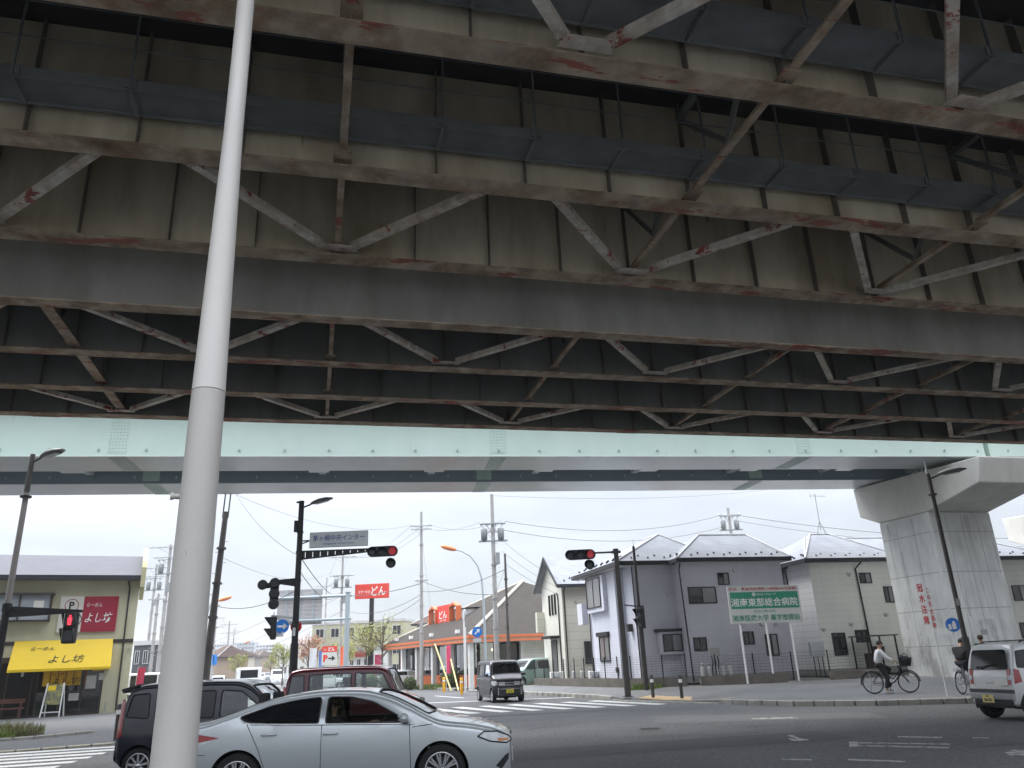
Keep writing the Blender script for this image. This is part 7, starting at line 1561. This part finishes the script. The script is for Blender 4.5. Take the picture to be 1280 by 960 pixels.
def person(lbl, loc, rz, J, top, trou, shoe, hair=M_HAIR, shirt=None, cap=False, bare_arm=False):
    """J: joints (local, x forward): pelvis chest neck head, and for side l/r: sh el wr hip kn an"""
    t = thing('person', lbl, 'person', loc, rz); V = {k: Vector(v) for k, v in J.items()}
    fw = Vector((1, 0, 0)) if 'look' not in V else V['look'].normalized()
    names = ['pelvis', 'chest', 'neck', 'head0', 'head', 'head1']; up = (V['head']-V['neck']).normalized()
    P = {'pelvis': V['pelvis'], 'chest': V['chest'], 'neck': V['neck'], 'head0': V['head']-up*.06+fw*.01, 'head': V['head'], 'head1': V['head']+up*.07}
    verts = [P[n] for n in names]; rad = [.1, .112, .05, .066, .082, .058]; edges = [(i, i+1) for i in range(5)]
    fing = MB()
    for s in 'lr':
        b = len(verts); verts += [V[s+'sh'], V[s+'el'], V[s+'wr'], V[s+'wr']+(V[s+'wr']-V[s+'el']).normalized()*.08]; rad += [.05, .04, .028, (.036, .02)]; edges += [(1, b), (b, b+1), (b+1, b+2), (b+2, b+3)]
        h = V[s+'wr']; d = (V[s+'wr']-V[s+'el']).normalized(); sd = d.cross(Z).normalized()
        for k in range(4):
            a = h+d*.08+sd*(.028-.019*k); L = (.062, .074, .068, .05)[k]; fing.tube([a-d*.02, a+d*L*.5-Z*.008, a+d*L*.75-Z*.035, a+d*L*.55-Z*.055], [.0095, .009, .008, .0065], 6)
        q = 1 if s == 'l' else -1; a = h+d*.03+sd*.03*q; fing.tube([a, a+sd*.025*q+d*.02, a+sd*.03*q+d*.05-Z*.02], [.011, .0095, .007], 6)
        b = len(verts); verts += [V[s+'hip'], V[s+'kn'], V[s+'an'], V[s+'an']+Vector((.12, 0, -.055))]; rad += [.085, .058, .042, .035]; edges += [(0, b), (b, b+1), (b+1, b+2), (b+2, b+3)]
    fing.ball(P['head']+fw*.088-up*.015, (.018, .014, .022), 8); 
    for q in (1, -1): fing.ball(P['head']+Vector((-fw.y, fw.x, 0))*.083*q-up*.005, (.02, .012, .03), 8)
    skin('body', verts, edges, rad, M_SKIN, t, 2, 0, fing)
    sd = Vector((-fw.y, fw.x, 0))
    g = MB()
    for q in (1, -1): g.ball(P['head']+fw*.078+sd*.03*q+up*.012, (.012, .013, .009), 8)
    g.build('eyes', M_BLKC, t); g = MB(); g.ball(P['head']+fw*.078-up*.048, (.01, .024, .006), 8); g.build('mouth', mat('lips', (.35, .12, .1), .6), t)
    g = MB(); g.ball(P['head']-fw*.018+up*.035, (.098, .092, .088), 14); g.build('hair', hair, t)
    if cap: g = MB(); g.ball(P['head']+up*.055-fw*.005, (.105, .098, .07), 14); g.prism([(.02, -.07), (.17, -.05), (.18, 0), (.17, .05), (.02, .07)], .045, .06, f=lambda a, b, c: tuple(P['head']+fw*a+sd*b+up*c)); g.build('cap', M_BLKC, t)
    # jacket
    lo = V['pelvis'].lerp(V['chest'], .02); v = [lo-Z*.03, V['pelvis'].lerp(V['chest'], .5), V['chest'], V['chest'].lerp(V['neck'], .7)]; r = [(.16, .145), (.16, .145), (.175, .155), (.085, .08)]; e = [(0, 1), (1, 2), (2, 3)]
    for s in 'lr':
        b = len(v); end = V[s+'el'].lerp(V[s+'wr'], -.25 if bare_arm else .93); v += [V[s+'sh'], V[s+'el'].lerp(V[s+'sh'], .35) if bare_arm else V[s+'el'], end if not bare_arm else V[s+'el'].lerp(V[s+'sh'], .12)]; r += [.082, .066, .052]; e += [(2, b), (b, b+1), (b+1, b+2)]
    skin('jacket' if not bare_arm else 'shirt', v, e, r, top, t, 2)
    if shirt: g = MB(); c = V['chest'].lerp(V['pelvis'], .35)+fw*.125; g.ball(c, (.035, .05, .2), 10); g.build('shirt_front', shirt, t)
    v = [V['pelvis']+Z*.04]; r = [(.15, .12)]; e = []
    for s in 'lr': b = len(v); v += [V[s+'hip'], V[s+'kn'], V[s+'an']+Z*.03]; r += [.1, .075, .062]; e += [(0, b), (b, b+1), (b+1, b+2)]
    skin('trousers', v, e, r, trou, t, 2)
    for s in 'lr': g = MB(); a = V[s+'an']; g.ball(a+Vector((.06, 0, -.055)), (.14, .048, .045), 12); g.bx(a.x-.075, a.x+.2, a.y-.042, a.y+.042, a.z-.1, a.z-.08); g.build('shoe', shoe, t)
    return t
def bicycle(lbl, loc, rz, fc, basket=True, silver=False):
    t = thing('bicycle', lbl, 'bicycle', loc, rz); M_SP = GREYM; r = .335
    for x, nm in ((-.55, 'rear'), (.55, 'front')):
        w = bpy.data.objects.new('wheel', None); col.objects.link(w); w.parent = t; w.location = (x, 0, r)
        Mx = Matrix.Rotation(R(90), 4, 'X'); g = MB(); g.lathe([(r-.018+.018*math.cos(a), .018*math.sin(a)) for a in [2*math.pi*k/8 for k in range(9)]], 36, M=Mx); g.build('tyre', RUBBER, w)
        g = MB(); g.lathe([(r-.05, -.01), (r-.035, -.012), (r-.035, .012), (r-.05, .01), (r-.05, -.01)], 36, M=Mx)
        for k in range(18): a = 2*math.pi*k/18; g.cyl((0, .02*(-1)**k, 0), ((r-.04)*math.cos(a), 0, (r-.04)*math.sin(a)), .0022, n=3, caps=False)
        g.cyl((0, -.05, 0), (0, .05, 0), .022, n=10); g.build('rim', M_SP, w)
        f = MB(); f.tube([(x+(r+.03)*math.cos(R(a)), 0, r+(r+.03)*math.sin(R(a))) for a in (range(20, 200, 12) if x < 0 else range(0, 150, 12))], .02, 6); f.build('mudguard', fc if not silver else GREYM, t)
    bb = Vector((-.08, 0, .28)); st = Vector((-.24, 0, .72)); hd = Vector((.34, 0, .72)); hl = Vector((.37, 0, .62))
    g = MB(); g.tube([bb, st], .018, 8); g.tube([bb, (.12, 0, .34), hl], .02, 8); g.tube([st.lerp(bb, .35), (.1, 0, .44), hd-Z*.03], .017, 8); g.tube([hd+Vector((-.03, 0, .12)), hl+Vector((.02, 0, -.06))], .022, 8)
    for q in (1, -1): g.tube([bb+Vector((0, .03*q, 0)), (-.55, .06*q, r)], .011, 6); g.tube([st, (-.55, .06*q, r)], .009, 6); g.tube([hl+Vector((.02, .03*q, -.06)), (.5, .05*q, .42), (.55, .05*q, r)], .013, 6)
    g.build('frame', fc, t)
    g = MB(); g.tube([st, st+Vector((-.035, 0, .12))], .013, 8); g.build('seat_post', GREYM, t); g = MB(); g.ball(st+Vector((-.05, 0, .15)), (.13, .085, .035), 12); g.ball(st+Vector((.06, 0, .15)), (.1, .035, .025), 10); g.build('saddle', M_BLKC, t)
    g = MB(); h = hd+Vector((-.05, 0, .27)); g.tube([hd, h], .013, 8); g.tube([h+Vector((-.16, .27, .02)), h+Vector((-.02, .22, .03)), h, h+Vector((-.02, -.22, .03)), h+Vector((-.16, -.27, .02))], .012, 8); g.build('handlebar', GREYM, t)
    g = MB()
    g.cyl(bb+Vector((0, -.07, 0)), bb+Vector((0, -.06, 0)), .09, n=20); g.beam(bb+Vector((0, -.09, 0)), bb+Vector((.02, -.09, -.16)), .02, .02); g.beam(bb+Vector((0, .09, 0)), bb+Vector((-.02, .09, .16)), .02, .02); g.bx(bb.x-.04, bb.x+.08, -.19, -.09, bb.z-.18, bb.z-.16); g.bx(bb.x-.08, bb.x+.04, .09, .19, bb.z+.16, bb.z+.18); g.tube([bb+Vector((0, -.065, .085)), (-.55, -.065, r+.04)], .006, 4); g.tube([bb+Vector((0, -.065, -.085)), (-.55, -.065, r-.04)], .006, 4); g.build('crank', M_TRIM, t)
    g = MB()
    for y in (-.06, 0, .06): g.beam((-.75, y, .74), (-.3, y, .72), .012, .012)
    g.beam((-.72, -.07, .74), (-.72, .07, .74), .014, .014)
    for q in (1, -1): g.tube([(-.68, .06*q, .735), (-.55, .07*q, r)], .008, 5)
    g.build('rear_carrier', GREYM, t)
    g = MB(); g.cyl((-.6, .05, r), (-.62, .14, .03), .012, n=6); g.build('kickstand', GREYM, t)
    if basket:
        g = MB(); c = Vector((.58, 0, .82))
        for z, w, l in ((0, .13, .1), (.1, .15, .13), (.2, .17, .155), (.26, .18, .165)): g.tube([c+Vector((sx*l, sy*w, z)) for sx, sy in ((-1, -1), (1, -1), (1, 1), (-1, 1), (-1, -1))], .009, 4)
        for i in range(7):
            for q in (1, -1): f = -1+i/3; g.tube([c+Vector((.1*f, .13*q, 0)), c+Vector((.165*f, .18*q, .26))], .006, 4); g.tube([c+Vector((.1*q, .13*f, 0)), c+Vector((.165*q, .18*f, .26))], .006, 4)
        g.bx(c.x-.1, c.x+.1, -.13, .13, c.z-.006, c.z); g.beam((.4, 0, .83), (.5, 0, .815), .03, .02); g.build('basket', M_TRIM, t)
    return t
p = gz(1116, 866.5, .2); B1 = (p.x, p.y, .195); A1 = -10
bicycle('black city bicycle with front basket under the man in the white jacket', B1, A1, M_BLKC)
J = dict(pelvis=(-.3, 0, .93), chest=(-.2, 0, 1.24), neck=(-.16, 0, 1.40), head=(-.12, 0, 1.54), lsh=(-.19, .19, 1.31), lel=(-.06, .25, 1.09), lwr=(.14, .25, 1.01), rsh=(-.19, -.19, 1.31), rel=(-.03, -.25, 1.08), rwr=(.16, -.25, 1.01), lhip=(-.27, .1, .88), lkn=(.1, .13, .75), lan=(-.07, .14, .55), rhip=(-.27, -.1, .88), rkn=(-.1, -.16, .5), ran=(-.2, -.17, .11))
person('man in an open white jacket and black trousers sitting astride a black bicycle', B1, A1, J, M_JKT, M_BLKC, M_SHOE, shirt=M_BLKC)
p = gd(1126, 838, B1[1]-.1); t = thing('bag', 'black bag stuffed in the front basket of the first bicycle', 'bag', (B1[0]+.58*math.cos(R(A1)), B1[1]+.58*math.sin(R(A1)), B1[2]+.83), A1); g = MB(); g.ball((0, 0, .16), (.17, .14, .16), 12); g.ball((-.1, .02, .25), (.12, .11, .1), 10); g.build('body', M_NVC, t); g = MB(); g.tube([(-.1, 0, .3), (-.05, 0, .38), (.06, 0, .37), (.09, 0, .28)], .012, 6); g.build('strap', M_BLKC, t)
p = gz(1204, 868, .17); A2 = 36; B2 = (p.x+.55*math.cos(R(A2)), p.y+.55*math.sin(R(A2)), .17)
bicycle('silver mudguard bicycle under the man dressed in black', B2, A2, GREYM, True, True)
J = dict(pelvis=(-.3, 0, .95), chest=(-.13, 0, 1.25), neck=(-.06, 0, 1.40), head=(.03, 0, 1.52), lsh=(-.1, .2, 1.31), lel=(.05, .27, 1.1), lwr=(.16, .25, 1.01), rsh=(-.1, -.2, 1.31), rel=(.06, -.27, 1.1), rwr=(.17, -.25, 1.01), lhip=(-.26, .1, .9), lkn=(.1, .12, .74), lan=(-.08, .14, .53), rhip=(-.26, -.1, .9), rkn=(-.02, -.13, .56), ran=(-.1, -.15, .2))
person('man in black clothes and cap leaning over his bicycle beside the silver crossover', B2, A2, J, M_BLKC, M_NVC, M_SHOEB, cap=True, bare_arm=True)
p = gd(1238, 850, 28.5); J = dict(pelvis=(0, 0, .92), chest=(0, 0, 1.27), neck=(0, 0, 1.45), head=(.02, 0, 1.58), look=(-.5, -.87, 0), lsh=(0, .18, 1.36), lel=(-.03, .24, 1.08), lwr=(.08, .22, .85), rsh=(0, -.18, 1.36), rel=(-.05, -.24, 1.08), rwr=(.0, -.23, .84), lhip=(0, .09, .88), lkn=(.14, .1, .5), lan=(.02, .1, .1), rhip=(0, -.09, .88), rkn=(.02, -.1, .48), ran=(-.22, -.1, .13))
person('person whose brown haired head shows above the silver crossover roof', (p.x, p.y, .2), 195, J, M_BLKC, M_NVC, M_SHOEB, hair=mat('brown hair', (.06, .03, .018), .6))
# driver of the sedan
J = dict(pelvis=(-.12, -.37, .62), chest=(-.2, -.37, .95), neck=(-.22, -.37, 1.08), head=(-.2, -.37, 1.2), lsh=(-.18, -.2, 1.0), lel=(.1, -.2, .82), lwr=(.36, -.28, .93), rsh=(-.18, -.55, 1.0), rel=(.12, -.58, .85), rwr=(.36, -.45, .95), lhip=(-.1, -.27, .6), lkn=(.38, -.25, .64), lan=(.62, -.27, .38), rhip=(-.1, -.47, .6), rkn=(.38, -.48, .64), ran=(.66, -.47, .38))
person('driver in dark clothes at the wheel of the silver sedan', SED, 1.0, J, M_NVC, M_BLKC, M_SHOEB)
# ================================================================== haze
hm = bpy.data.materials.new('haze'); hm.use_nodes = True; hn = hm.node_tree; hn.nodes.remove(hn.nodes['Principled BSDF'])
pv = hn.nodes.new('ShaderNodeVolumePrincipled'); pv.inputs['Color'].default_value = (.93, .95, 1, 1); pv.inputs['Density'].default_value = 0.0005; pv.inputs['Anisotropy'].default_value = .2
lk(hn, pv.outputs[0], hn.nodes['Material Output'].inputs['Volume'])
g = MB(); g.bx(-425, 425, -65, 905, -1.1, 30); struct(g.build('haze', hm), 'stuff')
sc.cycles.volume_bounces = 0; sc.cycles.volume_step_rate = 1
